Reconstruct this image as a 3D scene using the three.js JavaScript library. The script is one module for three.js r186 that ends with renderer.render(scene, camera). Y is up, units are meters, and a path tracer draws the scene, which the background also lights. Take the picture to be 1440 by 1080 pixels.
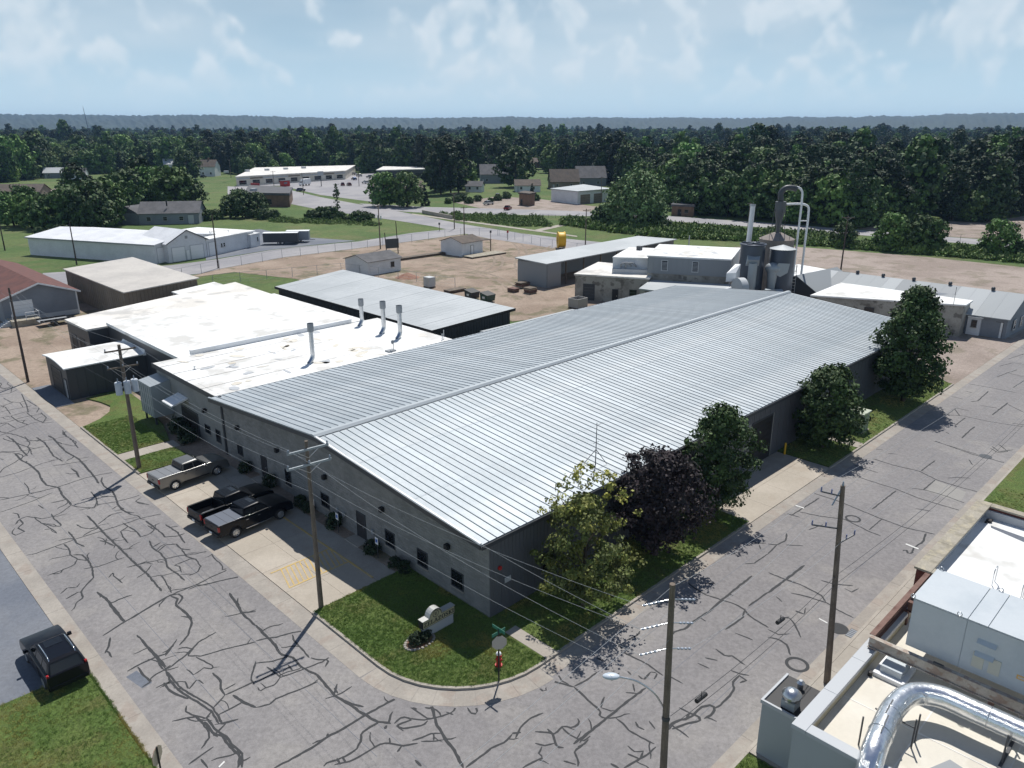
import * as THREE from 'three';
import { mergeGeometries, toCreasedNormals } from 'three/addons/utils/BufferGeometryUtils.js';
import { ConvexGeometry } from 'three/addons/geometries/ConvexGeometry.js';
import { RoundedBoxGeometry } from 'three/addons/geometries/RoundedBoxGeometry.js';
import { TextGeometry } from 'three/addons/geometries/TextGeometry.js';
import { FontLoader } from 'three/addons/loaders/FontLoader.js';

// ---------------------------------------------------------------- camera, sky, sun, exposure
const W = 1440, H = 1080, FPX = 1084, HORIZON = 179, EYE = 27;
const scene = new THREE.Scene();
const camera = new THREE.PerspectiveCamera(2 * Math.atan(540 / FPX) * 180 / Math.PI, W / H, 0.5, 20000);
const pitch = Math.atan2(540 - HORIZON, FPX), yaw = 44.75 * Math.PI / 180;
const FWD = new THREE.Vector3(Math.sin(yaw) * Math.cos(pitch), -Math.sin(pitch), -Math.cos(yaw) * Math.cos(pitch));
const RGT = new THREE.Vector3(Math.cos(yaw), 0, Math.sin(yaw));
const UPV = new THREE.Vector3().crossVectors(RGT, FWD);
camera.position.set(0, EYE, 0);
camera.lookAt(camera.position.clone().add(FWD));
const renderer = new THREE.WebGLRenderer({ antialias: true });
renderer.setSize(1024, 768);
renderer.toneMapping = THREE.LinearToneMapping;
renderer.toneMappingExposure = 1.0;
renderer.shadowMap.enabled = true;

const SUN = new THREE.Vector3(0.46, 1, -0.31).normalize();
const sun = new THREE.DirectionalLight(new THREE.Color(1, 0.965, 0.91), 5.0);
sun.position.copy(SUN).multiplyScalar(300).add(new THREE.Vector3(80, 0, -80));
sun.target.position.set(80, 0, -80);
sun.castShadow = true;
sun.shadow.mapSize.set(4096, 4096);
Object.assign(sun.shadow.camera, { left: -250, right: 250, top: 250, bottom: -250, near: 1, far: 900 });
scene.add(sun, sun.target);

// seeded random numbers and periodic value noise
function rng(seed) { let s = seed >>> 0; return () => { s = (s + 0x6D2B79F5) | 0; let t = Math.imul(s ^ (s >>> 15), 1 | s); t = (t + Math.imul(t ^ (t >>> 7), 61 | t)) ^ t; return ((t ^ (t >>> 14)) >>> 0) / 4294967296; }; }
const HT = new Float32Array(65536); { const r = rng(7); for (let i = 0; i < 65536; i++) HT[i] = r(); }
const hash2 = (x, y, s) => HT[((x * 374761 + y * 668265 + s * 2246822) ^ ((x * 97 + y * 57 + s * 131) << 3)) & 65535];
function vnoise(x, y, p, s) {
  const xi = Math.floor(x), yi = Math.floor(y), fx = x - xi, fy = y - yi;
  const m = (a) => ((a % p) + p) % p, x0 = m(xi), x1 = m(xi + 1), y0 = m(yi), y1 = m(yi + 1);
  const u = fx * fx * (3 - 2 * fx), v = fy * fy * (3 - 2 * fy);
  const a = hash2(x0, y0, s), b = hash2(x1, y0, s), c = hash2(x0, y1, s), d = hash2(x1, y1, s);
  return a + (b - a) * u + (c - a) * v + (a - b - c + d) * u * v;
}
function fbm(x, y, p, oct, s) { let a = 0.5, t = 0, n = 0; for (let i = 0; i < oct; i++) { t += a * vnoise(x, y, p, s + i * 17); n += a; x *= 2; y *= 2; p *= 2; a *= 0.55; } return t / n; }
const clamp = (x, a = 0, b = 1) => Math.min(b, Math.max(a, x)), lerp = (a, b, t) => a + (b - a) * t;
const smooth = (a, b, x) => { const t = clamp((x - a) / (b - a)); return t * t * (3 - 2 * t); };

// sky: pale haze at the horizon, deeper blue overhead, scattered cumulus
{
  const w = 2048, h = 1024, data = new Float32Array(w * h * 4);
  for (let j = 0; j < h; j++) {
    const el = ((j + 0.5) / h - 0.5) * Math.PI, e = Math.max(0, el), sy = Math.sin(e);
    const g0 = Math.exp(-sy * 3.8);
    const hz = 0.6 * Math.exp(-e / 0.06), base = [lerp(lerp(0.016, 0.56, g0), 0.68, hz), lerp(lerp(0.058, 0.80, g0), 0.83, hz), lerp(lerp(0.19, 0.96, g0), 0.90, hz)];
    for (let i = 0; i < w; i++) {
      const az = (i + 0.5) / w;
      let c = 0, br = 0;
      if (el > -0.02) {
        const k = 1 / (0.16 + sy);                      // cumulus field seen edge-on near the horizon
        const px = az * 192, py = 34 * e / (1 + 1.1 * e);
        const wx = 1.1 * (fbm(px * 0.5, py * 0.5, 96, 3, 91) - 0.5), wy = 1.1 * (fbm(px * 0.5, py * 0.5, 96, 3, 55) - 0.5);
        const n = fbm(px + wx, py + wy, 192, 6, 3), big = fbm(px * 0.25, py * 0.35, 48, 3, 21);
        c = smooth(0.42, 0.62, n + 0.45 * (big - 0.5));
        const up = fbm(px + wx, py + 0.3 + wy, 192, 5, 3);
        br = clamp(0.55 + 2.2 * (n - up));
        c *= 0.60 * smooth(0.002, 0.10, e);
        c *= 1 - 0.85 * smooth(0.18, 0.75, e);
      }
      const veil = el > 0 ? 0.5 * smooth(0.25, 0.75, fbm(az * 24, e * 16 + 5, 24, 4, 133)) * smooth(0.0, 0.08, e) * (1 - smooth(0.3, 0.9, e)) : 0;
      const cl = [lerp(0.58, 0.90, br), lerp(0.72, 0.94, br), lerp(0.82, 0.98, br)];
      const q = (j * w + i) * 4;
      for (let k2 = 0; k2 < 3; k2++) { let v = lerp(base[k2], cl[k2], c); v = lerp(v, [0.68, 0.78, 0.86][k2], veil); data[q + k2] = v; }
      data[q + 3] = 1;
    }
  }
  const t = new THREE.DataTexture(data, w, h, THREE.RGBAFormat, THREE.FloatType);
  t.mapping = THREE.EquirectangularReflectionMapping; t.magFilter = THREE.LinearFilter; t.minFilter = THREE.LinearFilter; t.wrapS = THREE.RepeatWrapping; t.needsUpdate = true;
  scene.background = t; scene.environment = t;
}

// ---------------------------------------------------------------- helpers
// a photo pixel gives a direction; the plane it lies on gives the distance
function ray(px, py) { return FWD.clone().addScaledVector(RGT, (px - 720) / FPX).addScaledVector(UPV, -(py - 540) / FPX); }
function G(px, py, y = 0) { const d = ray(px, py), t = (y - EYE) / d.y; return [d.x * t, d.z * t]; }
const V = (x, y, z) => new THREE.Vector3(x, y, z);

const taken = {};
function numbered(n) { const k = taken[n] = (taken[n] ?? -1) + 1; return k ? n + '_' + String(k).padStart(3, '0') : n; }
function tag(o, label, category, group, kind) { if (label) o.userData.label = label; if (category) o.userData.category = category; if (group) o.userData.group = group; if (kind) o.userData.kind = kind; return o; }
function thing(name, label, category, x, z, group, y = 0) { const o = new THREE.Group(); o.name = numbered(name); o.position.set(x, y, z); scene.add(o); return tag(o, label, category, group); }
function copyOf(root, label) { const c = root.clone(); c.userData = { ...root.userData }; c.name = numbered(root.name.replace(/_\d{3}$/, '')); scene.add(c); if (label) c.userData.label = label; return c; }

function metreUV(g) {          // uv in metres, projected along each face's main axis
  const p = g.attributes.position, n = g.attributes.normal, uv = new Float32Array(p.count * 2);
  for (let i = 0; i < p.count; i++) {
    const ax = Math.abs(n.getX(i)), ay = Math.abs(n.getY(i)), az = Math.abs(n.getZ(i));
    let u, v;
    if (ay >= ax && ay >= az) { u = p.getX(i); v = p.getZ(i); } else if (ax >= az) { u = p.getZ(i); v = p.getY(i); } else { u = p.getX(i); v = p.getY(i); }
    uv[2 * i] = u; uv[2 * i + 1] = v;
  }
  g.setAttribute('uv', new THREE.BufferAttribute(uv, 2));
}
function flat(list, uv = true) {
  const out = [];
  for (let g of [list].flat(9)) {
    if (g.index) g = g.toNonIndexed(); else g = g.clone();
    if (!g.attributes.normal) g.computeVertexNormals();
    if (uv) metreUV(g);
    out.push(g);
  }
  const anyC = out.some((g) => g.attributes.color);
  for (const g of out) {
    for (const k of Object.keys(g.attributes)) if (!['position', 'normal', 'uv', 'color'].includes(k)) g.deleteAttribute(k);
    if (anyC && !g.attributes.color) g.setAttribute('color', new THREE.BufferAttribute(new Float32Array(g.attributes.position.count * 3).fill(1), 3));
    if (!anyC) g.deleteAttribute('color');
    g.morphAttributes = {};
  }
  return out.length === 1 ? out[0] : mergeGeometries(out);
}
// one named mesh from geometries given in world metres, placed under its parent
function mk(name, list, mat, parent = null, o = {}) {
  const g = flat(list, !o.keepUV);
  let r = parent; const off = V(0, 0, 0);
  while (r && r !== scene) { off.add(r.position); r = r.parent; }
  if (off.lengthSq() > 0) g.translate(-off.x, -off.y, -off.z);
  const m = new THREE.Mesh(g, mat); m.castShadow = m.receiveShadow = true;
  m.name = parent ? name : numbered(name);
  (parent ?? scene).add(m);
  if (o.kind) m.userData.kind = o.kind;
  if (o.label) m.userData.label = o.label;
  return m;
}
const struct = (name, list, mat) => mk(name, list, mat, null, { kind: 'structure' });
const B = (x0, x1, y0, y1, z0, z1) => new THREE.BoxGeometry(Math.abs(x1 - x0), Math.abs(y1 - y0), Math.abs(z1 - z0)).translate((x0 + x1) / 2, (y0 + y1) / 2, (z0 + z1) / 2);
const RB = (x0, x1, y0, y1, z0, z1, r = 0.03, s = 2) => new RoundedBoxGeometry(Math.abs(x1 - x0), Math.abs(y1 - y0), Math.abs(z1 - z0), s, r).translate((x0 + x1) / 2, (y0 + y1) / 2, (z0 + z1) / 2);
function cyl(a, b, r0, r1 = r0, seg = 10, open = false) {
  a = V(...a); b = V(...b); const d = b.clone().sub(a), L = d.length();
  const g = new THREE.CylinderGeometry(r1, r0, L, seg, 1, open);
  g.applyQuaternion(new THREE.Quaternion().setFromUnitVectors(V(0, 1, 0), d.normalize()));
  return g.translate((a.x + b.x) / 2, (a.y + b.y) / 2, (a.z + b.z) / 2);
}
function bar(a, b, w, h) {       // a square-cut bar between two points
  a = V(...a); b = V(...b); const d = b.clone().sub(a), L = d.length(); d.normalize();
  const g = new THREE.BoxGeometry(L, h, w);
  const side = Math.abs(d.y) > 0.99 ? V(0, 0, 1) : V(-d.z, 0, d.x).normalize(), up = new THREE.Vector3().crossVectors(side, d);
  g.applyMatrix4(new THREE.Matrix4().makeBasis(d, up, side));
  return g.translate((a.x + b.x) / 2, (a.y + b.y) / 2, (a.z + b.z) / 2);
}
const hull = (pts) => new ConvexGeometry(pts.map((p) => V(...p)));
function poly(pts, y0, y1) {     // a vertical prism on an outline in x, z
  const s = new THREE.Shape(pts.map(([x, z]) => new THREE.Vector2(x, -z)));
  const g = y1 > y0 ? new THREE.ExtrudeGeometry(s, { depth: y1 - y0, bevelEnabled: false, steps: 1 }) : new THREE.ShapeGeometry(s);
  return g.rotateX(-Math.PI / 2).translate(0, y0, 0);
}
const sheet = (pts, y) => poly(pts, y, y);
const tube = (pts, r, seg = 24, rad = 6, closed = false) => new THREE.TubeGeometry(new THREE.CatmullRomCurve3(pts.map((p) => V(...p)), closed), seg, r, rad, closed);
// a box along the wall from P0 to P1 (x, z), y0..y1 high, standing t0..t1 out of it towards the viewer's side
function wb(P0, P1, y0, y1, t0, t1, u0 = 0, u1 = null) {
  const dx = P1[0] - P0[0], dz = P1[1] - P0[1], L = Math.hypot(dx, dz), ux = dx / L, uz = dz / L;
  let nx = uz, nz = -ux; if (nx * P0[0] + nz * P0[1] > 0) { nx = -nx; nz = -nz; }
  if (u1 === null) u1 = L;
  const c = (u, t, y) => V(P0[0] + ux * u + nx * t, y, P0[1] + uz * u + nz * t);
  const a = c((u0 + u1) / 2, (t0 + t1) / 2, (y0 + y1) / 2);
  const g = new THREE.BoxGeometry(u1 - u0, y1 - y0, Math.abs(t1 - t0));
  g.applyMatrix4(new THREE.Matrix4().makeBasis(V(ux, 0, uz), V(0, 1, 0), V(-uz, 0, ux)));
  return g.translate(a.x, a.y, a.z);
}

// ---------------------------------------------------------------- textures and materials
const toS = (x) => { x = clamp(x); return Math.round(255 * (x <= 0.0031308 ? 12.92 * x : 1.055 * Math.pow(x, 1 / 2.4) - 0.055)); };
function tex(size, metres, fn, color = true) {
  const d = new Uint8Array(size * size * 4);
  for (let j = 0; j < size; j++) for (let i = 0; i < size; i++) {
    const c = fn(i / size, j / size), q = (j * size + i) * 4;
    if (color) { d[q] = toS(c[0]); d[q + 1] = toS(c[1]); d[q + 2] = toS(c[2]); } else d[q] = d[q + 1] = d[q + 2] = Math.round(255 * clamp(c));
    d[q + 3] = 255;
  }
  const t = new THREE.DataTexture(d, size, size, THREE.RGBAFormat);
  t.wrapS = t.wrapT = THREE.RepeatWrapping; t.magFilter = THREE.LinearFilter; t.minFilter = THREE.LinearMipmapLinearFilter; t.generateMipmaps = true;
  if (color) t.colorSpace = THREE.SRGBColorSpace;
  t.repeat.set(1 / metres, 1 / metres); t.needsUpdate = true;
  return t;
}
const mix3 = (a, b, t) => [lerp(a[0], b[0], t), lerp(a[1], b[1], t), lerp(a[2], b[2], t)];
// generic mottled material: two tones, coarse and fine noise, grain
function mottled(seed, a, b, { size = 512, metres = 8, coarse = 4, fine = 64, grain = 0.12, c = null, cAmt = 0.5 } = {}) {
  return tex(size, metres, (u, v) => {
    const n = fbm(u * coarse, v * coarse, coarse, 5, seed), f = fbm(u * fine, v * fine, fine, 2, seed + 40), g = hash2(Math.floor(u * size), Math.floor(v * size), seed);
    let k = mix3(a, b, smooth(0.3, 0.7, n));
    if (c) k = mix3(k, c, cAmt * smooth(0.52, 0.72, fbm(u * coarse * 2, v * coarse * 2, coarse * 2, 4, seed + 80)));
    const m = 1 + grain * (2 * (0.6 * f + 0.4 * g) - 1);
    return [k[0] * m, k[1] * m, k[2] * m];
  });
}
const rgb = (r, g, b) => new THREE.Color().setRGB(r, g, b);
const std = (o) => new THREE.MeshStandardMaterial({ roughness: 0.85, ...o, ...(o.side ? {} : { side: THREE.DoubleSide }) });
const plain = (r, g, b, rough = 0.7, o = {}) => std({ color: rgb(r, g, b), roughness: rough, ...o });
const bumpFine = tex(256, 1.2, (u, v) => 0.5 * fbm(u * 32, v * 32, 32, 3, 11) + 0.5 * hash2(Math.floor(u * 256), Math.floor(v * 256), 5), false);
const bumpGrass = tex(512, 3, (u, v) => fbm(u * 48, v * 48, 48, 3, 31) * 0.6 + 0.4 * hash2(Math.floor(u * 512), Math.floor(v * 512), 9), false);
const mottle = (seed, a, b, o = {}, m = {}) => std({ map: mottled(seed, a, b, o), ...m });

const M = {
  asphalt: mottle(1, [0.238, 0.226, 0.222], [0.198, 0.189, 0.190], { size: 1024, metres: 30, coarse: 5, fine: 200, grain: 0.30, c: [0.265, 0.25, 0.235], cAmt: 0.5 }, { roughness: 0.92, bumpMap: bumpFine, bumpScale: 0.008 }),
  lotAsphalt: mottle(2, [0.125, 0.14, 0.17], [0.16, 0.172, 0.195], { size: 512, metres: 18, coarse: 5, fine: 128, grain: 0.22 }, { roughness: 0.9, bumpMap: bumpFine, bumpScale: 0.008 }),
  farAsphalt: mottle(3, [0.24, 0.235, 0.25], [0.30, 0.29, 0.295], { metres: 40, coarse: 6 }),
  tar: plain(0.026, 0.028, 0.031, 0.8),
  gutter: mottle(4, [0.345, 0.315, 0.275], [0.275, 0.25, 0.22], { metres: 9, coarse: 6, fine: 90, grain: 0.16, c: [0.27, 0.22, 0.185], cAmt: 0.55 }, { bumpMap: bumpFine, bumpScale: 0.004 }),
  concrete: mottle(5, [0.415, 0.37, 0.31], [0.355, 0.315, 0.26], { metres: 14, coarse: 5, fine: 120, grain: 0.12, c: [0.32, 0.27, 0.215], cAmt: 0.5 }, { bumpMap: bumpFine, bumpScale: 0.003 }),
  walk: mottle(6, [0.365, 0.335, 0.29], [0.31, 0.28, 0.24], { metres: 7, coarse: 5, fine: 90, grain: 0.14 }, { bumpMap: bumpFine, bumpScale: 0.003 }),
  lawn: mottle(8, [0.075, 0.125, 0.024], [0.108, 0.148, 0.036], { size: 1024, metres: 17, coarse: 7, fine: 220, grain: 0.75, c: [0.115, 0.115, 0.034], cAmt: 0.65 }, { roughness: 1, bumpMap: bumpGrass, bumpScale: 0.05 }),
  field: mottle(9, [0.064, 0.112, 0.026], [0.096, 0.135, 0.038], { size: 1024, metres: 120, coarse: 8, fine: 200, grain: 0.4, c: [0.15, 0.135, 0.06], cAmt: 0.4 }, { roughness: 1, bumpMap: bumpGrass, bumpScale: 0.05 }),
  dirt: mottle(10, [0.325, 0.255, 0.20], [0.25, 0.19, 0.145], { size: 1024, metres: 46, coarse: 9, fine: 220, grain: 0.34, c: [0.12, 0.115, 0.06], cAmt: 0.7 }, { roughness: 1, bumpMap: bumpGrass, bumpScale: 0.03 }),
  gravel: mottle(12, [0.325, 0.27, 0.235], [0.255, 0.208, 0.178], { size: 1024, metres: 44, coarse: 8, fine: 240, grain: 0.34, c: [0.165, 0.145, 0.10], cAmt: 0.55 }, { roughness: 1, bumpMap: bumpGrass, bumpScale: 0.03 }),
  galv: mottle(13, [0.405, 0.445, 0.475], [0.35, 0.39, 0.42], { size: 1024, metres: 24, coarse: 6, fine: 160, grain: 0.10, c: [0.46, 0.485, 0.50], cAmt: 0.5 }, { roughness: 0.52, metalness: 0.3 }),
  galvTrim: plain(0.34, 0.375, 0.40, 0.55, { metalness: 0.35 }),
  seam: plain(0.29, 0.325, 0.35, 0.6, { metalness: 0.2 }),
  membrane: mottle(14, [0.78, 0.79, 0.79], [0.69, 0.70, 0.69], { size: 1024, metres: 26, coarse: 5, fine: 140, grain: 0.06, c: [0.42, 0.40, 0.36], cAmt: 0.6 }, { roughness: 0.8 }),
  membraneDirty: mottle(15, [0.74, 0.72, 0.68], [0.62, 0.595, 0.55], { size: 1024, metres: 22, coarse: 6, fine: 140, grain: 0.08, c: [0.30, 0.30, 0.30], cAmt: 0.45 }, { roughness: 0.85 }),
  cream: mottle(16, [0.66, 0.63, 0.56], [0.60, 0.565, 0.49], { metres: 12, coarse: 5, fine: 90, grain: 0.05, c: [0.46, 0.41, 0.33], cAmt: 0.35 }, { roughness: 0.8 }),
  block: mottle(17, [0.235, 0.234, 0.228], [0.195, 0.196, 0.192], { metres: 6, coarse: 5, fine: 80, grain: 0.14 }, { bumpMap: bumpFine, bumpScale: 0.004, vertexColors: true }),
  blockBase: mottle(18, [0.245, 0.248, 0.242], [0.205, 0.208, 0.205], { metres: 6 }),
  sideMetal: plain(0.12, 0.126, 0.14, 0.55, { metalness: 0.15 }),
  darkMetal: plain(0.055, 0.06, 0.068, 0.5, { metalness: 0.15 }),
  black: plain(0.012, 0.012, 0.014, 0.6),
  glass: plain(0.012, 0.014, 0.017, 0.06),
  paleGlass: plain(0.16, 0.19, 0.22, 0.1),
  white: plain(0.74, 0.75, 0.76, 0.55),
  whiteSiding: mottle(19, [0.66, 0.675, 0.70], [0.58, 0.595, 0.62], { metres: 10 }),
  greySiding: mottle(20, [0.215, 0.235, 0.265], [0.185, 0.205, 0.235], { metres: 8, grain: 0.1 }),
  paleGrey: plain(0.42, 0.44, 0.46, 0.6),
  midGrey: plain(0.25, 0.265, 0.28, 0.6),
  tan: mottle(21, [0.225, 0.19, 0.15], [0.185, 0.155, 0.122], { metres: 9 }),
  tanRoof: mottle(22, [0.50, 0.47, 0.43], [0.42, 0.395, 0.365], { metres: 20, coarse: 4 }, { roughness: 0.6 }),
  greyRoof: mottle(23, [0.395, 0.42, 0.435], [0.345, 0.37, 0.385], { metres: 22, coarse: 5, fine: 60, grain: 0.06 }, { roughness: 0.6, metalness: 0.1 }),
  redShingle: mottle(24, [0.135, 0.052, 0.042], [0.10, 0.042, 0.036], { metres: 6, coarse: 6, fine: 100, grain: 0.35 }),
  greyShingle: mottle(25, [0.105, 0.105, 0.112], [0.075, 0.076, 0.082], { metres: 6, coarse: 6, fine: 100, grain: 0.35 }),
  brownShingle: mottle(26, [0.105, 0.082, 0.065], [0.075, 0.06, 0.05], { metres: 6, coarse: 6, fine: 100, grain: 0.3 }),
  oldBlock: mottle(27, [0.36, 0.345, 0.31], [0.24, 0.225, 0.20], { metres: 7, coarse: 5, fine: 60, grain: 0.2, c: [0.09, 0.08, 0.07], cAmt: 0.7 }, { bumpMap: bumpFine, bumpScale: 0.004 }),
  brick: mottle(28, [0.165, 0.045, 0.032], [0.11, 0.032, 0.026], { metres: 3, coarse: 6, fine: 60, grain: 0.35 }),
  brownBrick: mottle(29, [0.20, 0.125, 0.085], [0.15, 0.095, 0.065], { metres: 4, grain: 0.25 }),
  coping: mottle(30, [0.33, 0.30, 0.245], [0.25, 0.225, 0.175], { metres: 4, coarse: 8, grain: 0.25, c: [0.42, 0.37, 0.26], cAmt: 0.5 }),
  wood: mottle(31, [0.17, 0.135, 0.10], [0.11, 0.088, 0.068], { metres: 2.5, coarse: 3, fine: 50, grain: 0.35 }),
  poleWood: mottle(32, [0.19, 0.15, 0.115], [0.125, 0.10, 0.08], { metres: 1.6, coarse: 3, fine: 40, grain: 0.4 }),
  darkPole: mottle(33, [0.075, 0.055, 0.045], [0.045, 0.035, 0.03], { metres: 1.6, coarse: 3, fine: 40, grain: 0.4 }),
  rust: mottle(34, [0.10, 0.045, 0.034], [0.17, 0.10, 0.08], { metres: 2, coarse: 4, fine: 30, grain: 0.3 }),
  steel: plain(0.55, 0.57, 0.59, 0.28, { metalness: 0.92 }),
  duct: mottle(35, [0.86, 0.88, 0.90], [0.74, 0.77, 0.80], { metres: 1.6, coarse: 8, fine: 40, grain: 0.08 }, { roughness: 0.27, metalness: 0.92, bumpMap: tex(256, 1.3, (u, v) => fbm(u * 9, v * 9, 9, 5, 77), false), bumpScale: 0.012 }),
  porcelain: plain(0.26, 0.30, 0.36, 0.35),
  wire: plain(0.30, 0.32, 0.34, 0.6),
  darkWire: plain(0.05, 0.05, 0.055, 0.6),
  yellow: plain(0.70, 0.42, 0.02, 0.5),
  paintYellow: mottle(36, [0.50, 0.35, 0.12], [0.45, 0.345, 0.18], { metres: 3, coarse: 6, fine: 60, grain: 0.3 }),
  paintWhite: plain(0.6, 0.6, 0.58, 0.7),
  hvac: mottle(37, [0.47, 0.51, 0.54], [0.42, 0.465, 0.50], { metres: 5, coarse: 4, grain: 0.05 }, { roughness: 0.45 }),
  rubber: plain(0.022, 0.022, 0.023, 0.85),
  chrome: plain(0.78, 0.79, 0.8, 0.15, { metalness: 1 }),
  redLens: plain(0.35, 0.01, 0.012, 0.2),
  red: plain(0.42, 0.022, 0.02, 0.45),
  green: plain(0.01, 0.16, 0.10, 0.5),
  greenBox: plain(0.20, 0.25, 0.17, 0.6),
  blueSign: plain(0.04, 0.12, 0.42, 0.5),
  mulch: mottle(39, [0.20, 0.085, 0.055], [0.27, 0.15, 0.10], { metres: 3, grain: 0.4 }),
  bark: mottle(40, [0.085, 0.068, 0.05], [0.055, 0.045, 0.036], { metres: 1.5, grain: 0.4 }),
  leaf: new THREE.MeshStandardMaterial({ vertexColors: true, roughness: 0.75, side: THREE.DoubleSide }),
};
const paint = (r, g, b, rough = 0.25, metal = 0.3) => new THREE.MeshPhysicalMaterial({ color: rgb(r, g, b), roughness: rough, metalness: metal, clearcoat: 0.4, clearcoatRoughness: 0.04, specularIntensity: 0.15, side: THREE.DoubleSide });
// ---------------------------------------------------------------- ground, streets, lawns
const ground = struct('ground', sheet([[-9000, 9000], [14000, 9000], [14000, -14000], [-9000, -14000]], -0.06), M.field);
const arc = (cx, cz, r, a0, a1, n) => Array.from({ length: n + 1 }, (_, i) => { const a = (a0 + (a1 - a0) * i / n) * Math.PI / 180; return [cx + r * Math.cos(a), cz + r * Math.sin(a)]; });
const NW = arc(24.8, -29, 6, 180, 90, 10);          // corner by the factory
const SE = arc(20.8, -10.3, 2, 270, 180, 6);
const street = struct('street', sheet([[7.9, 45], [7.9, -170], [18.8, -170], ...NW, [190, -23], [190, -12.4], [20.8, -12.4], ...SE, [18.8, 45]], 0), M.asphalt);

function resample(path, step) {
  const out = [path[0]];
  for (let i = 1; i < path.length; i++) {
    const [x0, z0] = path[i - 1], [x1, z1] = path[i], n = Math.max(1, Math.round(Math.hypot(x1 - x0, z1 - z0) / step));
    for (let k = 1; k <= n; k++) out.push([lerp(x0, x1, k / n), lerp(z0, z1, k / n)]);
  }
  return out;
}
function offset(path, d) {
  return path.map((p, i) => { const a = path[Math.max(0, i - 1)], b = path[Math.min(path.length - 1, i + 1)], dx = b[0] - a[0], dz = b[1] - a[1], l = Math.hypot(dx, dz); return [p[0] + dz / l * d, p[1] - dx / l * d]; });
}
// concrete laid in lengths along a path: each length is a piece of its own with a narrow joint
function lengths(name, path, step, d0, d1, y0, y1, mat, parent, drop = 0) {
  const p = resample(path, step), a = offset(p, d0), b = offset(p, d1), j = 0.006, r = rng(name.length * 31 + p.length);
  for (let i = 0; i + 1 < p.length; i++) {
    const L = Math.hypot(p[i + 1][0] - p[i][0], p[i + 1][1] - p[i][1]), t = j / L, dy = (r() - 0.5) * drop;
    const q = (arr, k) => [lerp(arr[i][0], arr[i + 1][0], k), lerp(arr[i][1], arr[i + 1][1], k)];
    const c = [q(a, t), q(a, 1 - t), q(b, 1 - t), q(b, t)];
    mk(name, hull([...c.map(([x, z]) => [x, y0, z]), ...c.map(([x, z]) => [x, y1 + dy, z])]), mat, parent);
  }
}
const gutterNW = tag(new THREE.Group(), null, null, null, 'structure'); gutterNW.name = 'gutter'; scene.add(gutterNW);
lengths('gutter_length', [[18.8, -130], [18.8, -29]], 3, -1.15, 0, -0.1, 0.008, M.gutter, gutterNW, 0.004);
lengths('gutter_length', NW, 1.9, -1.15, 0, -0.1, 0.008, M.gutter, gutterNW, 0.002);
lengths('gutter_length', [[24.8, -23], [120, -23]], 3, -0.95, 0, -0.1, 0.008, M.gutter, gutterNW, 0.004);
lengths('gutter_length', [[7.9, 5], [7.9, -110]], 3, -0.8, 0.16, -0.1, 0.012, M.gutter, gutterNW, 0.004);
lengths('gutter_length', [[110, -12.4], [22.0, -12.4]], 3, -0.65, 0, -0.1, 0.008, M.gutter, gutterNW, 0.004);
const kerb = tag(new THREE.Group(), null, null, null, 'structure'); kerb.name = 'kerb'; scene.add(kerb);
lengths('kerb_stone', [[18.8, -35.6], ...NW, [46.8, -23]], 2.4, 0, 0.16, -0.1, 0.125, M.walk, kerb, 0.004);
lengths('kerb_stone', [[60.2, -23], [91.5, -23]], 2.6, 0, 0.16, -0.1, 0.125, M.walk, kerb, 0.004);
lengths('kerb_stone', [[18.8, -77], [18.8, -62.4]], 2.4, 0, 0.16, -0.1, 0.125, M.walk, kerb, 0.004);
lengths('kerb_stone', [[118, -12.4], [22, -12.4]], 2.6, 0, 0.16, -0.1, 0.125, M.walk, kerb, 0.004);

const NWin = offset([[18.8, -35.6], ...NW, [46.8, -23]], 0.162).slice(1, -1);
const lawn = struct('lawn', [
  poly([[18.962, -35.6], ...NWin, [46.9, -23.162], [46.9, -27.86], [25.8, -27.86], [25.8, -35.6]], -0.055, 0.12),
  poly([[60.3, -23.162], [91.5, -23.162], [91.5, -27.86], [60.3, -27.86]], -0.055, 0.12),
  poly([[18.962, -62.4], [23.6, -62.4], [22.9, -66.0], [18.962, -66.0]], -0.055, 0.12),
  poly([[18.962, -67.8], [23.5, -67.8], [24.6, -72], [25.6, -79], [25.9, -85.6], [23.4, -85.9], [21.9, -85.4], [22.6, -83.2], [22.9, -81.2], [22.2, -79.4], [20.9, -78.0], [19.6, -77.2], [18.962, -76.9]], -0.055, 0.11),
  poly([[-60, -39.6], [7.74, -39.6], [7.74, 45], [-60, 45]], -0.055, 0.10),
  poly([[52, -12.238], [118, -12.238], [118, 14], [52, 14]], -0.055, 0.12),
  poly([[21, -12.238], [27.2, -12.238], [27.2, 8], [21, 8]], -0.055, 0.11),
], M.lawn);

// concrete aprons and walks, slab by slab
function slabs(root, xs, zs, y, mat, seed) {
  const r = rng(seed);
  for (let i = 0; i + 1 < xs.length; i++) for (let k = 0; k + 1 < zs.length; k++) mk('slab', B(xs[i] + 0.008, xs[i + 1] - 0.008, -0.1, y + (r() - 0.5) * 0.008, zs[k] + 0.008, zs[k + 1] - 0.008), mat, root);
}
const seq = (a, b, n) => Array.from({ length: n + 1 }, (_, i) => a + (b - a) * i / n);
const apron = struct('parking_apron', sheet([[18.82, -62.38], [25.84, -62.38], [25.84, -35.62], [18.82, -35.62]], -0.03), M.dirt);
slabs(apron, [18.82, 21.2, 23.55], seq(-62.38, -35.62, 9), 0.035, M.concrete, 5);
slabs(apron, [23.55, 24.95], seq(-62.38, -35.62, 14), 0.06, M.walk, 6);
const bed = struct('planting_bed', poly([[24.96, -62.3], [25.83, -62.3], [25.83, -35.65], [24.96, -35.65]], -0.05, 0.07), M.dirt);
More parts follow.
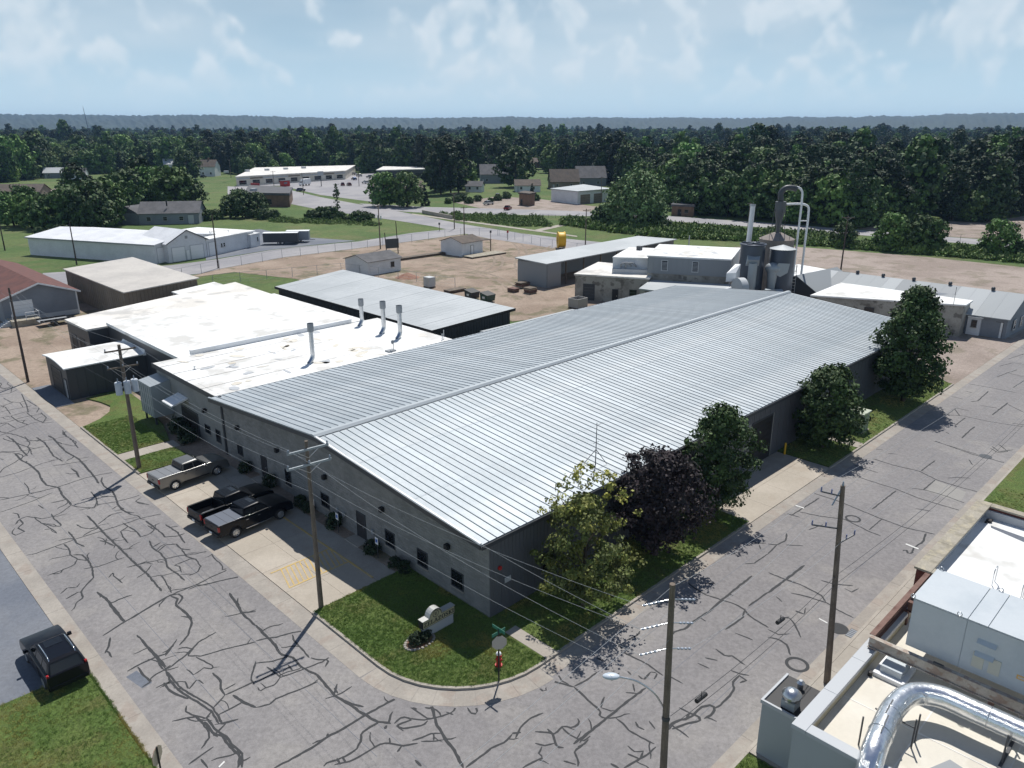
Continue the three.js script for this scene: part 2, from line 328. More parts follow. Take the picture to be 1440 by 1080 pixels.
const drive = struct('driveway', sheet([[46.92, -27.86], [60.28, -27.86], [60.28, -23.02], [46.92, -23.02]], -0.03), M.dirt);
slabs(drive, seq(46.92, 60.28, 4), [-27.86, -25.5, -23.02], 0.04, M.concrete, 8);
const walks = struct('walkway', B(25.5, 26.35, 0.05, 0.135, -26.3, -23.17), M.walk);
mk('slab', B(66.0, 67.3, 0.05, 0.135, -27.8, -23.17), M.walk, walks);
for (let i = 0; i < 4; i++) mk('slab', B(18.97 + i * 1.2, 20.16 + i * 1.2, -0.05, 0.05, -67.78, -66.02), M.walk, walks);
for (let i = 0; i < 9; i++) mk('slab', B(27.3 + i * 2.7, 29.98 + i * 2.7, -0.05, 0.115, -12.23, -9.75), M.walk, walks);
const lot = struct('car_park', sheet([[-60, -39.62], [7.72, -39.62], [7.72, -85], [-60, -85]], 0.015), M.lotAsphalt);
const yard = struct('gravel_yard', [sheet([[18.85, -170], [18.85, -83], [33, -79], [52, -112], [53, -140], [48, -158], [36, -158]], -0.03),
  sheet([[18.85, -62.4], [25.84, -62.4], [28, -90], [18.85, -85]], -0.034)], M.dirt);
struct('garage_apron', poly([[18.85, -84.8], [20.6, -84.8], [20.6, -93.4], [18.85, -93.4]], -0.05, 0.02), M.lotAsphalt);
const rightYard = struct('gravel_lot', [sheet([[91.6, -23.05], [190, -23.05], [190, -31], [135, -75], [100, -100], [94.5, -90], [94.5, -27]], -0.036)], M.gravel);
struct('concrete_path', sheet([[119, -24], [190, -24], [190, -26], [119, -27]], -0.02), M.walk);

// ground farther off, outlined where the photograph shows it
const px = (list, y) => sheet(list.map(([a, b]) => G(a, b, y)), y);
const farRoad = struct('road', [
  px([[60, 402], [150, 396], [281, 385], [309, 378], [397, 362], [495, 350], [579, 339], [648, 329.5], [700, 324], [641, 321], [579, 327.5], [504, 339.5], [420, 347], [379, 352], [309, 364], [240, 373], [60, 384]], -0.02),
], M.farAsphalt);
struct('main_road', px([[320, 262], [395, 264], [450, 277], [520, 290], [583, 301.5], [644, 314], [732, 328], [800, 336], [860, 342], [905, 350], [850, 357.5], [790, 351], [746, 344], [685, 335], [648, 327], [610, 318.5], [560, 310.5], [500, 302], [440, 293], [390, 283], [320, 274]], -0.012), M.farAsphalt);
struct('shop_car_park', px([[325, 263], [345, 261], [490, 246], [545, 242], [575, 262], [525, 284], [450, 274], [395, 261]], -0.028), M.farAsphalt);
struct('trailer_lot', px([[285, 345], [330, 326], [365, 322], [420, 333], [500, 338.5], [420, 346.5], [379, 351.5], [309, 363], [290, 366]], -0.028), M.lotAsphalt);
struct('dirt_yard', px([[225, 397], [281, 385.3], [309, 378.3], [397, 362.3], [495, 350.3], [579, 339.3], [648, 330], [700, 330], [760, 344], [850, 358], [905, 351], [960, 345], [1000, 370], [960, 400], [830, 440], [720, 452], [640, 420], [440, 400], [415, 392], [360, 386], [330, 382.5], [290, 387.5], [240, 399]], -0.024), M.dirt);
struct('gravel_strip', px([[930, 354], [1040, 347], [1120, 347], [1300, 361], [1440, 376], [1560, 384], [1560, 420], [1440, 408], [1280, 391], [1120, 375], [960, 366]], -0.027), M.gravel);
struct('cross_lane', px([[505, 286], [600, 291], [700, 293.5], [800, 296.5], [860, 299], [860, 304.5], [780, 303], [690, 301.5], [600, 299.5], [530, 295]], -0.016), M.farAsphalt);
struct('far_lane', px([[861, 298], [900, 300.5], [1000, 308], [1090, 314], [1240, 326], [1440, 341], [1560, 350], [1560, 358], [1440, 349], [1240, 333], [1090, 321], [1000, 315], [880, 306.5], [861, 304.5]], -0.02), M.farAsphalt);
struct('far_gravel_lot', px([[1205, 322], [1290, 309], [1380, 313], [1440, 304], [1560, 304], [1560, 348], [1440, 340], [1300, 330]], -0.03), M.gravel);
struct('garden_yard', px([[640, 285], [700, 276], [760, 280], [850, 292], [840, 300], [760, 298], [690, 296]], -0.032), M.gravel);
struct('side_lot', px([[30, 282], [80, 264], [110, 268], [95, 290], [20, 305], [-40, 312], [-40, 292]], -0.03), M.gravel);
struct('footpath', [px([[579, 300.2], [700, 316.2], [811, 331.5], [812, 333.2], [700, 318.2], [579, 301.8]], -0.006), px([[752, 323], [795, 314], [835, 309.5], [835, 311.3], [797, 316.5], [760, 325]], -0.002)], M.walk);

// crack sealing: the tar lines of the photograph, laid on the asphalt (offsets of four 4x enlargements)
const TILE = { A: [0, 600], E: [0, 810], F: [360, 810], K: [720, 810], D: [1080, 600], C: [720, 600], L: [1080, 810], R: [1080, 380], P: [0, 380] };
const CRACKS = `A 0,285 100,258 240,205 350,178|A 0,412 170,378 330,338 480,288 560,270 665,252|A 0,482 80,455 200,412 295,370|A 85,150 120,190 165,210 215,255 235,300 265,330 330,342 350,385 385,420 400,440*1.5|A 400,440 430,450 530,458 545,420|A 400,440 350,480 300,505 240,518 190,510 150,505 110,520 85,550|A 110,520 130,545 100,570 140,590 85,612|A 190,510 230,540 290,575 320,600|A 250,578 290,575|A 290,490 300,515 340,545 345,560 300,560 230,540|A 205,60 250,90 275,125 300,165 355,195*1.5|A 60,65 90,90 120,130 155,165*1.3|A 270,50 300,65 330,100 370,140 440,180 470,210 500,245 530,280 555,320*1.6|A 345,95 420,110 430,85 390,70|A 400,235 430,255 445,285*1.3|A 300,218 340,215 400,205 490,190|A 575,285 570,310 590,340 635,365 650,400 665,440 690,470 740,495*1.3|A 740,495 775,500 790,515*1.7|A 180,720 350,660 430,630 560,590 690,550 790,515 960,480|A 490,500 530,540 600,615 680,690 750,760 830,830 910,925*1.6|A 360,660 390,690 395,720 435,745 500,755|A 435,745 420,775 355,805 265,838|A 355,800 340,825 290,830 355,805|A 410,720 460,720 500,755 520,800 525,850 480,895 455,930 470,960 430,990*1.2|A 470,800 560,785 640,755 700,735|A 385,590 410,620 430,655 475,675*1.2|A 430,550 460,568 510,575 550,570|A 550,550 590,520 620,495 690,480|A 690,540 720,560 680,590 690,620 720,655*1.2|A 720,560 770,590 790,620 840,605 870,580 830,555|A 820,530 860,560 910,600 930,620 1000,615 1040,600*1.2|A 930,550 960,570 1000,595 1040,655*1.3|A 840,640 855,680 900,710 930,745 940,790 1000,830 1040,865*1.2|A 855,680 905,650|A 890,700 930,665 990,660 1020,690 1070,690|A 1020,690 1050,730 1100,745 1130,785 1110,820 1060,840|A 710,792 800,770 920,745 1000,728 1100,715 1220,690|A 980,780 1010,785 1020,820|A 980,780 1080,740|A 1185,710 1210,745 1250,780 1250,805 1330,785|A 740,1080 830,1020 940,955 1000,930 1100,890 1200,840 1330,785*1.3|A 1100,897 1180,882 1280,857 1360,842*1.4|A 545,930 600,970 640,1020 685,1075*1.4|A 965,935 930,870 905,835 850,845|A 610,850 635,820 640,840 690,880|A 340,940 380,905 430,905 450,880|A 370,970 440,930 455,930|A 1290,935 1310,970 1340,1000 1360,1045 1440,1040*1.2|A 960,950 1000,940 1030,960 1000,1000*2|A 985,1005 1040,1040 1080,1080*1.3|A 135,315 160,345 165,375 235,365|A 70,485 100,490 110,515|A 215,440 245,460|A 630,465 660,445 700,465 650,472|A 550,440 540,400 510,365|A 540,440 640,425 740,400 800,380|A 790,400 760,420 840,440|A 750,785 830,755|A 770,850 820,820 850,780|A 690,690 745,685|A 560,640 600,650 640,670|A 600,630 590,665|A 430,180 480,175 500,170|A 350,30 380,60 350,20|A 0,140 90,140 160,130 250,110|A 0,180 20,185
P 0,700 60,690 100,670 160,665 180,690|P 20,720 60,740 110,745 130,770|P 0,830 60,820 130,800 175,790|P 170,720 210,745 220,780 205,800|P 0,930 100,890 180,860 290,840|P 40,640 70,655 60,690|P 110,745 150,730 215,770|P 150,800 200,840 250,860 330,850|P 60,820 100,850 160,870|P 0,760 30,770 60,810|P 20,590 60,610 40,640|P 0,880 40,860 90,890|P 230,800 260,830 240,860|P 340,870 380,900 350,920 400,950 440,1000|P 120,690 150,760 160,800
E 935,535 975,580 1010,625 1070,665 1140,700 1200,745 1245,820*1.7|E 1160,800 1200,850 1235,880 1275,905 1310,955 1365,1000 1360,1080*1.7|E 1175,845 1195,885 1225,905*2|E 775,335 840,405 890,455 935,510|E 545,92 600,130 640,190 690,245 705,258*1.4|E 580,335 690,265 800,200 945,115 1010,85*1.3|E 590,435 610,400 620,345*1.5|E 770,330 830,400 880,460 930,520*2|E 715,535 800,490 880,455 930,440 980,380*1.2|E 930,450 960,410 995,355|E 775,510 800,550 850,595 800,625*1.2|E 850,595 845,575 890,545 960,510 1040,450 1120,370 1215,315*1.3|E 1000,410 1040,400 1085,410 1050,450 1130,450 1250,415 1440,370*1.2|E 960,110 1000,130 985,160 1050,215 1080,250 1060,330 1010,390*1.5|E 1100,455 1150,480 1190,500 1200,525 1150,515 1090,555 1050,525|E 930,530 960,590 1000,640 1060,680 1130,720 1190,760 1230,830*3|E 1150,820 1180,860 1210,890 1250,900 1290,960 1350,1010 1340,1080*3.2|E 890,490 920,530 960,500|E 920,600 950,640 1000,670 1060,690*1.5|E 1040,590 1060,640 1110,580 1145,605|E 1195,545 1245,590 1240,630 1265,670*1.4|E 1265,670 1440,590|E 1260,640 1325,605|E 1265,670 1230,710 1195,745|E 1310,670 1370,710 1440,740*1.6|E 1370,705 1310,740 1230,780|E 970,815 1050,800 1100,790 1140,830 1170,870 1180,910 1130,970|E 1050,730 1040,760 1090,785 1160,800 1190,760|E 1230,800 1250,830 1340,805*1.3|E 1200,900 1240,860 1270,830*2|E 1060,1060 1130,1010 1200,960|E 1130,1030 1170,1080|E 1370,210 1440,190|E 1290,95 1330,150 1360,210 1440,280*1.5|E 1440,480 1410,580 1430,610|E 1080,780 1130,810 1180,790
F 0,600 60,565 110,545 140,570 250,530 380,480 425,445*1.2|F 140,565 110,610 50,630 20,650 10,625|F 0,740 80,720 110,690 200,655 290,620 345,595*1.2|F 0,275 40,320 100,380 140,440 210,460 250,510 350,560 390,610 440,670 520,720 610,780 680,820 760,830*1.4|F 0,365 60,350 110,345 200,320 300,300*1.2|F 0,490 90,480 190,450|F 205,330 210,360 250,400 300,460|F 310,460 340,470 410,470 390,510|F 100,1080 200,1030 300,975 400,905 500,855 610,785 700,735 800,680*1.6|F 390,690 440,675 480,660 540,620|F 440,630 460,660|F 480,695 540,720 605,735*1.3|F 380,1070 400,1050 470,1030 560,980 590,930 590,885 640,850 690,825*1.2|F 440,1060 490,1050 540,1040 620,990 700,945 750,940 820,955 910,940*1.2|F 455,1025 475,1060|F 485,1015 505,1050|F 750,910 755,940|F 820,955 795,990|F 870,740 920,770 960,800 990,800|F 985,715 1000,780 1020,840 1060,910 1120,990 1165,1080*1.5|F 775,830 810,800 850,790 870,810 820,830 790,840 820,858 880,850 940,840 965,815*1.2|F 850,800 950,810 1040,790 1110,765 1125,725*1.2|F 880,925 930,910 990,885 1040,885|F 930,930 1000,930 1060,920|F 1000,885 1000,925|F 1190,740 1205,770 1240,775 1245,760 1230,725|F 895,1035 930,1070*1.4|F 1180,1075 1270,1010 1330,965 1400,935 1440,890*1.3|F 1070,765 1110,780|F 60,510 120,555|F 180,500 205,530|F 400,905 405,885|F 880,740 905,750|F 950,740 985,745|F 735,840 725,860*1.4
K 60,630 100,660*1.2|K 60,630 110,615|K 100,600 140,620 180,650 200,635 150,605|K 130,560 180,590 220,600 240,580*1.2|K 150,545 220,590 300,610 350,625*1.2|K 230,535 260,555 280,590 320,610|K 350,620 420,585 480,540*1.2|K 350,625 400,670 440,710 500,760 490,790 530,800*1.3|K 345,945 420,890 520,810 600,745 750,630*1.3|K 500,740 510,700 520,680|K 500,740 560,760 575,755|K 585,800 620,825 660,870 720,905 800,945*1.2|K 695,820 710,850 745,865|K 770,815 805,860|K 20,910 40,870 50,850 100,800 175,770*1.2|K 0,885 50,880|K 130,875 200,880 240,890 290,840 340,855 380,830 370,800*1.2|K 200,860 230,890 250,960 290,965*1.2|K 240,940 180,955 130,940|K 170,960 150,1000 180,1020 110,1050 60,1080|K 280,850 320,890 370,915 400,930 430,910 440,900|K 370,960 400,950 430,920|K 400,950 350,985 360,1010 375,1050 370,1070*1.2|K 290,1040 360,1060|K 560,590 580,560 605,545|K 650,535 670,555|K 640,655 700,660|K 690,650 680,605|K 640,365 680,345 710,330 720,310|K 590,375 620,410|K 630,430 700,465 760,495 820,540 850,560|K 990,40 1030,70 1090,105 1180,135 1250,155 1310,190 1330,220 1440,290*1.3|K 1350,0 1260,70 1180,135 1130,180 1110,200 1060,230 1000,270 980,295 920,310 880,345*1.5|K 1310,185 1300,230 1250,270 1200,300*1.3|K 1330,170 1440,90*1.2|K 1215,100 1245,110|K 1060,235 1090,255|K 870,870 910,820 970,805 1010,790 1060,740 1110,725 1140,740 1130,780 1080,800*1.3|K 980,800 1000,770 1050,790 1060,815 1000,825 900,860*1.3|K 1140,745 1180,720 1210,690 1250,640 1240,600 1280,560 1320,590 1280,600*1.3|K 1230,530 1280,550 1335,560|K 940,740 1000,770|K 650,955 690,990 740,985 720,1030 690,1050|K 650,1000 720,1030|K 630,1080 700,1040 770,1000 810,960*1.7|K 555,1055 600,1080*1.8|K 1145,410 1200,450 1240,450 1310,500*1.2|K 1085,460 1155,475|K 1045,490 1110,520|K 1255,320 1355,360|K 880,560 960,605|K 1085,45 1110,40 1145,45|K 710,560 740,585 780,540|K 475,460 520,480|K 780,540 820,545 800,580
C 1320,635 1380,655 1430,655|C 1310,770 1360,770 1440,715|C 1390,665 1400,690
D 0,660 50,665 100,640 105,600*1.2|D 100,665 200,670|D 50,665 0,715|D 230,580 310,550|D 245,370 400,420 520,470 640,520 780,570 940,605*1.2|D 500,280 620,320 720,350 840,400 970,440 1095,475*1.2|D 590,180 700,215 850,250 950,300 1080,340 1210,375*1.2|D 130,500 290,400*1.2|D 585,465 720,360*1.2|D 860,250 940,190*1.2|D 875,355 940,300|D 570,580 640,520|D 180,480 300,505 430,520 490,550 570,590 635,615|D 800,345 880,355 1000,390 1120,435|D 0,935 100,860 205,780*1.5|D 0,820 100,860 200,895 300,950 325,985*1.3|D 130,935 200,950 330,990 400,1035 480,1075*1.2|D 300,865 370,885 480,895|D 430,910 470,930 510,910|D 1010,290 1060,285 1140,290|D 940,80 1050,120 1150,155 1360,210|D 760,700 775,690 790,715 810,710 820,680 870,650 890,600*1.2|D 595,125 645,130|D 675,150 730,155|D 480,215 620,260|D 1130,185 1150,215|D 45,955 80,985|D 155,1040 205,1055 210,1020|D 1250,120 1290,145 1350,140 1300,100|D 75,480 180,510|D 245,365 180,350|D 830,460 915,475|D 80,1075 120,1070|D 110,860 160,880
L 80,235 120,235 150,270 185,345*1.2|L 0,345 60,355 110,390 125,445*1.2|L 155,195 205,215|L 0,300 60,330 120,325
R 1260,815 1350,745*1.2|R 1350,755 1440,800|R 1140,740 1180,735 1230,690 1240,680*1.2|R 1130,640 1250,660 1400,690|R 970,800 1010,810 1060,775 1130,790|R 1050,875 1110,830|R 970,810 1100,820 1240,850 1330,865 1440,880|R 1340,575 1440,600|R 1290,600 1340,580 1400,560|R 1380,660 1440,620|R 1190,760 1290,775|R 1050,780 1080,820|R 1020,920 1000,910|R 1090,945 1130,905 1165,880*1.2|R 930,960 1060,1000 1190,1040|R 1260,990 1300,1020 1380,1010|R 1370,860 1440,870|R 1110,680 1150,690|R 1030,710 1100,725|R 1300,540 1380,520 1440,530|R 1350,500 1440,470`;
{
  const r = rng(99); let n = 0;
  for (const row of CRACKS.split('\n')) for (const item of row.split('|')) {
    const m = item.trim().replace(/^\w /, ''), T = TILE[row[0]];
    const [pts, wide] = m.split('*');
    const P = pts.trim().split(/\s+/).map((s) => { const [a, b] = s.split(',').map(Number), q = G(T[0] + a / 4, T[1] + b / 4, 0.004); return V(q[0], 0, q[1]); });
    const inside = (p) => p.x > 8.75 && (p.x < 24.8 && p.z > -29 ? Math.hypot(p.x - 24.8, p.z + 29) > 7.2 : p.x < 17.6 || p.z > -22.02) && (p.z < -13.1 || p.x < 18.7);
    const cv = new THREE.CurvePath(); for (let i = 0; i + 1 < P.length; i++) cv.add(new THREE.LineCurve3(P[i], P[i + 1])); const L = cv.getLength(), k = Math.max(4, Math.min(60, Math.round(L / 0.22)));
    const w0 = 0.047 * (wide ? (Number(wide) > 1.6 ? 1.2 : Number(wide)) : 1) * (0.85 + 0.3 * r()), y = 0.0035 + n * 0.000012, pos = [], idx = [], jit = Math.min(0.022, L * 0.006);
    let c = 0;
    for (let i = 0; i <= k; i++) {
      const q = cv.getPointAt(Math.min(0.9999, i / k)).clone(), t = cv.getPointAt(Math.min(0.9999, i / k + 0.02)).clone().sub(cv.getPointAt(Math.max(0, Math.min(0.98, i / k) - 0.02))).normalize();
      q.x += (r() - 0.5) * jit * 2; q.z += (r() - 0.5) * jit * 2;
      const w = w0 * (0.82 + 0.36 * r()) * (i === 0 || i === k ? 0.45 : 1), nx = t.z, nz = -t.x;
      if (!inside(q)) { c = 0; continue; }
      const b = pos.length / 3;
      pos.push(q.x + nx * w, y, q.z + nz * w, q.x - nx * w, y, q.z - nz * w);
      if (c++) idx.push(b - 2, b, b - 1, b - 1, b, b + 1);
    }
    // short side cracks forking off the traced line
    for (let f = 0, m2 = P[0].x > 27 ? 0 : Math.floor(L / 3.4 + r() * 0.9); f < m2; f++) {
      const q = cv.getPointAt(Math.min(0.999, r())).clone(); let a = r() * 6.283; const st = 2 + Math.floor(r() * 4), w = w0 * (0.55 + 0.3 * r()); let c2 = 0;
      for (let i = 0; i <= st; i++) { if (!inside(q)) break; const b = pos.length / 3, ww = w * (i === st ? 0.4 : 1); pos.push(q.x + Math.sin(a) * ww, y + 0.000005, q.z - Math.cos(a) * ww, q.x - Math.sin(a) * ww, y + 0.000005, q.z + Math.cos(a) * ww); if (c2++) idx.push(b - 2, b, b - 1, b - 1, b, b + 1); q.x += Math.cos(a) * 0.26; q.z += Math.sin(a) * 0.26; a += (r() - 0.5) * 0.9; }
    }
    if (!idx.length) continue;
    const g = new THREE.BufferGeometry(); g.setAttribute('position', new THREE.Float32BufferAttribute(pos, 3)); g.setIndex(idx); g.computeVertexNormals();
    mk('crack_seal', g, M.tar, street); n++;
  }
  // finer wandering seals on the stretches farther off
  for (let s = 0; s < 60; s++) {
    const left = s < 34, pos = [], idx = [];
    let x = left ? 9 + 8.2 * r() : 92 + 60 * r(), z = left ? -78 - 42 * r() : -21.5 + 8 * r(), a = r() < 0.5 ? (left ? Math.PI / 2 : 0) : (left ? 0 : Math.PI / 2);
    const k = 8 + Math.floor(r() * 22), y = 0.0035 + n * 0.000012;
    for (let i = 0; i <= k; i++) {
      const w = 0.05 * (0.7 + 0.5 * r());
      if (left ? (x < 8.9 || x > 17.5) : (z < -21.9 || z > -13.1)) break;
      pos.push(x - Math.sin(a) * w, y, z + Math.cos(a) * w, x + Math.sin(a) * w, y, z - Math.cos(a) * w);
      if (i) { const b = pos.length / 3 - 2; idx.push(b - 2, b, b - 1, b - 1, b, b + 1); }
      x += Math.cos(a) * 0.4; z += Math.sin(a) * 0.4; a += (r() - 0.5) * 0.8;
    }
    if (!idx.length) continue;
    const g = new THREE.BufferGeometry(); g.setAttribute('position', new THREE.Float32BufferAttribute(pos, 3)); g.setIndex(idx); g.computeVertexNormals();
    mk('crack_seal', g, M.tar, street); n++;
  }
}
// manholes, patches, painted lines
for (const [a, b, rr] of [[1200 - 0.5, 729.5, 0.55], [1121, 934.5, 0.62]]) { const q = G(a, b); mk('manhole_ring', new THREE.RingGeometry(rr * 0.72, rr, 28).rotateX(-Math.PI / 2).translate(q[0], 0.012, q[1]), M.tar, street); }
{ const q = G(1386, 642); mk('manhole_cover', new THREE.CylinderGeometry(0.5, 0.5, 0.02, 24).translate(q[0], 0.006, q[1]), M.darkMetal, street); }
{ const q = G(1179, 884); mk('storm_patch', new THREE.CircleGeometry(0.55, 20).rotateX(-Math.PI / 2).translate(q[0], 0.0115, q[1]), M.tar, street); }
{ const q = G(1200, 892); const dr = mk('storm_drain', [B(q[0] - 0.45, q[0] + 0.45, 0.0, 0.013, q[1] - 0.3, q[1] + 0.3)], M.darkMetal, gutterNW); for (let i = 0; i < 5; i++) mk('grate_bar', B(q[0] - 0.38 + i * 0.17, q[0] - 0.32 + i * 0.17, 0.012, 0.024, q[1] - 0.27, q[1] + 0.27), M.steel, dr); }
mk('patch', [px([[1302, 690], [1315, 675], [1359, 692], [1350, 707]], 0.0025)], mottle(41, [0.26, 0.25, 0.235], [0.235, 0.225, 0.215], { metres: 6 }), street);
mk('patch', [px([[177, 952], [192, 943], [214, 960], [200, 968]], 0.0025)], M.lotAsphalt, street);
for (const q of [[[1274, 764], [1292, 771], [1291.4, 772.6], [1273.4, 765.6]], [[1152, 869], [1164, 875.5], [1163.3, 876.8], [1151.3, 870.3]], [[1119, 710], [1131, 714], [1130.5, 715.2], [1118.5, 711.2]], [[307, 1078], [315, 1070], [316.5, 1071.5], [308.5, 1079.5]]]) mk('utility_mark', px(q, 0.016), M.paintWhite, street);
mk('yellow_line', B(23.48, 23.60, 0.03, 0.069, -54, -36.2), M.paintYellow, apron);
{ // hatched no-parking bay
  const z0 = -41.2, z1 = -38.9, y = 0.0455, xa = 19.2, xb = 23.4, list = [];
  for (let i = 0; i < 13; i++) { const x = xa + i * 0.33; list.push(hull([[x, y - 0.004, z1], [x + 0.09, y - 0.004, z1], [x + 0.75, y - 0.004, z0], [x + 0.66, y - 0.004, z0], [x, y, z1], [x + 0.09, y, z1], [x + 0.75, y, z0], [x + 0.66, y, z0]])); }
  for (const l of list) mk('hatch_stripe', l, M.paintYellow, apron);
  for (const z of [z0, z1]) mk('bay_line', B(xa, xb + 0.4, y - 0.003, y + 0.003, z - 0.06, z + 0.06), M.paintYellow, apron);
}
for (const z of [-52.4]) mk('bay_line', B(19.1, 23.3, 0.036, 0.045, z - 0.05, z + 0.05), M.paintYellow, apron);

// straight paving joints along both streets
for (const [a, b, c, d] of [[15.9, -120, 15.9, -26], [11.6, -120, 11.6, -30], [15.2, -60, 15.2, -24], [24, -20.6, 110, -20.6], [26, -15.1, 110, -15.1], [26, -17.9, 70, -17.9], [16.4, -30, 16.4, -8]]) mk('paving_joint', bar([a, 0.0018, b], [c, 0.0018, d], 0.022, 0.003), M.lotAsphalt, street);
// wheel tracks worn into the yard
{
  const r = rng(71), dy = scene.children.find((o) => o.name === 'dirt_yard'), tone = mottle(72, [0.20, 0.155, 0.115], [0.25, 0.195, 0.15], { metres: 9, coarse: 6, grain: 0.3 });
  [[[655, 338], [680, 348], [700, 362], [690, 380], [650, 388]], [[720, 336], [735, 352], [730, 372], [745, 392], [790, 410]], [[450, 380], [540, 366], [610, 366], [690, 374]], [[600, 372], [650, 378], [700, 392], [740, 420]], [[780, 346], [750, 358], [700, 366], [620, 380]]].forEach((p, k) => { for (const s of [-0.9, 0.9]) { const path = offset(new THREE.CatmullRomCurve3(p.map(([a, b]) => { const q = G(a, b); return V(q[0], 0, q[1]); })).getPoints(30).map((q) => [q.x, q.z]), s), a = offset(path, 0.2 + 0.12 * r()), b = offset(path, -0.2 - 0.12 * r()), pos = [], idx = [], y = -0.018 + k * 0.0022 + (s > 0 ? 0.001 : 0); a.forEach((q, i) => { pos.push(q[0], y, q[1], b[i][0], y, b[i][1]); if (i) { const c = i * 2; idx.push(c - 2, c - 1, c, c, c - 1, c + 1); } }); const g = new THREE.BufferGeometry(); g.setAttribute('position', new THREE.Float32BufferAttribute(pos, 3)); g.setIndex(idx); g.computeVertexNormals(); mk('wheel_track', g, tone, dy); } });
}
// ---------------------------------------------------------------- building parts
function windowOn(root, P0, P1, u0, u1, y0, y1, o = {}) {
  const f = o.f ?? 0.06, t = o.t ?? 0, fm = o.frame ?? M.darkMetal;
  const w = mk('window', [wb(P0, P1, y0, y0 + f, t, t + 0.05, u0, u1), wb(P0, P1, y1 - f, y1, t, t + 0.05, u0, u1), wb(P0, P1, y0 + f, y1 - f, t, t + 0.05, u0, u0 + f), wb(P0, P1, y0 + f, y1 - f, t, t + 0.05, u1 - f, u1),
    ...(o.bars === 0 ? [] : [wb(P0, P1, (y0 + y1) / 2 - 0.02, (y0 + y1) / 2 + 0.02, t + 0.005, t + 0.04, u0 + f, u1 - f)])], fm, root);
  mk('pane', wb(P0, P1, y0 + f, y1 - f, t, t + 0.02, u0 + f, u1 - f), o.glass ?? M.glass, w);
  if (o.sill !== false) mk('sill', wb(P0, P1, y0 - 0.07, y0 - 0.002, t, t + 0.1, u0 - 0.06, u1 + 0.06), o.sillMat ?? M.walk, w);
  return w;
}
function doorOn(root, P0, P1, u0, u1, y0, y1, mat, o = {}) {
  const t = o.t ?? 0, d = mk('door', wb(P0, P1, y0, y1 - 0.06, t, t + 0.04, u0 + 0.06, u1 - 0.06), mat, root);
  mk('door_frame', [wb(P0, P1, y0, y1, t, t + 0.07, u0, u0 + 0.058), wb(P0, P1, y0, y1, t, t + 0.07, u1 - 0.058, u1), wb(P0, P1, y1 - 0.058, y1, t, t + 0.07, u0 + 0.058, u1 - 0.058)], o.frame ?? M.darkMetal, d);
  mk('handle', wb(P0, P1, y0 + 0.95, y0 + 1.05, t + 0.042, t + 0.1, u1 - 0.26, u1 - 0.14), M.steel, d);
  return d;
}
function garageDoor(root, P0, P1, u0, u1, y0, y1, mat, o = {}) {
  const t = o.t ?? 0, n = o.n ?? 5, h = (y1 - y0) / n, fm = o.frame ?? M.white;
  const d = mk('garage_door', [wb(P0, P1, y0, y1 + 0.12, t, t + 0.06, u0 - 0.12, u0 - 0.002), wb(P0, P1, y0, y1 + 0.12, t, t + 0.06, u1 + 0.002, u1 + 0.12), wb(P0, P1, y1 + 0.002, y1 + 0.12, t, t + 0.06, u0, u1)], fm, root);
  for (let i = 0; i < n; i++) mk('panel', wb(P0, P1, y0 + i * h + 0.012, y0 + (i + 1) * h - 0.012, t, t + 0.03, u0, u1), mat, d);
  return d;
}
// walls on an outline with a flat or evenly sloping roof given by corner heights
function slabRoof(pts, ys, th, over = 0.25) {
  const cx = pts.reduce((s, p) => s + p[0], 0) / pts.length, cz = pts.reduce((s, p) => s + p[1], 0) / pts.length;
  const q = pts.map(([x, z]) => { const dx = x - cx, dz = z - cz, l = Math.hypot(dx, dz); return [x + dx / l * over, z + dz / l * over]; });
  return hull([...q.map(([x, z], i) => [x, ys[i], z]), ...q.map(([x, z], i) => [x, ys[i] + th, z])]);
}
const bodyOf = (pts, ys, y0 = -0.1) => hull([...pts.map(([x, z]) => [x, y0, z]), ...pts.map(([x, z], i) => [x, ys[i], z])]);
// ribs or battens standing on a wall
function wallRibs(root, P0, P1, y0, y1, step, mat, o = {}) {
  const L = Math.hypot(P1[0] - P0[0], P1[1] - P0[1]), n = Math.max(1, Math.round(L / step)), s = L / n;
  for (let i = 0; i < n; i++) mk(o.name ?? 'wall_panel', [wb(P0, P1, y0, y1(i / n + 0.5 / n), 0, 0.025, i * s + 0.004, (i + 1) * s - 0.004), wb(P0, P1, y0, y1(i / n), 0.025, 0.06, i * s + 0.004, i * s + 0.05)], mat, root);
}
// a gabled house on an oriented rectangle: origin corner, unit vectors along the ridge (a) and across (b)
function gable(root, O, a, len, wid, eave, ridge, wallMat, roofMat, over = 0.35, th = 0.12, y0 = -0.1) {
  const b = [a[1], -a[0]], at = (u, v, y) => [O[0] + a[0] * u + b[0] * v, y, O[1] + a[1] * u + b[1] * v];
  mk('wall', hull([at(0, 0, y0), at(len, 0, y0), at(len, wid, y0), at(0, wid, y0), at(0, 0, eave), at(len, 0, eave), at(len, wid, eave), at(0, wid, eave), at(0, wid / 2, ridge), at(len, wid / 2, ridge)]), wallMat, root);
  const k = (ridge - eave) / (wid / 2), e = eave - k * over;
  for (const s of [0, 1]) {
    const v0 = s ? wid + over : -over;
    mk('roof', hull([at(-over, v0, e + 0.02), at(len + over, v0, e + 0.02), at(len + over, wid / 2, ridge + 0.02), at(-over, wid / 2, ridge + 0.02), at(-over, v0, e + th), at(len + over, v0, e + th), at(len + over, wid / 2, ridge + th + s * 0.004), at(-over, wid / 2, ridge + th + s * 0.004)]), roofMat, root);
  }
  return at;
}

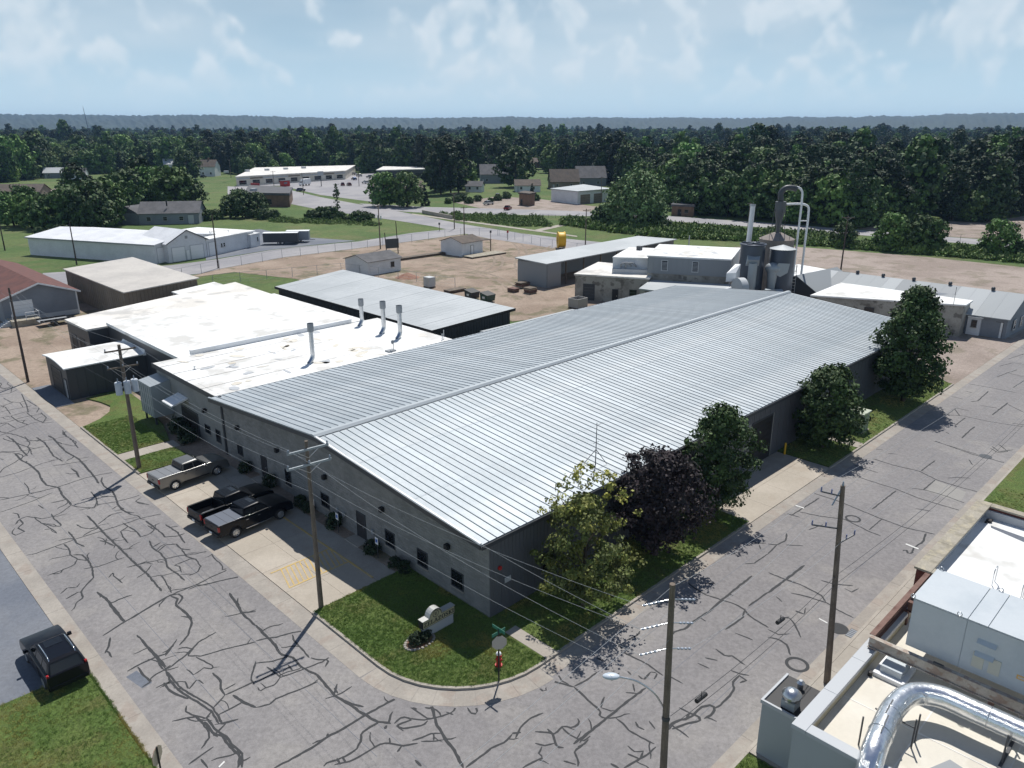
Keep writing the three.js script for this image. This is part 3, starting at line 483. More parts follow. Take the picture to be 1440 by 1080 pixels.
// ---------------------------------------------------------------- the factory
{
  const x0 = 25.85, x1 = 94.2, za = -27.9, zb = -61.3, zr = -44.6, eave = 5.2, rid = 6.62;
  const f = thing('factory', 'long factory with ribbed silver metal gable roof, its block front behind the parking apron', 'factory', x0, za);
  const ytop = (z) => eave + (rid - eave) * (1 - Math.abs(z - zr) / (za - zr));
  mk('wall', hull([[x0, -0.1, za], [x0, -0.1, zb], [x1, -0.1, zb], [x1, -0.1, za], [x0, eave, za], [x0, eave, zb], [x1, eave, zb], [x1, eave, za], [x0, rid, zr], [x1, rid, zr]]), M.blockBase, f);
  // openings in the front, along z: [z0, z1, y0, y1, door?]
  const open = [[-31.25, -30.15, 0.78, 1.95], [-34.55, -33.5, 0.78, 1.95], [-37.95, -36.9, 0.78, 1.95], [-45.85, -44.75, 0.78, 1.85], [-51.0, -50.1, 0.7, 2.0], [-41.25, -40.2, 0.06, 2.05, 1], [-54.8, -53.9, 0.06, 2.05, 1], [-59.0, -58.05, 0.78, 1.75]];
  // concrete blocks of the front, laid in courses round the openings
  const r = rng(3), list = [];
  for (let c = 0; c < 33; c++) {
    const ya = 0.02 + c * 0.2, yb = ya + 0.19;
    for (let z = zb + 0.02 - (c % 2 ? 0.2 : 0); z < za - 0.02; z += 0.4) {
      let a = Math.max(zb + 0.02, z), b = Math.min(za - 0.02, z + 0.39);
      const top = Math.min(ytop(a), ytop(b)) - 0.02; if (ya > top - 0.05 || b - a < 0.06) continue;
      const h = Math.min(yb, top), k = 0.9 + 0.2 * r();
      let cut = false; for (const o of open) if (b > o[0] && a < o[1] && h > o[2] && ya < o[3]) cut = true;
      if (cut) continue;
      const g = B(x0 - 0.016 - 0.004 * r(), x0 - 0.0005, ya, h, a, b), n = g.attributes.position.count;
      g.setAttribute('color', new THREE.BufferAttribute(new Float32Array(n * 3).fill(k), 3)); list.push(g);
    }
  }
  mk('block_courses', list, M.block, f, { kind: 'stuff' });
  const F0 = [x0, zb], F1 = [x0, za], u = (z) => z - zb;
  for (const o of open) {
    if (o[4]) { doorOn(f, F0, F1, u(o[0]), u(o[1]), o[2], o[3], plain(0.03, 0.03, 0.034, 0.5)); mk('step', B(x0 - 0.95, x0 - 0.02, 0, 0.13, o[0] - 0.25, o[1] + 0.25), M.walk, f); }
    else windowOn(f, F0, F1, u(o[0]), u(o[1]), o[2], o[3], { bars: 0 });
  }
  for (const z of [-31.4, -38.0, -44.9, -51.7, -58.3]) { const l = mk('wall_light', RB(x0 - 0.34, x0 - 0.02, 3.2, 3.55, z - 0.16, z + 0.16, 0.06), M.black, f); mk('lens', B(x0 - 0.3, x0 - 0.08, 3.17, 3.199, z - 0.12, z + 0.12), M.paleGlass, l); }
  mk('downpipe', [cyl([x0 - 0.1, 0.1, zb + 0.25], [x0 - 0.1, eave + 0.05, zb + 0.25], 0.07), B(x0 - 0.22, x0 - 0.02, eave + 0.05, eave + 0.25, zb + 0.12, zb + 0.38)], M.darkMetal, f);
  for (const z of [-43.6, -42.8, -39.3]) mk('wall_box', RB(x0 - 0.16, x0 - 0.022, 1.0, 1.35, z - 0.12, z + 0.12, 0.02), M.midGrey, f);
  // ribbed metal side along the street
  const S0 = [x0, za], S1 = [x1, za], doorU = [29.4, 33.0];
  const n = 76, s = (x1 - x0) / n;
  for (let i = 0; i < n; i++) {
    const ua = i * s, inDoor = ua + s > doorU[0] && ua < doorU[1], ylo = inDoor ? 4.02 : 0.05;
    mk('wall_panel', [wb(S0, S1, ylo, eave - 0.02, 0, 0.02, ua + 0.003, ua + s - 0.003), wb(S0, S1, ylo, eave - 0.02, 0.02, 0.055, ua + 0.003, ua + 0.07), wb(S0, S1, ylo, eave - 0.02, 0.02, 0.04, ua + s / 3, ua + s / 3 + 0.04), wb(S0, S1, ylo, eave - 0.02, 0.02, 0.04, ua + 2 * s / 3, ua + 2 * s / 3 + 0.04)], M.sideMetal, f);
  }
  garageDoor(f, S0, S1, doorU[0] + 0.12, doorU[1] - 0.12, 0.05, 3.88, M.black, { frame: M.darkMetal, n: 7 });
  windowOn(f, S0, S1, 4.3, 5.4, 1.2, 2.5, { t: 0.06 });
  mk('bell', [cyl([x0 + 0.75, 3.1, za + 0.04], [x0 + 0.75, 3.1, za + 0.14], 0.13, 0.13, 14)], M.red, f);
  mk('wall_sign', wb(S0, S1, 1.9, 2.25, 0.056, 0.075, 1.15, 1.65), M.paleGrey, f);
  mk('bollard', cyl([57.9 + 2.3, 0, za + 0.8], [57.9 + 2.3, 1.1, za + 0.8], 0.09), M.yellow, f);
  // roof: one panel with one raised seam for each strip, both slopes
  const rt = rng(88), tones = [1, 0.94, 1.05, 0.98, 0.9].map((k) => { const m = M.galv.clone(); m.color.setRGB(k, k, k); return m; });
  const X0 = 24.95, X1 = 94.5, nr = 116, st = (X1 - X0) / nr;
  for (const side of [1, -1]) {
    const ze = side > 0 ? -27.62 : -61.55, ye = eave + 0.12, yr = rid + 0.17, ang = Math.atan2(yr - ye, Math.abs(zr - ze));
    const pan = hull([[0, ye, ze], [st - 0.004, ye, ze], [0, yr, zr], [st - 0.004, yr, zr], [0, ye - 0.09, ze], [st - 0.004, ye - 0.09, ze], [0, yr - 0.09, zr], [st - 0.004, yr - 0.09, zr]]);
    const rib = hull([[0, ye, ze], [0.06, ye, ze], [0, yr, zr], [0.06, yr, zr], [0.012, ye + 0.05, ze], [0.048, ye + 0.05, ze], [0.012, yr + 0.05, zr], [0.048, yr + 0.05, zr]]);
    const panG = flat([pan]), ribG = flat([rib]); panG.translate(-x0, 0, -za); ribG.translate(-x0, 0, -za);
    for (let i = 0; i < nr; i++) {
      const p = new THREE.Mesh(panG, tones[Math.floor(rt() * tones.length)]); p.name = 'roof_panel'; p.position.x = X0 + i * st; p.castShadow = p.receiveShadow = true; f.add(p);
      const q = new THREE.Mesh(ribG, M.seam); q.name = 'seam'; q.castShadow = q.receiveShadow = true; p.add(q);
    }
    for (const t of [0.36, 0.70]) { const z = lerp(ze, zr, t), y = lerp(ye, yr, t); mk('sheet_lap', hull([[X0, y - 0.02, z - 0.05], [X1, y - 0.02, z - 0.05], [X0, y - 0.02, z + 0.05], [X1, y - 0.02, z + 0.05], [X0, y + 0.010, z - 0.04], [X1, y + 0.010, z - 0.04], [X0, y + 0.010, z + 0.04], [X1, y + 0.010, z + 0.04]]), M.galv, f); }
    mk('eave_gutter', [B(X0, X1, ye - 0.28, ye - 0.10, ze - 0.01 * side, ze + 0.15 * side), B(X0, X1, ye - 0.10, ye - 0.02, ze + 0.11 * side, ze + 0.15 * side)], M.darkMetal, f);
    mk('rake_trim', [hull([[X0 - 0.05, ye + 0.02, ze], [X0 + 0.1, ye + 0.02, ze], [X0 - 0.05, yr + 0.02, zr], [X0 + 0.1, yr + 0.02, zr], [X0 - 0.05, ye + 0.11, ze], [X0 + 0.1, ye + 0.11, ze], [X0 - 0.05, yr + 0.11, zr], [X0 + 0.1, yr + 0.11, zr]])], side > 0 ? M.white : M.galvTrim, f);
    mk('fascia', [hull([[X0 - 0.04, ye - 0.3, ze], [X0 - 0.005, ye - 0.3, ze], [X0 - 0.04, yr - 0.3, zr], [X0 - 0.005, yr - 0.3, zr], [X0 - 0.04, ye + 0.018, ze], [X0 - 0.005, ye + 0.018, ze], [X0 - 0.04, yr + 0.018, zr], [X0 - 0.005, yr + 0.018, zr]])], M.darkMetal, f);
    mk('soffit', [hull([[X0, ye - 0.14, ze], [x0 - 0.02, ye - 0.14, ze], [X0, yr - 0.14, zr], [x0 - 0.02, yr - 0.14, zr], [X0, ye - 0.1, ze], [x0 - 0.02, ye - 0.1, ze], [X0, yr - 0.1, zr], [x0 - 0.02, yr - 0.1, zr]])], M.midGrey, f);
  }
  mk('ridge_cap', [hull([[X0 - 0.1, rid + 0.2, zr - 0.34], [X1 + 0.1, rid + 0.2, zr - 0.34], [X0 - 0.1, rid + 0.2, zr + 0.34], [X1 + 0.1, rid + 0.2, zr + 0.34], [X0 - 0.1, rid + 0.36, zr - 0.16], [X1 + 0.1, rid + 0.36, zr - 0.16], [X0 - 0.1, rid + 0.36, zr + 0.16], [X1 + 0.1, rid + 0.36, zr + 0.16]])], M.galvTrim, f);
}
{ // roof antenna near the street eave
  const a = thing('antenna', 'thin tripod antenna mast standing on the silver ribbed roof', 'antenna', 37.2, -29.6, null, 5.4);
  mk('mast', cyl([37.2, 5.55, -29.6], [37.2, 8.6, -29.6], 0.035, 0.02, 8), M.darkMetal, a);
  for (let i = 0; i < 3; i++) { const t = i * 2.1 + 0.4; mk('leg', cyl([37.2 + 0.85 * Math.cos(t), 5.5 + 0.02, -29.6 + 0.85 * Math.sin(t)], [37.2, 6.7, -29.6], 0.022, 0.022, 6), M.darkMetal, a); }
  mk('arm', [cyl([37.2, 8.4, -29.6], [38.2, 8.25, -29.9], 0.014, 0.014, 6), cyl([36.9, 7.2, -29.6], [37.5, 7.2, -29.6], 0.014, 0.014, 6)], M.darkMetal, a);
}

// ---------------------------------------------------------------- white-roofed workshops beside it
function blackened(n, seed, x0, x1, z0, z1, y, root) { // torn patches lying on the membrane
  const r = rng(seed);
  for (let i = 0; i < n; i++) {
    const x = lerp(x0, x1, r()), z = lerp(z0, z1, r()), a = r() * 3.1, w = 0.15 + 0.35 * r(), l = 0.3 + 0.8 * r(), k = 7, p = [];
    for (let j = 0; j < k; j++) { const t = j / k * 6.283, q = 0.7 + 0.5 * r(), ex = Math.cos(t) * l * q, ez = Math.sin(t) * w * q; p.push([x + ex * Math.cos(a) - ez * Math.sin(a), z + ex * Math.sin(a) + ez * Math.cos(a)]); }
    mk('roof_patch', sheet(p, y), r() < 0.4 ? M.paleGrey : M.cream, root);
  }
}
function flue(root, x, z, y, h, r0, bend) {
  const f = mk('flue', [cyl([x, y + (bend ? 0.9 : 0), z], [x, y + h, z], r0, r0, 16), ...(bend ? [tube([[x - 0.55, y - 0.05, z + 0.15], [x - 0.2, y + 0.25, z + 0.06], [x, y + 0.6, z], [x, y + 1.0, z]], r0, 12, 12)] : []), cyl([x, y + 1.45, z], [x, y + 1.5, z], r0 + 0.03, r0 + 0.03, 16), cyl([x, y + 2.0, z], [x, y + 2.05, z], r0 + 0.03, r0 + 0.03, 16)], M.steel, root);
  mk('flue_cap', [new THREE.LatheGeometry([[r0 + 0.02, 0], [r0 + 0.09, 0.08], [r0 + 0.09, 0.85], [r0 + 0.05, 0.85], [r0 + 0.05, 0.2], [r0 * 0.2, 0.15]].map(([a, b]) => new THREE.Vector2(a, b)), 18).translate(x, y + h - 0.2, z)], M.midGrey, f);
}
{
  const f = thing('workshop', 'low workshop with stained white flat roof and four steel flues, joined to the silver-roofed factory', 'workshop', 25.9, -68);
  const P = [[25.87, -61.6], [25.87, -75.3], [52, -75.3], [52, -61.6]];
  mk('wall', bodyOf(P, [5.0, 5.0, 5.0, 5.0]), M.blockBase, f);
  mk('roof', [hull([[25.6, 5.0, -61.6], [25.6, 5.0, -75.5], [52.1, 5.0, -75.5], [52.1, 5.0, -61.6], [25.6, 5.26, -61.6], [25.6, 5.26, -75.5], [52.1, 5.3, -75.5], [52.1, 5.3, -61.6]])], M.membrane, f);
  mk('roof_edge', [B(25.54, 25.6, 4.9, 5.32, -75.5, -61.6)], M.darkMetal, f);
  mk('parapet', [B(29.5, 48.5, 5.28, 5.75, -75.9, -75.55)], M.white, f);
  for (const [x, z, h, r0] of [[37, -64.9, 3.2, 0.22], [48.9, -74.0, 2.4, 0.22], [48.6, -69.3, 2.9, 0.24], [48.6, -66.3, 2.9, 0.24]]) flue(f, x, z, 5.28, h, r0, true);
  for (const z of [-64.6, -67.6, -70.6, -73.6]) mk('roof_seam', B(25.7, 51.9, 5.262, 5.304, z - 0.05, z + 0.05), M.membraneDirty, f);
  blackened(38, 4, 26.5, 44, -75, -62.5, 5.295, f);
  mk('roof_patch', [sheet([[49.5, -65.2], [51, -64.6], [51.5, -65.9], [50.2, -66.6]], 5.303)], M.membraneDirty, f);
  mk('roof_pipe', [cyl([27.7, 5.2, -70.6], [27.7, 5.65, -70.6], 0.07), cyl([27.7, 5.62, -70.6], [27.95, 5.62, -70.6], 0.07)], M.steel, f);
  mk('roof_fan', [B(44.1, 45.0, 5.27, 5.42, -62.9, -62.2), cyl([44.9, 5.4, -62.5], [44.9, 6.2, -62.5], 0.03), new THREE.SphereGeometry(0.25, 12, 8, 0, 6.3, 0, 1.2).rotateZ(1.2).translate(44.9, 6.2, -62.5)], M.midGrey, f);
  mk('roof_pipe', [cyl([52 - 0.9, 5.2, -62.2], [51.1, 6.0, -62.2], 0.05), cyl([51.5, 5.2, -62.4], [51.5, 6.3, -62.4], 0.04)], M.steel, f);
  const F0 = [25.87, -75.3], F1 = [25.87, -61.6];
  windowOn(f, F0, F1, 10.0, 11.1, 0.95, 1.75, { bars: 0 });
  windowOn(f, F0, F1, 12.2, 13.1, 0.7, 1.9, { bars: 0 });
  garageDoor(f, F0, F1, 5.2, 8.6, 0.0, 2.2, M.black, { frame: M.darkMetal, n: 5 });
  mk('wall_light', RB(25.5, 25.86, 3.05, 3.4, -64.75, -64.45, 0.05), M.black, f);
  mk('canopy', [hull([[24.3, 2.85, -68.4], [24.3, 2.85, -70.6], [25.86, 3.25, -68.4], [25.86, 3.25, -70.6], [24.3, 2.98, -68.4], [24.3, 2.98, -70.6], [25.86, 3.42, -68.4], [25.86, 3.42, -70.6]])], M.white, f);
  const c = mk('vent_cabinet', hull([[24.0, 0.9, -72.2], [25.85, 0.9, -72.2], [25.85, 0.9, -75.2], [24.0, 0.9, -75.2], [24.0, 4.0, -72.2], [25.85, 4.3, -72.2], [25.85, 4.3, -75.2], [24.0, 4.0, -75.2]]), M.galvTrim, f);
  for (let i = 0; i < 6; i++) mk('rib', B(23.95, 23.999, 0.9, 3.95, -75.1 + i * 0.52, -75.0 + i * 0.52), M.seam, c);
  for (const [x, z] of [[24.2, -72.5], [24.2, -74.9]]) mk('support', B(x - 0.08, x + 0.08, 0, 0.9, z - 0.08, z + 0.08), M.darkMetal, c);
  // second, taller white roof
  const f2 = thing('workshop', 'white-roofed hall with a low parapet between the flue roof and the pale weathered roof', 'workshop', 30, -86);
  const P2 = [[28.7, -76.0], [28.7, -97.4], [50.4, -97.4], [50.4, -76.0]];
  mk('wall', bodyOf(P2, [4.6, 4.6, 4.9, 4.9]), M.darkMetal, f2);
  mk('roof', [slabRoof(P2, [4.6, 4.6, 4.92, 4.92], 0.35, 0.15)], M.membrane, f2);
  for (let i = 0; i < 6; i++) { const z = -78.5 - i * 3.2; mk('roof_seam', hull([[28.7, 4.93, z - 0.04], [50.3, 5.25, z - 0.04], [28.7, 4.93, z + 0.04], [50.3, 5.25, z + 0.04], [28.7, 4.958, z - 0.04], [50.3, 5.278, z - 0.04], [28.7, 4.958, z + 0.04], [50.3, 5.278, z + 0.04]]), M.membraneDirty, f2); }
  mk('parapet', [B(31, 46, 5.0, 5.45, -76.4, -75.98)], M.white, f2);
  mk('roof_step', [hull([[28.4, 3.3, -85.9], [31, 3.3, -85.9], [31, 3.3, -93], [28.4, 3.3, -93], [29, 4.4, -86.5], [31, 4.4, -86.5], [31, 4.4, -92.6], [29, 4.4, -92.6]])], M.membrane, f2);
  const f3 = thing('workshop', 'rear workshop with pale weathered flat roof and dark stains by the tan shed', 'workshop', 40, -104);
  const P3 = [[26.6, -97.9], [26.4, -105.2], [51.8, -112.2], [51.2, -97.9]];
  mk('wall', bodyOf(P3, [4.2, 4.2, 4.4, 4.4]), M.darkMetal, f3);
  mk('roof', [slabRoof(P3, [4.2, 4.2, 4.42, 4.42], 0.22, 0.2)], M.membraneDirty, f3);
  for (const [a, b] of [[1.2, 2.6], [3.9, 5.3]]) garageDoor(f3, [26.41, -105.2], [26.6, -97.9], a, b, 0, 2.7, M.black, { frame: M.darkMetal, n: 4 });
  const f4 = thing('lean_to', 'small white-topped lean-to standing against the tan shed end', 'shed', 48, -114);
  mk('roof', [hull([[43.5, 3.7, -113.0], [51.4, 3.7, -112.8], [51.4, 3.7, -118.5], [43.5, 3.7, -115.5], [43.5, 3.9, -113.0], [51.4, 3.9, -112.8], [51.4, 3.9, -118.5], [43.5, 3.9, -115.5]])], M.membrane, f4);
  for (const [x, z] of [[43.7, -113.2], [43.7, -115.3], [51.2, -113], [51.2, -118.2]]) mk('post', B(x - 0.08, x + 0.08, 0, 3.7, z - 0.08, z + 0.08), M.white, f4);
  mk('wall', B(44.5, 50.5, 0, 2.6, -115.4, -115.2), M.midGrey, f4);
}
{ // street garage
  const f = thing('garage', 'dark metal garage with white roof beside the cracked street', 'garage', 21, -90);
  const P = [[20.7, -86.2], [20.7, -93.2], [30.3, -93.2], [30.3, -86.2]];
  mk('wall', hull([...P.map(([x, z]) => [x, -0.1, z]), ...P.map(([x, z]) => [x, 3.3, z]), [20.7, 3.55, -89.7], [30.3, 3.55, -89.7]]), M.darkMetal, f);
  const arcp = [];
  for (let i = 0; i <= 8; i++) { const z = lerp(-85.95, -93.45, i / 8), y = 3.36 + 0.32 * Math.sin(Math.PI * i / 8); arcp.push([z, y]); }
  for (let i = 0; i < 8; i++) { const [za, ya] = arcp[i], [zb, yb] = arcp[i + 1]; mk('roof_strip', hull([[20.45, ya, za], [30.6, ya, za], [20.45, yb, zb], [30.6, yb, zb], [20.45, ya + 0.12, za], [30.6, ya + 0.12, za], [20.45, yb + 0.12, zb], [30.6, yb + 0.12, zb]]), M.membrane, f); }
  garageDoor(f, [20.7, -93.2], [20.7, -86.2], 1.6, 5.0, 0, 2.6, M.black, { frame: M.darkMetal, n: 5 });
  doorOn(f, [20.7, -93.2], [20.7, -86.2], 5.7, 6.6, 0, 2.1, M.midGrey);
  wallRibs(f, [20.72, -86.2], [30.3, -86.2], 0, () => 3.3, 0.9, M.darkMetal);
}
{ // long grey building with pale roof
  const f = thing('long_shed', 'long dark grey metal building with pale grey flat-pitched roof behind the white roofs', 'metal building', 60, -85);
  const P = [[54.2, -67.6], [54.2, -103.2], [68.4, -108.2], [68.0, -69.0]];
  mk('wall', bodyOf(P, [4.7, 4.7, 4.7, 4.7]), M.darkMetal, f);
  const n = 40;
  for (let i = 0; i < n; i++) {
    const t0 = i / n, t1 = (i + 1) / n - 0.0006, a = (t) => [53.8, lerp(-67.3, -103.5, t)], b = (t) => [68.7, lerp(-68.7, -108.6, t)];
    const q = [a(t0), a(t1), b(t1), b(t0)], j = (i % 7 === 3 ? 0.012 : 0);
    mk('roof_panel', hull([...q.map(([x, z]) => [x, 4.72 + j, z]), ...q.map(([x, z]) => [x, 4.93 + j, z])]), M.greyRoof, f);
  }
  mk('fascia', [wb([53.78, -67.28], [53.78, -103.5], 4.6, 4.95, 0, 0.05), wb([53.8, -67.28], [68.7, -68.68], 4.6, 4.95, 0, 0.05)], M.black, f);
  wallRibs(f, [54.2, -67.6], [68.0, -69.0], 0, () => 4.6, 0.5, M.darkMetal);
  wallRibs(f, [54.2, -67.6], [54.2, -103.2], 0, () => 4.6, 0.9, M.darkMetal);
}
{ // roof of a low link between the factory and the yard
  const f = thing('link_shed', 'low shed with pale metal roof tucked against the factory and facing the dirt yard', 'shed', 70, -64);
  const P = [[60, -61.8], [60, -65.6], [76, -65.6], [76, -61.8]];
  mk('wall', bodyOf(P, [4.3, 3.9, 3.9, 4.3]), M.darkMetal, f);
  mk('roof', slabRoof(P, [4.35, 3.95, 3.95, 4.35], 0.12, 0.3), M.greyRoof, f);
}
{ // tan shed
  const f = thing('tan_shed', 'tan metal shed with broad pale low-pitched roof beside the red-roofed house', 'shed', 43, -130);
  const P = [[37.3, -116.8], [37.2, -143.4], [49.2, -146.6], [49.0, -119.2]];
  mk('wall', bodyOf(P, [4.4, 4.4, 4.6, 4.6]), M.tan, f);
  mk('roof', slabRoof(P, [4.42, 4.42, 4.64, 4.64], 0.16, 0.5), M.tanRoof, f);
  wallRibs(f, P[0], P[3], 0, (t) => 4.4, 0.6, M.tan);
  wallRibs(f, P[0], P[1], 0, (t) => 4.35, 0.9, M.tan);
}
{ // red-roofed house
  const f = thing('house', 'blue-grey sided house with a dark red shingle roof and a loading dock', 'house', 29.5, -130);
  gable(f, [34.2, -128.4], [0, -1], 34, 9.8, 3.6, 5.35, M.greySiding, M.redShingle, 0.5, 0.14);
  const A = [24.4, -128.38], Bp = [34.2, -128.38];
  for (const s of [0, 1]) { const xe = s ? 34.72 : 23.88; mk('trim', hull([[xe, 3.32, -127.86], [xe, 3.58, -127.86], [29.3, 5.25, -127.86], [29.3, 5.48, -127.86], [xe, 3.32, -127.8], [xe, 3.58, -127.8], [29.3, 5.25, -127.8], [29.3, 5.48, -127.8]]), M.white, f); }
  mk('skirting', wb(A, Bp, 0.05, 0.75, 0, 0.03), M.paleGrey, f);
  garageDoor(f, A, Bp, 1.1, 3.7, 0.9, 3.0, M.white, { n: 4 });
  mk('corner_trim', [B(34.1, 34.26, 0, 3.5, -128.41, -128.28)], M.white, f);
  mk('dock', B(24.6, 28.2, -0.05, 0.85, -128.3, -125.2), M.coping, f);
  for (const [x, z] of [[24.7, -125.3], [26.4, -125.3], [28.1, -125.3], [28.1, -128.2]]) mk('rail_post', cyl([x, 0.85, z], [x, 1.9, z], 0.04), M.white, f);
  mk('rail', [cyl([26.4, 1.9, -125.3], [28.1, 1.9, -125.3], 0.035), cyl([28.1, 1.9, -125.3], [28.1, 1.9, -128.2], 0.035), cyl([26.4, 1.4, -125.3], [28.1, 1.4, -125.3], 0.03)], M.white, f);
  for (let i = 0; i < 5; i++) mk('step', B(24.58 - (i + 1) * 0.3, 24.58 - i * 0.3, 0, 0.72 - i * 0.16, -127.9, -126.3), M.paleGrey, f);
}
{ // small pale roof at the edge of the view
  const f = thing('cottage', 'small white cottage with pale blue-grey roof behind the red-roofed house', 'cottage', 28, -172);
  gable(f, [31.5, -176], [-1, 0], 18, 9, 2.9, 4.3, M.whiteSiding, M.greyRoof, 0.4);
  windowOn(f, [22, -167], [31.5, -167], 6.5, 7.6, 1.1, 2.2, { frame: M.white });
}
// ---------------------------------------------------------------- long white garage building by the back road
{
  const f = thing('storage_building', 'long white building with white metal roof, garage doors and a small gabled front', 'building', 60, -167);
  // front wall runs from C to D; the roof rises away from it
  const C = [60.3, -166.1], D = [45.1, -198.3], dl = Math.hypot(15.2, 32.2), d = [-15.2 / dl, -32.2 / dl], n = [-d[1], d[0]];
  const at = (u, v, y) => [C[0] + d[0] * u + n[0] * v, y, C[1] + d[1] * u + n[1] * v];
  const body = (u0, u1, v0, v1, e, rd) => hull([at(u0, v0, -0.1), at(u1, v0, -0.1), at(u1, v1, -0.1), at(u0, v1, -0.1), at(u0, v0, e), at(u1, v0, e), at(u1, v1, e), at(u0, v1, e), at(u0, (v0 + v1) / 2, rd), at(u1, (v0 + v1) / 2, rd)]);
  mk('wall', body(0, dl, 0, 18, 3.8, 5.0), M.whiteSiding, f);
  for (const s of [0, 1]) {
    const v0 = s ? 18.4 : -0.4, e = 3.8;
    for (let i = 0; i < 12; i++) { const u0 = -0.4 + i * (dl + 0.8) / 12, u1 = u0 + (dl + 0.8) / 12 - 0.01; mk('roof_panel', hull([at(u0, v0, e), at(u1, v0, e), at(u1, 9, 5.03), at(u0, 9, 5.03), at(u0, v0, e + 0.14), at(u1, v0, e + 0.14), at(u1, 9, 5.17 + s * 0.004), at(u0, 9, 5.17 + s * 0.004)]), M.whiteSiding, f); }
  }
  mk('fascia', [bar(at(-0.4, -0.42, 3.8), at(dl + 0.4, -0.42, 3.8), 0.05, 0.24)], M.midGrey, f);
  const E = at(0, 0, 0), E2 = at(0, 18, 0), e0 = [E[0], E[2]], e1 = [E2[0], E2[2]];
  garageDoor(f, e0, e1, 0.6, 3.6, 0, 3.1, M.white, { frame: M.paleGrey, n: 4 });
  // gabled garage front standing out of the end wall
  const wg = thing('gabled_garage', 'small gabled white garage with two white doors on the end of the long white building', 'garage', 66, -166);
  const o = [62.8, -165.6], a2 = [0.98, -0.2], b2 = [0.2, 0.98], L2 = 9.2;
  const at2 = (u, v, y) => [o[0] + a2[0] * u - b2[0] * v, y, o[1] + a2[1] * u - b2[1] * v];
  mk('wall', hull([at2(0, 0, -0.1), at2(L2, 0, -0.1), at2(L2, 11, -0.1), at2(0, 11, -0.1), at2(0, 0, 3.9), at2(L2, 0, 3.9), at2(L2, 11, 3.9), at2(0, 11, 3.9), at2(L2 / 2, 0, 6.2), at2(L2 / 2, 11, 6.2)]), M.whiteSiding, wg);
  for (const s of [0, 1]) { const u0 = s ? L2 + 0.5 : -0.5; mk('roof', hull([at2(u0, -0.4, 3.7), at2(u0, 11, 3.7), at2(L2 / 2, -0.4, 6.22), at2(L2 / 2, 11, 6.22), at2(u0, -0.4, 3.86), at2(u0, 11, 3.86), at2(L2 / 2, -0.4, 6.38 + s * 0.005), at2(L2 / 2, 11, 6.38 + s * 0.005)]), M.whiteSiding, wg); mk('trim', hull([at2(u0, -0.46, 3.68), at2(u0, -0.46, 3.9), at2(L2 / 2, -0.46, 6.2), at2(L2 / 2, -0.46, 6.42), at2(u0, -0.41, 3.68), at2(u0, -0.41, 3.9), at2(L2 / 2, -0.41, 6.2), at2(L2 / 2, -0.41, 6.42)]), M.darkMetal, wg); }
  const g0 = at2(0, 0, 0), g1 = at2(L2, 0, 0), q0 = [g0[0], g0[2]], q1 = [g1[0], g1[2]];
  garageDoor(wg, q0, q1, 0.9, 3.9, 0, 2.9, M.white, { n: 4, frame: M.paleGrey });
  garageDoor(wg, q0, q1, 5.3, 8.4, 0, 2.9, M.white, { n: 4, frame: M.paleGrey });
  doorOn(wg, q0, q1, 4.15, 5.05, 0, 2.1, M.white, { frame: M.paleGrey });
  mk('gable_vent', wb(q0, q1, 4.5, 5.1, 0, 0.05, L2 / 2 - 0.3, L2 / 2 + 0.3), M.midGrey, wg);
  // lower wing
  const w = thing('garage_wing', 'low white wing with flat white roof on the far end of the long white building', 'building', 80, -172);
  const P = [[72, -167.6], [87, -175.4], [80, -190], [66, -184]];
  mk('wall', bodyOf(P, [3.5, 3.4, 3.5, 3.7]), M.whiteSiding, w);
  mk('roof', slabRoof(P, [3.52, 3.42, 3.52, 3.72], 0.25, 0.5), M.membrane, w);
  garageDoor(w, P[0], P[1], 0.7, 3.2, 0, 2.9, M.white, { frame: M.paleGrey, n: 4 });
  windowOn(w, P[0], P[1], 4.6, 5.3, 1.4, 2.3, { frame: M.white }); windowOn(w, P[0], P[1], 5.5, 6.2, 1.4, 2.3, { frame: M.white });
  const P5 = [[85.2, -173.4], [88.3, -175.0], [87.2, -177], [84.4, -175.6]];
  mk('porch_wall', bodyOf(P5, [2.9, 2.9, 2.9, 2.9]), M.whiteSiding, w); mk('porch_roof', slabRoof(P5, [2.92, 2.92, 2.92, 2.92], 0.15, 0.2), M.membrane, w);
  windowOn(w, P5[0], P5[1], 2.3, 2.9, 1.2, 2.2, { frame: M.white });
  const r = rng(8); for (let i = 0; i < 7; i++) { const x = lerp(68, 84, r()), z = lerp(-174, -182, r()); mk('vent_pipe', cyl([x, 3.5, z], [x, 4.3, z], 0.08), M.steel, w); }
}
{ // old grey house in front of the trees
  const f = thing('grey_house', 'weathered grey gabled house with dark shingle roof behind the long white building', 'house', 88, -238);
  gable(f, [83.5, -238.5], [0.83, 0.557], 16.5, 11, 3.2, 6.0, M.greySiding, M.greyShingle, 0.4);
  const A = [83.5, -238.5], E = [83.5 + 0.83 * 16.5, -238.5 + 0.557 * 16.5];
  const wing = [[78.8, -246], [83.4, -238.6], [89, -242], [84.5, -249]];
  mk('wing_wall', bodyOf(wing, [3.2, 3.2, 3.2, 3.2]), M.greySiding, f); mk('wing_roof', hull([...wing.map(([x, z]) => [x, 3.2, z]), [81.3, 5.2, -242.4], [86.8, 5.2, -245.6]]), M.greyShingle, f);
  for (const u of [2, 6.5, 11]) windowOn(f, [A[0], A[1] + 0.02], [E[0], E[1] + 0.02], u, u + 1.2, 1.0, 2.2, { frame: M.paleGrey });
  doorOn(f, A, E, 13.4, 15.2, 0, 2.6, M.paleGrey);
  mk('chimney', cyl([91, 5, -236], [91, 6.6, -236], 0.2), M.black, f);
}
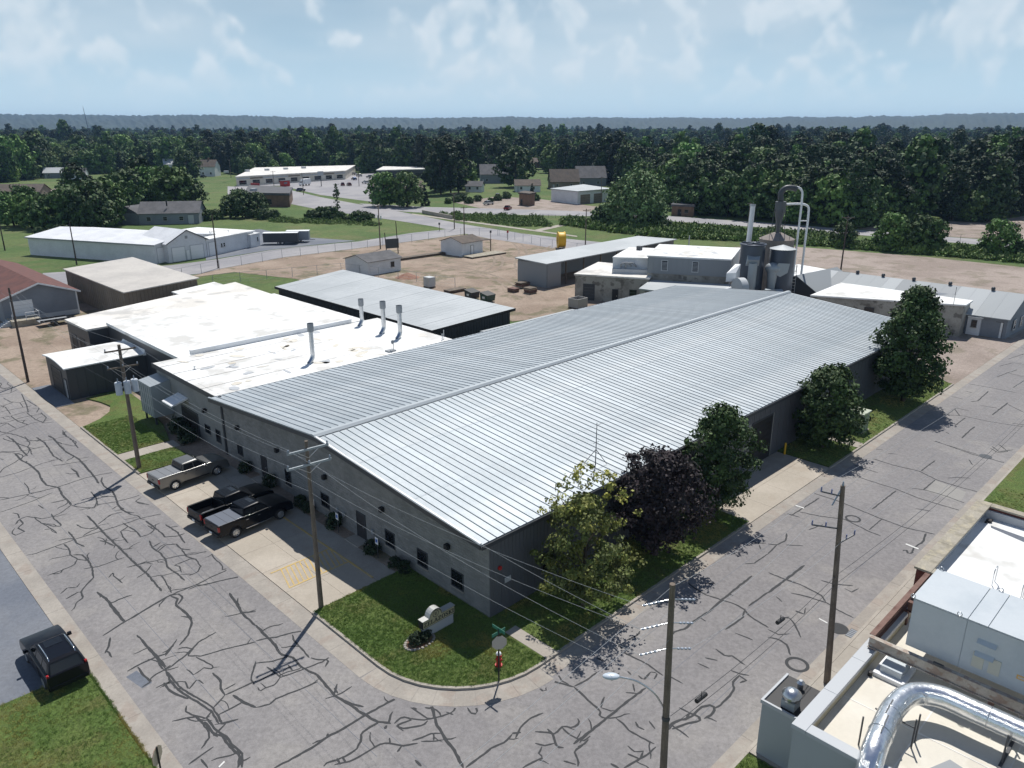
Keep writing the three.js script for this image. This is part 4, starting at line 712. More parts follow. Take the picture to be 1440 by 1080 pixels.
// ---------------------------------------------------------------- yard sheds, lean-to, brick and block plant
function smallShed(label, O, a, len, wid, e, rd, roof, seed) {
  const f = thing('yard_shed', label, 'shed', O[0], O[1]);
  gable(f, O, a, len, wid, e, rd, M.whiteSiding, roof, 0.3, 0.1);
  return f;
}
{
  const f = smallShed('small white shed with grey gable roof and one window beside the pale-roofed long building', [83.7, -123.4], [1, -0.08], 8.2, 7.0, 2.6, 3.6, M.greyShingle);
  windowOn(f, [83.7, -123.38], [91.9, -124.04], 5.6, 6.5, 1.0, 2.0, { frame: M.darkMetal }); doorOn(f, [83.68, -130], [83.68, -123.4], 1, 1.9, 0, 2, M.paleGrey);
  const g = smallShed('small white office shed with dark roof and wooden porch deck in the dirt yard', [111.8, -128.2], [1, -0.1], 6.6, 6.6, 2.9, 3.9, M.brownShingle);
  windowOn(g, [111.78, -134.5], [111.78, -128.2], 3.0, 4.0, 1.1, 2.1, { frame: M.darkMetal }); doorOn(g, [111.8, -128.18], [118.4, -128.84], 2.6, 3.6, 0.1, 2.2, M.white);
  mk('porch_roof', hull([[118.5, 2.8, -128.9], [121.5, 2.6, -129.2], [121.5, 2.6, -133.2], [118.5, 2.8, -133.2], [118.5, 2.95, -128.9], [121.5, 2.75, -129.2], [121.5, 2.75, -133.2], [118.5, 2.95, -133.2]]), M.brownShingle, g);
  for (let i = 0; i < 9; i++) mk('deck_board', B(111.2 + i * 1.15, 112.32 + i * 1.15, 0.25, 0.34, -127.9, -124.4), M.coping, g);
  mk('deck_skirt', B(111.2, 121.5, 0, 0.25, -124.5, -124.42), M.wood, g);
  for (const [x, z] of [[121.3, -129.3], [121.3, -133]]) mk('post', B(x - 0.08, x + 0.08, 0, 2.6, z - 0.08, z + 0.08), M.wood, g);
}
{
  const f = thing('open_shed', 'long open-fronted pole shed with pale grey roof and dark interior in the yard', 'shed', 120, -96);
  const P = [[99.5, -91.4], [99.0, -98.6], [137.6, -100.4], [141.5, -93.2]];
  mk('roof', slabRoof(P, [4.15, 4.5, 4.5, 4.15], 0.18, 0.5), M.greyRoof, f);
  mk('end_wall', wb([99.0, -98.4], [99.4, -91.6], -0.1, 4.2, -0.1, 0), M.midGrey, f);
  mk('back_wall', wb([99.2, -98.4], [137.4, -100.2], -0.1, 4.4, -0.1, 0.0), M.midGrey, f);
  mk('far_wall', wb([137.5, -100.2], [141.2, -93.4], -0.1, 4.1, -0.1, 0), M.midGrey, f);
  for (let i = 1; i < 8; i++) { const t = i / 8, x = lerp(99.5, 141.3, t), z = lerp(-91.6, -93.3, t); mk('post', B(x - 0.1, x + 0.1, -0.1, 4.15, z - 0.1, z + 0.1), M.wood, f); }
  mk('wall_return', wb([99.5, -91.5], [103.2, -91.65], -0.1, 4.1, -0.05, 0.05), M.midGrey, f);
}
{
  const f = thing('block_building', 'stained concrete block building with white flat roof by the yard', 'building', 100, -77);
  const h = 4.0, P = [G(809, 387, h), G(842, 370.5, h), G(925, 378, h), G(912, 393, h)];
  mk('wall', bodyOf(P, [h, h, h, h]), M.oldBlock, f);
  mk('roof', slabRoof(P, [h, h, h, h], 0.25, 0.25), M.membraneDirty, f);
  garageDoor(f, P[0], P[3], 1.5, 3.2, 0, 2.6, M.darkMetal, { frame: M.darkMetal });
  doorOn(f, P[0], P[3], 6.2, 7.2, 0, 2.1, M.black);
  windowOn(f, P[0], P[3], 9, 10.2, 1.2, 2.2);
  const t = thing('steel_bin', 'open steel scrap bin standing by the stained block building', 'bin', 98.5, -70);
  const q = G(812, 432), m = plain(0.35, 0.34, 0.32, 0.6);
  mk('side', B(q[0] - 1, q[0] + 1.2, 0.1, 1.5, q[1] + 0.9, q[1] + 1.0), m, t); mk('side', B(q[0] - 1, q[0] + 1.2, 0.1, 1.5, q[1] - 1, q[1] - 0.9), m, t); mk('end', B(q[0] - 1.1, q[0] - 1, 0.1, 1.5, q[1] - 1, q[1] + 1), m, t); mk('end', B(q[0] + 1.2, q[0] + 1.3, 0.1, 1.5, q[1] - 1, q[1] + 1), m, t); mk('floor', B(q[0] - 1, q[0] + 1.2, 0, 0.1, q[1] - 1, q[1] + 1), M.rust, t);
}
{
  const f = thing('upper_plant', 'two-storey dark grey metal-clad plant with white patched flat roof', 'building', 110, -70);
  const h = 7.3, P = [G(911.5, 361, h), G(928, 345, h), G(1040, 350.5, h), G(1027.5, 366.5, h)];
  mk('wall', bodyOf(P, [h, h, h, h]), M.oldBlock, f);
  mk('cladding', [wb(P[0], P[3], 4.7, h, 0, 0.12)], M.midGrey, f);
  mk('cladding', [wb(P[3], P[2], 3.6, h, 0, 0.1)], M.paleGrey, f);
  const L = Math.hypot(P[3][0] - P[0][0], P[3][1] - P[0][1]);
  for (let i = 0; i < 14; i++) mk('cladding_rib', wb(P[0], P[3], 4.7, h, 0.12, 0.16, i * L / 14, i * L / 14 + 0.05), M.midGrey, f);
  mk('roof', slabRoof(P, [h, h, h, h], 0.22, 0.2), M.membrane, f);
  for (const u of [2.2, 7.0]) { const w = windowOn(f, P[0], P[3], u, u + 1.0, 5.2, 6.9, { t: 0.17, frame: M.white, bars: 0, sill: false }); for (let i = 0; i < 7; i++) mk('louvre', wb(P[0], P[3], 5.35 + i * 0.2, 5.42 + i * 0.2, 0.19, 0.25, u + 0.08, u + 0.92), M.paleGrey, w); }
  blackened(16, 9, P[0][0] + 3, P[2][0] - 4, P[1][1] + 5, P[3][1] - 5, h + 0.232, f);
  const h2 = 6.6, Q = [G(862, 363, h2), G(885, 349, h2), G(927, 351, h2), G(911.4, 364.5, h2)];
  const g = thing('stair_block', 'white-painted block tower with two ducts between the plant and the stained block building', 'building', 103, -76);
  mk('wall', bodyOf(Q, [h2, h2, h2, h2]), M.whiteSiding, g); mk('roof', slabRoof(Q, [h2, h2, h2, h2], 0.2, 0.15), M.membrane, g);
  mk('base_step', wb(Q[0], Q[3], 3.9, 5.0, 0, 1.0), M.paleGrey, g);
  for (const u of [2.2, 3.4]) mk('duct_pipe', [tube([[lerp(Q[0][0], Q[3][0], u / 9) - 0.3, 5.0, lerp(Q[0][1], Q[3][1], u / 9) + 0.25], [lerp(Q[0][0], Q[3][0], u / 9) - 0.5, 5.7, lerp(Q[0][1], Q[3][1], u / 9) + 0.35], [lerp(Q[0][0], Q[3][0], (u + 1.6) / 9) - 0.5, 6.0, lerp(Q[0][1], Q[3][1], (u + 1.6) / 9) + 0.35], [lerp(Q[0][0], Q[3][0], (u + 2.6) / 9) - 0.2, 5.4, lerp(Q[0][1], Q[3][1], (u + 2.6) / 9) + 0.2]], 0.14, 16, 8)], M.midGrey, g);
  mk('hatch', B(Q[1][0] - 2, Q[1][0] - 1.2, h2 + 0.2, h2 + 0.9, Q[1][1] + 3, Q[1][1] + 3.7), M.darkMetal, g);
  // low rear extension against the factory end
  const e = thing('rear_extension', 'low weathered block extension with pale roof under the dark clad plant', 'building', 100, -64);
  const R = [[96, -69], [102.5, -71.5], [108, -60.6], [98, -57]];
  mk('wall', bodyOf(R, [3.4, 3.4, 3.4, 3.4]), M.oldBlock, e); mk('roof', slabRoof(R, [3.4, 3.5, 3.5, 3.4], 0.2, 0.2), M.greyRoof, e);
}
// ---------------------------------------------------------------- dust collectors and silo
{
  const s1 = thing('dust_collector', 'dark blue-grey cylindrical dust collector with open top rim and elbow duct', 'dust collector', 103.6, -55);
  const dk = plain(0.075, 0.088, 0.115, 0.4, { metalness: 0.4 });
  mk('drum', [cyl([103.6, 2, -55], [103.6, 11.0, -55], 1.75, 1.75, 32), cyl([103.6, -0.1, -55], [103.6, 2, -55], 1.0, 1.75, 24)], dk, s1);
  mk('rim', new THREE.TorusGeometry(1.8, 0.1, 8, 36).rotateX(Math.PI / 2).translate(103.6, 11.0, -55), dk, s1);
  mk('top_beam', [B(101.9, 105.3, 11.02, 11.2, -55.1, -54.9), B(103.5, 103.7, 11.02, 11.2, -56.7, -53.3)], dk, s1);
  mk('elbow_duct', [hull([[101.2, 8.2, -54.6], [102.4, 8.2, -53.2], [102.0, 9.7, -54.9], [103.2, 9.7, -53.5], [101.0, 9.1, -54.2], [102.1, 9.1, -53.0]]), cyl([101.75, 5.2, -53.75], [101.75, 8.6, -53.75], 0.6, 0.62, 14), cyl([101.75, 3.2, -53.75], [101.75, 5.2, -53.75], 0.5, 0.55, 14)], M.galvTrim, s1);
  const s2 = thing('dust_collector', 'dark grey cylindrical dust collector with pale cone top and round bulging duct', 'dust collector', 106.4, -51.8);
  mk('drum', [cyl([106.4, -0.1, -51.8], [106.4, 10.4, -51.8], 1.75, 1.75, 32)], dk, s2);
  mk('cone_top', [cyl([106.4, 10.4, -51.8], [106.4, 10.95, -51.8], 1.85, 0.08, 32)], M.greyRoof, s2);
  mk('bulge_duct', [new THREE.SphereGeometry(1.0, 20, 14).scale(1, 0.85, 1.15).translate(104.6, 7.7, -52.1), hull([[103.8, 7.2, -51.6], [105.4, 7.2, -50.2], [104.3, 8.6, -51.2], [105.6, 8.5, -50.1], [104.6, 6.6, -50.9]]), cyl([104.3, 4.5, -52], [104.4, 7.4, -52], 0.5, 0.75, 16), cyl([104.3, 3.2, -52], [104.3, 4.5, -52], 0.62, 0.5, 16)], M.galvTrim, s2);
  const fan = thing('fan_housing', 'grey round blower housing standing at the end of the silver roof', 'fan', 98.2, -53.8);
  mk('scroll', [cyl([98.0, 5.4, -53.9], [98.9, 5.4, -53.4], 1.55, 1.55, 24), cyl([98.3, -0.1, -53.8], [98.3, 4.2, -53.8], 0.35, 0.35, 10)], M.paleGrey, fan);
  mk('inlet', [cyl([97.4, 5.5, -54.5], [93.8, 5.0, -55.5], 0.22, 0.22, 12), cyl([97.6, 5.1, -54.2], [95.0, 4.7, -54.6], 0.22, 0.22, 12)], M.white, fan);
  mk('outlet', hull([[97.8, 6.2, -55.6], [99.2, 6.2, -54.9], [97.8, 7.4, -55.6], [99.2, 7.4, -54.9], [100.4, 6.6, -55.8], [100.9, 6.6, -55.2], [100.4, 8.4, -55.8], [100.9, 8.4, -55.2]]), M.white, fan);
  const fan2 = thing('fan_housing', 'round pale blower housing below the bulging duct of the cone-topped collector', 'fan', 103.2, -50.4);
  mk('scroll', [cyl([102.9, 4.1, -50.6], [103.7, 4.1, -50.0], 1.0, 1.0, 22), hull([[101.4, 3.9, -51.6], [102.9, 3.9, -50.2], [101.4, 5.1, -51.6], [102.9, 5.1, -50.2], [102.8, 3.9, -51.9], [102.8, 5.1, -51.9]]), cyl([103.2, -0.1, -50.4], [103.2, 3.2, -50.4], 0.3)], M.galvTrim, fan2);
  const s3 = thing('silo', 'tall round concrete silo with a cyclone separator and white return pipes on top', 'silo', 113.5, -56.4);
  const sc = mottle(51, [0.235, 0.20, 0.175], [0.18, 0.16, 0.14], { metres: 5, coarse: 5, grain: 0.2 });
  mk('drum', [cyl([113.5, -0.1, -56.4], [113.5, 10.70, -56.4], 2.6, 2.6, 36)], sc, s3);
  mk('cone_roof', [cyl([113.5, 10.70, -56.4], [113.5, 11.60, -56.4], 2.65, 0.7, 36)], mottle(52, [0.24, 0.20, 0.18], [0.20, 0.18, 0.17], { metres: 3 }), s3);
  for (let i = 0; i < 10; i++) { const t = i / 10 * 6.283; mk('rail_post', cyl([113.5 + 2.5 * Math.cos(t), 10.70, -56.4 + 2.5 * Math.sin(t)], [113.5 + 2.5 * Math.cos(t), 11.70, -56.4 + 2.5 * Math.sin(t)], 0.03, 0.03, 5), M.darkMetal, s3); }
  const cy = mk('cyclone', [cyl([113.5, 12.20, -56.4], [113.5, 14.90, -56.4], 0.25, 0.78, 22), cyl([113.5, 14.90, -56.4], [113.5, 16.30, -56.4], 0.8, 0.8, 22), cyl([113.5, 11.50, -56.4], [113.5, 12.20, -56.4], 0.3, 0.3, 12)], plain(0.10, 0.105, 0.115, 0.5, { metalness: 0.3 }), s3);
  for (let i = 0; i < 4; i++) { const t = i * 1.571 + 0.7; mk('cyclone_leg', cyl([113.5 + 1.1 * Math.cos(t), 11.30, -56.4 + 1.1 * Math.sin(t)], [113.5 + 0.85 * Math.cos(t), 15.20, -56.4 + 0.85 * Math.sin(t)], 0.05), M.darkMetal, cy); }
  mk('goose_neck', tube([[113.5, 16.20, -56.4], [113.4, 17.50, -56.5], [113.9, 18.25, -56.1], [114.7, 18.30, -55.3], [115.1, 18.10, -54.9]], 0.42, 20, 12), M.darkMetal, s3);
  mk('return_pipe', tube([[114.6, 18.40, -55.4], [115.3, 18.35, -54.7], [115.7, 17.80, -54.3], [115.75, 16.80, -54.2], [115.75, 10.30, -54.2], [115.75, 0.50, -54.2]], 0.17, 60, 10), M.white, s3);
  mk('return_pipe', tube([[114.1, 15.90, -55.8], [115.9, 15.90, -54.0], [116.5, 15.50, -53.4], [116.6, 14.50, -53.3], [116.6, 10.00, -53.3], [116.6, 0.50, -53.3]], 0.17, 60, 10), M.white, s3);
  mk('pipe_tie', cyl([115.75, 13.40, -54.2], [116.6, 13.40, -53.3], 0.08), M.white, s3);
  mk('platform', [new THREE.RingGeometry(1.8, 2.7, 24, 1, -0.6, 1.9).rotateX(-Math.PI / 2).translate(106.4, 6.9, -51.8)], M.darkMetal, s2);
  for (let i = 0; i < 7; i++) { const t = -0.5 + i * 0.28; mk('platform_post', cyl([106.4 + 2.65 * Math.cos(t), 6.9, -51.8 - 2.65 * Math.sin(t)], [106.4 + 2.65 * Math.cos(t), 7.9, -51.8 - 2.65 * Math.sin(t)], 0.035, 0.035, 5), M.darkMetal, s2); }
  for (const dx of [-0.25, 0.25]) mk('ladder_rail', cyl([108.5, 0, -50.6 + dx], [108.5, 7.9, -50.6 + dx], 0.035, 0.035, 5), M.paleGrey, s2);
  for (let i = 0; i < 16; i++) mk('ladder_rung', cyl([108.5, 0.4 + i * 0.45, -50.85], [108.5, 0.4 + i * 0.45, -50.35], 0.025, 0.025, 5), M.paleGrey, s2);
  const st = thing('flue_stack', 'tall slim white stack rising behind the dark dust collectors', 'chimney', 112.5, -61);
  mk('pipe', cyl([112.6, -0.1, -60.9], [113.4, 15.6, -60.9], 0.42, 0.38, 18), M.white, st); mk('collar', cyl([113.33, 15.3, -60.9], [113.36, 15.62, -60.9], 0.46, 0.46, 18), M.paleGrey, st);
}
// ---------------------------------------------------------------- buildings beyond the factory on the right
{
  const f = thing('brick_store', 'low weathered brick building with white roof beside the gravel lot', 'building', 112, -38);
  const P = [[106.2, -46.6], [118.2, -47.4], [118.4, -29.6], [114.6, -29.4]];
  mk('wall', bodyOf(P, [4.2, 4.2, 4.2, 4.2]), M.oldBlock, f);
  mk('roof', slabRoof(P, [4.2, 4.2, 4.2, 4.2], 0.2, 0.25), M.membrane, f);
  mk('roof_mast', cyl([113.6, 4.4, -30.4], [113.6, 6.8, -30.4], 0.03), M.darkMetal, f);
  mk('pilaster', wb(P[0], P[3], 0, 4.15, 0, 0.12, 12.5, 13), M.brownBrick, f);
  for (const u of [3, 7]) windowOn(f, P[0], P[3], u, u + 1.3, 2.2, 3.2);
  const g = thing('long_gabled_shed', 'long gabled shed with patchy grey metal roof and ridge vents beyond the brick store', 'shed', 122, -40);
  const eN = [[117.6, -24.6], [115.4, -52]], rd = [[123.0, -24.4], [122.6, -52]], eF = [[128.5, -24.2], [129, -52]];
  mk('wall', hull([...eN.map(([x, z]) => [x, -0.1, z]), ...eF.map(([x, z]) => [x, -0.1, z]), ...eN.map(([x, z]) => [x, 2.8, z]), ...eF.map(([x, z]) => [x, 2.8, z]), ...rd.map(([x, z]) => [x, 5.2, z])]), M.greySiding, g);
  const tones = [[0.30, 0.325, 0.34], [0.23, 0.25, 0.265], [0.36, 0.385, 0.40], [0.27, 0.29, 0.305]].map((c) => plain(...c, 0.7));
  const r = rng(12);
  for (let i = 0; i < 14; i++) for (let s = 0; s < 2; s++) {
    const t0 = i / 14 - (i ? 0 : 0.012), t1 = (i + 1) / 14 - 0.0005, e = s ? eF : eN, L = (q, t) => [lerp(q[0][0], q[1][0], t), lerp(q[0][1], q[1][1], t)];
    const a = L(e, t0), b = L(e, t1), c = L(rd, t1), d = L(rd, t0), k = (s ? 0.5 : -0.5), dy = r() * 0.01;
    mk('roof_panel', hull([[a[0] + k, 2.62, a[1]], [b[0] + k, 2.62, b[1]], [c[0], 5.22, c[1]], [d[0], 5.22, d[1]], [a[0] + k, 2.74 + dy, a[1]], [b[0] + k, 2.74 + dy, b[1]], [c[0], 5.34 + dy, c[1]], [d[0], 5.34 + dy, d[1]]]), tones[Math.floor(r() * 4)], g);
  }
  for (const t of [0.14, 0.34, 0.52, 0.68, 0.82]) mk('ridge_vent', new THREE.SphereGeometry(0.28, 12, 10).translate(lerp(123, 122.6, t), 5.55, lerp(-24.4, -52, t)), M.darkMetal, g);
  for (const u of [2.0, 5.2]) windowOn(g, [118, -24.52], [128, -24.3], u, u + 1.1, 0.8, 2.2, { frame: M.white, t: 0.1 });
  doorOn(g, [117.55, -26.4], [117.6, -24.7], 0.2, 1.4, 0, 2.2, M.white);
  const p = thing('porch', 'small white entry porch at the corner of the brick store', 'porch', 118, -29);
  mk('wall', B(116.9, 119.0, 0, 2.4, -29.2, -27.6), M.whiteSiding, p); mk('roof', B(116.7, 119.2, 2.4, 2.55, -29.2, -27.4), M.membrane, p);
  windowOn(p, [116.89, -29.1], [116.89, -27.6], 0.4, 1.1, 1.1, 2.1);
  const h = thing('dark_gabled_shed', 'dark gabled shed with grey roof between the silo and the brick store', 'shed', 118, -52);
  gable(h, [113.2, -49.0], [0.94, 0.1], 12, 7.6, 3.4, 5.4, M.darkMetal, tones[1], 0.3, 0.12);
  const w = thing('white_flat_shed', 'low shed with plain white roof behind the silo', 'shed', 124, -62);
  const Q = [[118.5, -57.5], [120, -64], [134, -62], [132, -54]];
  mk('wall', bodyOf(Q, [3.4, 3.4, 3.4, 3.4]), M.oldBlock, w); mk('roof', slabRoof(Q, [3.4, 3.4, 3.4, 3.4], 0.2, 0.2), M.membrane, w);
}
// ---------------------------------------------------------------- near building with rooftop plant
{
  const f = thing('flat_roof_building', 'pale grey building with cream membrane roof and metal-capped parapet across the street', 'building', 25.1, -9.6);
  const x0 = 25.1, x1 = 39.3, z0 = -9.6, z1 = 7, t = 4.8;
  mk('wall', [B(x0, x0 + 0.3, -0.05, 4.6, z0, z1), B(x0 + 0.3, x1, -0.05, 4.6, z0, z0 + 0.3), B(x0 + 0.3, x1, -0.05, 4.6, z1 - 0.3, z1)], plain(0.36, 0.385, 0.40, 0.7), f);
  mk('roof', B(x0 + 0.3, x1, 3.9, 4.1, z0 + 0.3, z1 - 0.3), M.cream, f);
  mk('parapet_lining', [B(x0 + 0.3, x0 + 0.42, 4.1, 4.6, z0 + 0.3, z1 - 0.3), B(x0 + 0.42, x1, 4.1, 4.6, z0 + 0.3, z0 + 0.42)], plain(0.40, 0.36, 0.26, 0.8), f);
  for (let i = 0; i < 5; i++) mk('coping', RB(x0 - 0.06 + i * 2.87, x0 - 0.065 + (i + 1) * 2.87, 4.6, t, z0 - 0.08, z0 + 0.5, 0.02), M.paleGrey, f);
  for (let i = 0; i < 5; i++) mk('coping', RB(x0 - 0.06, x0 + 0.46, 4.6, t - 0.004, z0 + 0.505 + i * 3.1, z0 + 0.5 + (i + 1) * 3.1, 0.02), M.paleGrey, f);
  for (const z of [-6.2, -3.1, 0]) mk('roof_seam', B(x0 + 0.45, x1, 4.1, 4.108, z - 0.03, z + 0.03), M.membraneDirty, f);
  mk('roof_seam', B(28.9, 28.96, 4.1, 4.112, z0 + 0.45, z1 - 0.3), M.membraneDirty, f);
  const hb = mk('roof_curb', RB(31.1, 32.7, 4.1, 4.3, -8.85, -7.55, 0.03), M.white, f);
  mk('curb_lid', RB(31.35, 32.5, 4.3, 4.62, -8.65, -7.75, 0.03), M.hvac, hb);
  mk('drain', cyl([25.75, 4.1, -9.0], [25.75, 4.25, -9.0], 0.12), M.black, f); mk('drain', cyl([31.0, 4.1, -8.9], [31.0, 4.3, -8.9], 0.1), M.black, f);
  // platform edge in the lower corner
  mk('roof_pad', hull([[26.6, 4.1, -5.4], [28.1, 4.1, -4.8], [27.6, 4.1, -2.4], [25.7, 4.1, -3.2], [26.6, 4.3, -5.4], [28.1, 4.3, -4.8], [27.6, 4.3, -2.4], [25.7, 4.3, -3.2]]), M.midGrey, f);
  const d = thing('duct', 'large shiny insulated duct bending across the cream roof', 'duct', 29, -6.5, null, 4.1);
  mk('pipe', tube([[24.45, 1.5, -6.5], [24.45, 3.6, -6.5], [24.55, 4.4, -6.55], [25.3, 5.15, -6.7], [26.5, 5.3, -6.85], [28.2, 5.3, -7.0], [29.5, 5.3, -6.75], [30.1, 5.3, -6.0], [30.2, 5.3, -4.6], [30.25, 5.3, -2], [30.3, 5.3, 6.5]], 0.44, 120, 28), M.duct, d);
  for (const [a, b, c] of [[26.3, -6.83, 0], [27.6, -6.96, 0], [30.22, -4.2, 1], [30.25, -2.4, 1], [30.27, -0.6, 1]]) mk('band', new THREE.TorusGeometry(0.445, 0.018, 6, 30).rotateY(c ? 0 : Math.PI / 2).translate(a, 5.3, b), M.steel, d);
  mk('joint_tape', [bar([25.9, 5.748, -6.72], [27.0, 5.752, -6.86], 0.05, 0.012), bar([27.05, 5.753, -6.98], [28.0, 5.753, -7.06], 0.05, 0.012)], M.darkMetal, d);
  for (const [x, z] of [[26.6, -7.6], [27.9, -6.1], [28.3, -6.1], [29.5, -3.4], [30.9, -3.4], [29.5, -0.4], [30.9, -0.4]]) mk('stand_leg', cyl([x, 4.1, z], [x, 5.45, z], 0.035, 0.035, 8), M.darkMetal, d);
  for (const g of [bar([27.9, 5.05, -6.1], [27.9, 5.05, -7.6], 0.05, 0.05), bar([29.5, 5.05, -3.4], [30.9, 5.05, -3.4], 0.05, 0.05), bar([29.0, 4.13, -3.4], [31.4, 4.13, -3.4], 0.12, 0.06), bar([29.5, 5.05, -0.4], [30.9, 5.05, -0.4], 0.05, 0.05)]) mk('stand_bar', g, M.darkMetal, d);
  // steel frame and rooftop unit
  const fr = thing('roof_steelwork', 'rusty painted steel beams carrying the big rooftop unit', 'steelwork', 32, -9.4, null, 4.8);
  const ibeam = (a, b, h) => [bar([a[0], a[1], a[2]], [b[0], b[1], b[2]], 0.04, h), bar([a[0], a[1] + h / 2, a[2]], [b[0], b[1] + h / 2, b[2]], 0.24, 0.035), bar([a[0], a[1] - h / 2, a[2]], [b[0], b[1] - h / 2, b[2]], 0.24, 0.035)];
  mk('beam', ibeam([31.95, 5.13, -9.45], [31.95, 5.13, 6], 0.5), mottle(61, [0.46, 0.43, 0.385], [0.36, 0.32, 0.275], { metres: 2.4, coarse: 5, grain: 0.25, c: [0.22, 0.12, 0.08], cAmt: 0.5 }), fr);
  mk('beam', ibeam([32.1, 5.13, -9.4], [39.2, 5.13, -9.4], 0.5), M.rust, fr);
  mk('beam', ibeam([36.0, 5.13, -9.2], [36.0, 5.13, 6], 0.5), M.rust, fr);
  for (const [x, z] of [[31.95, -9.3], [36.0, -9.2], [31.95, -4.5], [36, -4.5], [31.95, 0.5], [36, 0.5], [31.95, 5], [36, 5]]) mk('post', B(x - 0.1, x + 0.1, 4.1, 4.87, z - 0.1, z + 0.1), M.rust, fr);
  for (const z of [-6.6, -3.2, 0.5]) mk('clip', B(31.83, 31.95, 5.42, 5.52, z - 0.2, z + 0.2), M.darkMetal, fr);
  const h = thing('rooftop_unit', 'big blue-grey rooftop air handler with pale sectioned top and two filter panels', 'air handler', 32.4, -8.1, null, 5.4);
  const ya = 5.42, yb = 7.8;
  mk('casing', B(32.4, 35.4, ya, yb, -8.1, 5.5), M.hvac, h);
  for (const [za, zb] of [[-8.08, -6.0], [-5.98, -3.4], [-3.38, -1.0], [-0.98, 2], [2.02, 5.5]]) mk('side_panel', RB(32.37, 32.41, ya + 0.02, yb - 0.06, za, zb, 0.008), M.hvac, h);
  for (const [za, zb] of [[-8.16, -6.0], [-5.97, -5.25], [-5.22, -3.7], [-3.67, -1.4], [-1.37, 1.4], [1.43, 5.5]]) mk('top_panel', RB(32.3, 35.5, yb, yb + 0.05, za, zb, 0.012), M.hvac, h);
  for (const z of [-6.35, -5.75]) { mk('filter_panel', B(32.345, 32.369, ya + 0.35, ya + 1.05, z + 0.8, z + 1.22), plain(0.52, 0.51, 0.44, 0.8), h); }
  for (const [z, y] of [[-5.15, 7.15], [-5.15, 6.55]]) mk('louvre_hood', hull([[32.37, y, z - 0.35], [32.37, y, z + 0.35], [32.2, y - 0.16, z - 0.35], [32.2, y - 0.16, z + 0.35], [32.37, y - 0.16, z - 0.35], [32.37, y - 0.16, z + 0.35]]), M.hvac, h);
  const wl = mk('warning_label', B(32.36, 32.369, 6.05, 6.24, -3.95, -3.5), plain(0.62, 0.36, 0.10, 0.6), h); mk('label_text', B(32.354, 32.3595, 6.1, 6.19, -3.9, -3.55), plain(0.5, 0.46, 0.4, 0.6), wl);
  for (const [x, z] of [[32.3, -8.12], [32.3, -6.3], [35.5, -8.0], [35.5, -5.6]]) mk('lifting_lug', new THREE.TorusGeometry(0.09, 0.02, 6, 14).rotateY(Math.PI / 2).translate(x, yb + 0.12, z), M.steel, h);
  // annex with mushroom fan
  const a = thing('annex', 'small grey annex with black roof and a steel mushroom fan by the kerb', 'annex', 27.5, -12);
  mk('wall', B(27.5, 29.9, -0.05, 2.9, -12.02, -9.62), plain(0.34, 0.37, 0.385, 0.65), a);
  mk('roof', B(27.55, 29.9, 2.9, 2.96, -11.95, -9.66), M.black, a);
  mk('edge_trim', [B(27.44, 27.54, 2.86, 3.04, -12.08, -9.64), B(27.54, 29.9, 2.86, 3.04, -12.08, -11.98)], M.paleGrey, a);
  const fan = mk('mushroom_fan', [new THREE.LatheGeometry([[0.36, 0], [0.36, 0.1], [0.42, 0.16], [0.42, 0.3], [0.3, 0.4], [0.2, 0.5], [0, 0.52]].map(([p, q]) => new THREE.Vector2(p, q)), 26).translate(28.05, 3.35, -11.0)], M.steel, a);
  mk('fan_curb', B(27.75, 28.35, 2.96, 3.36, -11.3, -10.7), M.galvTrim, fan);
  mk('vent_pipe', [cyl([29.4, 2.95, -11.2], [29.4, 3.3, -11.2], 0.13, 0.13, 14), cyl([29.4, 3.3, -11.2], [29.4, 3.42, -11.2], 0.19, 0.08, 14)], M.steel, a);
  // brick neighbour
  const b = thing('brick_building', 'dark red brick building with stone coping and bright white roof across the street', 'building', 39.4, -10);
  const wz = 8;
  mk('wall', [B(39.4, 39.75, -0.05, 5.35, -10.0, wz), B(39.75, 50.0, -0.05, 5.35, -10.0, -9.65), B(49.65, 50.0, -0.05, 5.35, -9.65, wz), B(39.75, 49.65, -0.05, 5.35, wz - 0.35, wz)], M.brick, b);
  mk('roof', B(39.75, 49.65, 4.5, 4.7, -9.65, wz - 0.35), M.membrane, b);
  mk('parapet_lining', [B(39.75, 49.65, 4.7, 5.2, -9.65, -9.5), B(49.5, 49.65, 4.7, 5.2, -9.5, wz - 0.4)], M.paleGrey, b);
  for (let i = 0; i < 6; i++) mk('coping', RB(39.3 + i * 1.8, 39.295 + (i + 1) * 1.8, 5.35, 5.47, -10.1, -9.3, 0.02), M.coping, b);
  for (let i = 0; i < 9; i++) mk('coping', RB(49.55, 50.1, 5.35, 5.466, -9.295 + i * 1.9, -9.3 + (i + 1) * 1.9, 0.02), M.coping, b);
  for (let i = 0; i < 9; i++) mk('coping', RB(39.3, 39.85, 5.35, 5.462, -9.295 + i * 1.9, -9.3 + (i + 1) * 1.9, 0.02), M.coping, b);
  mk('roof_drain', [cyl([49.0, 4.7, -9.1], [49.0, 4.85, -9.1], 0.16), cyl([48.7, 4.75, -9.2], [49.3, 4.75, -9.0], 0.07)], M.black, b);
  mk('roof_stain', [sheet([[48.6, -8.9], [48.3, -6], [47.6, -4], [47.0, -3.9], [47.6, -6.4], [48.3, -8.8]], 4.705)], M.lotAsphalt, b);
  for (const [x, z] of [[41.6, -7.0], [41.0, -5.6]]) mk('pipe_rail', tube([[x, 4.7, z], [x, 5.6, z], [x + 0.5, 5.6, z], [x + 0.5, 4.7, z]], 0.025, 20, 6), M.steel, b);
}

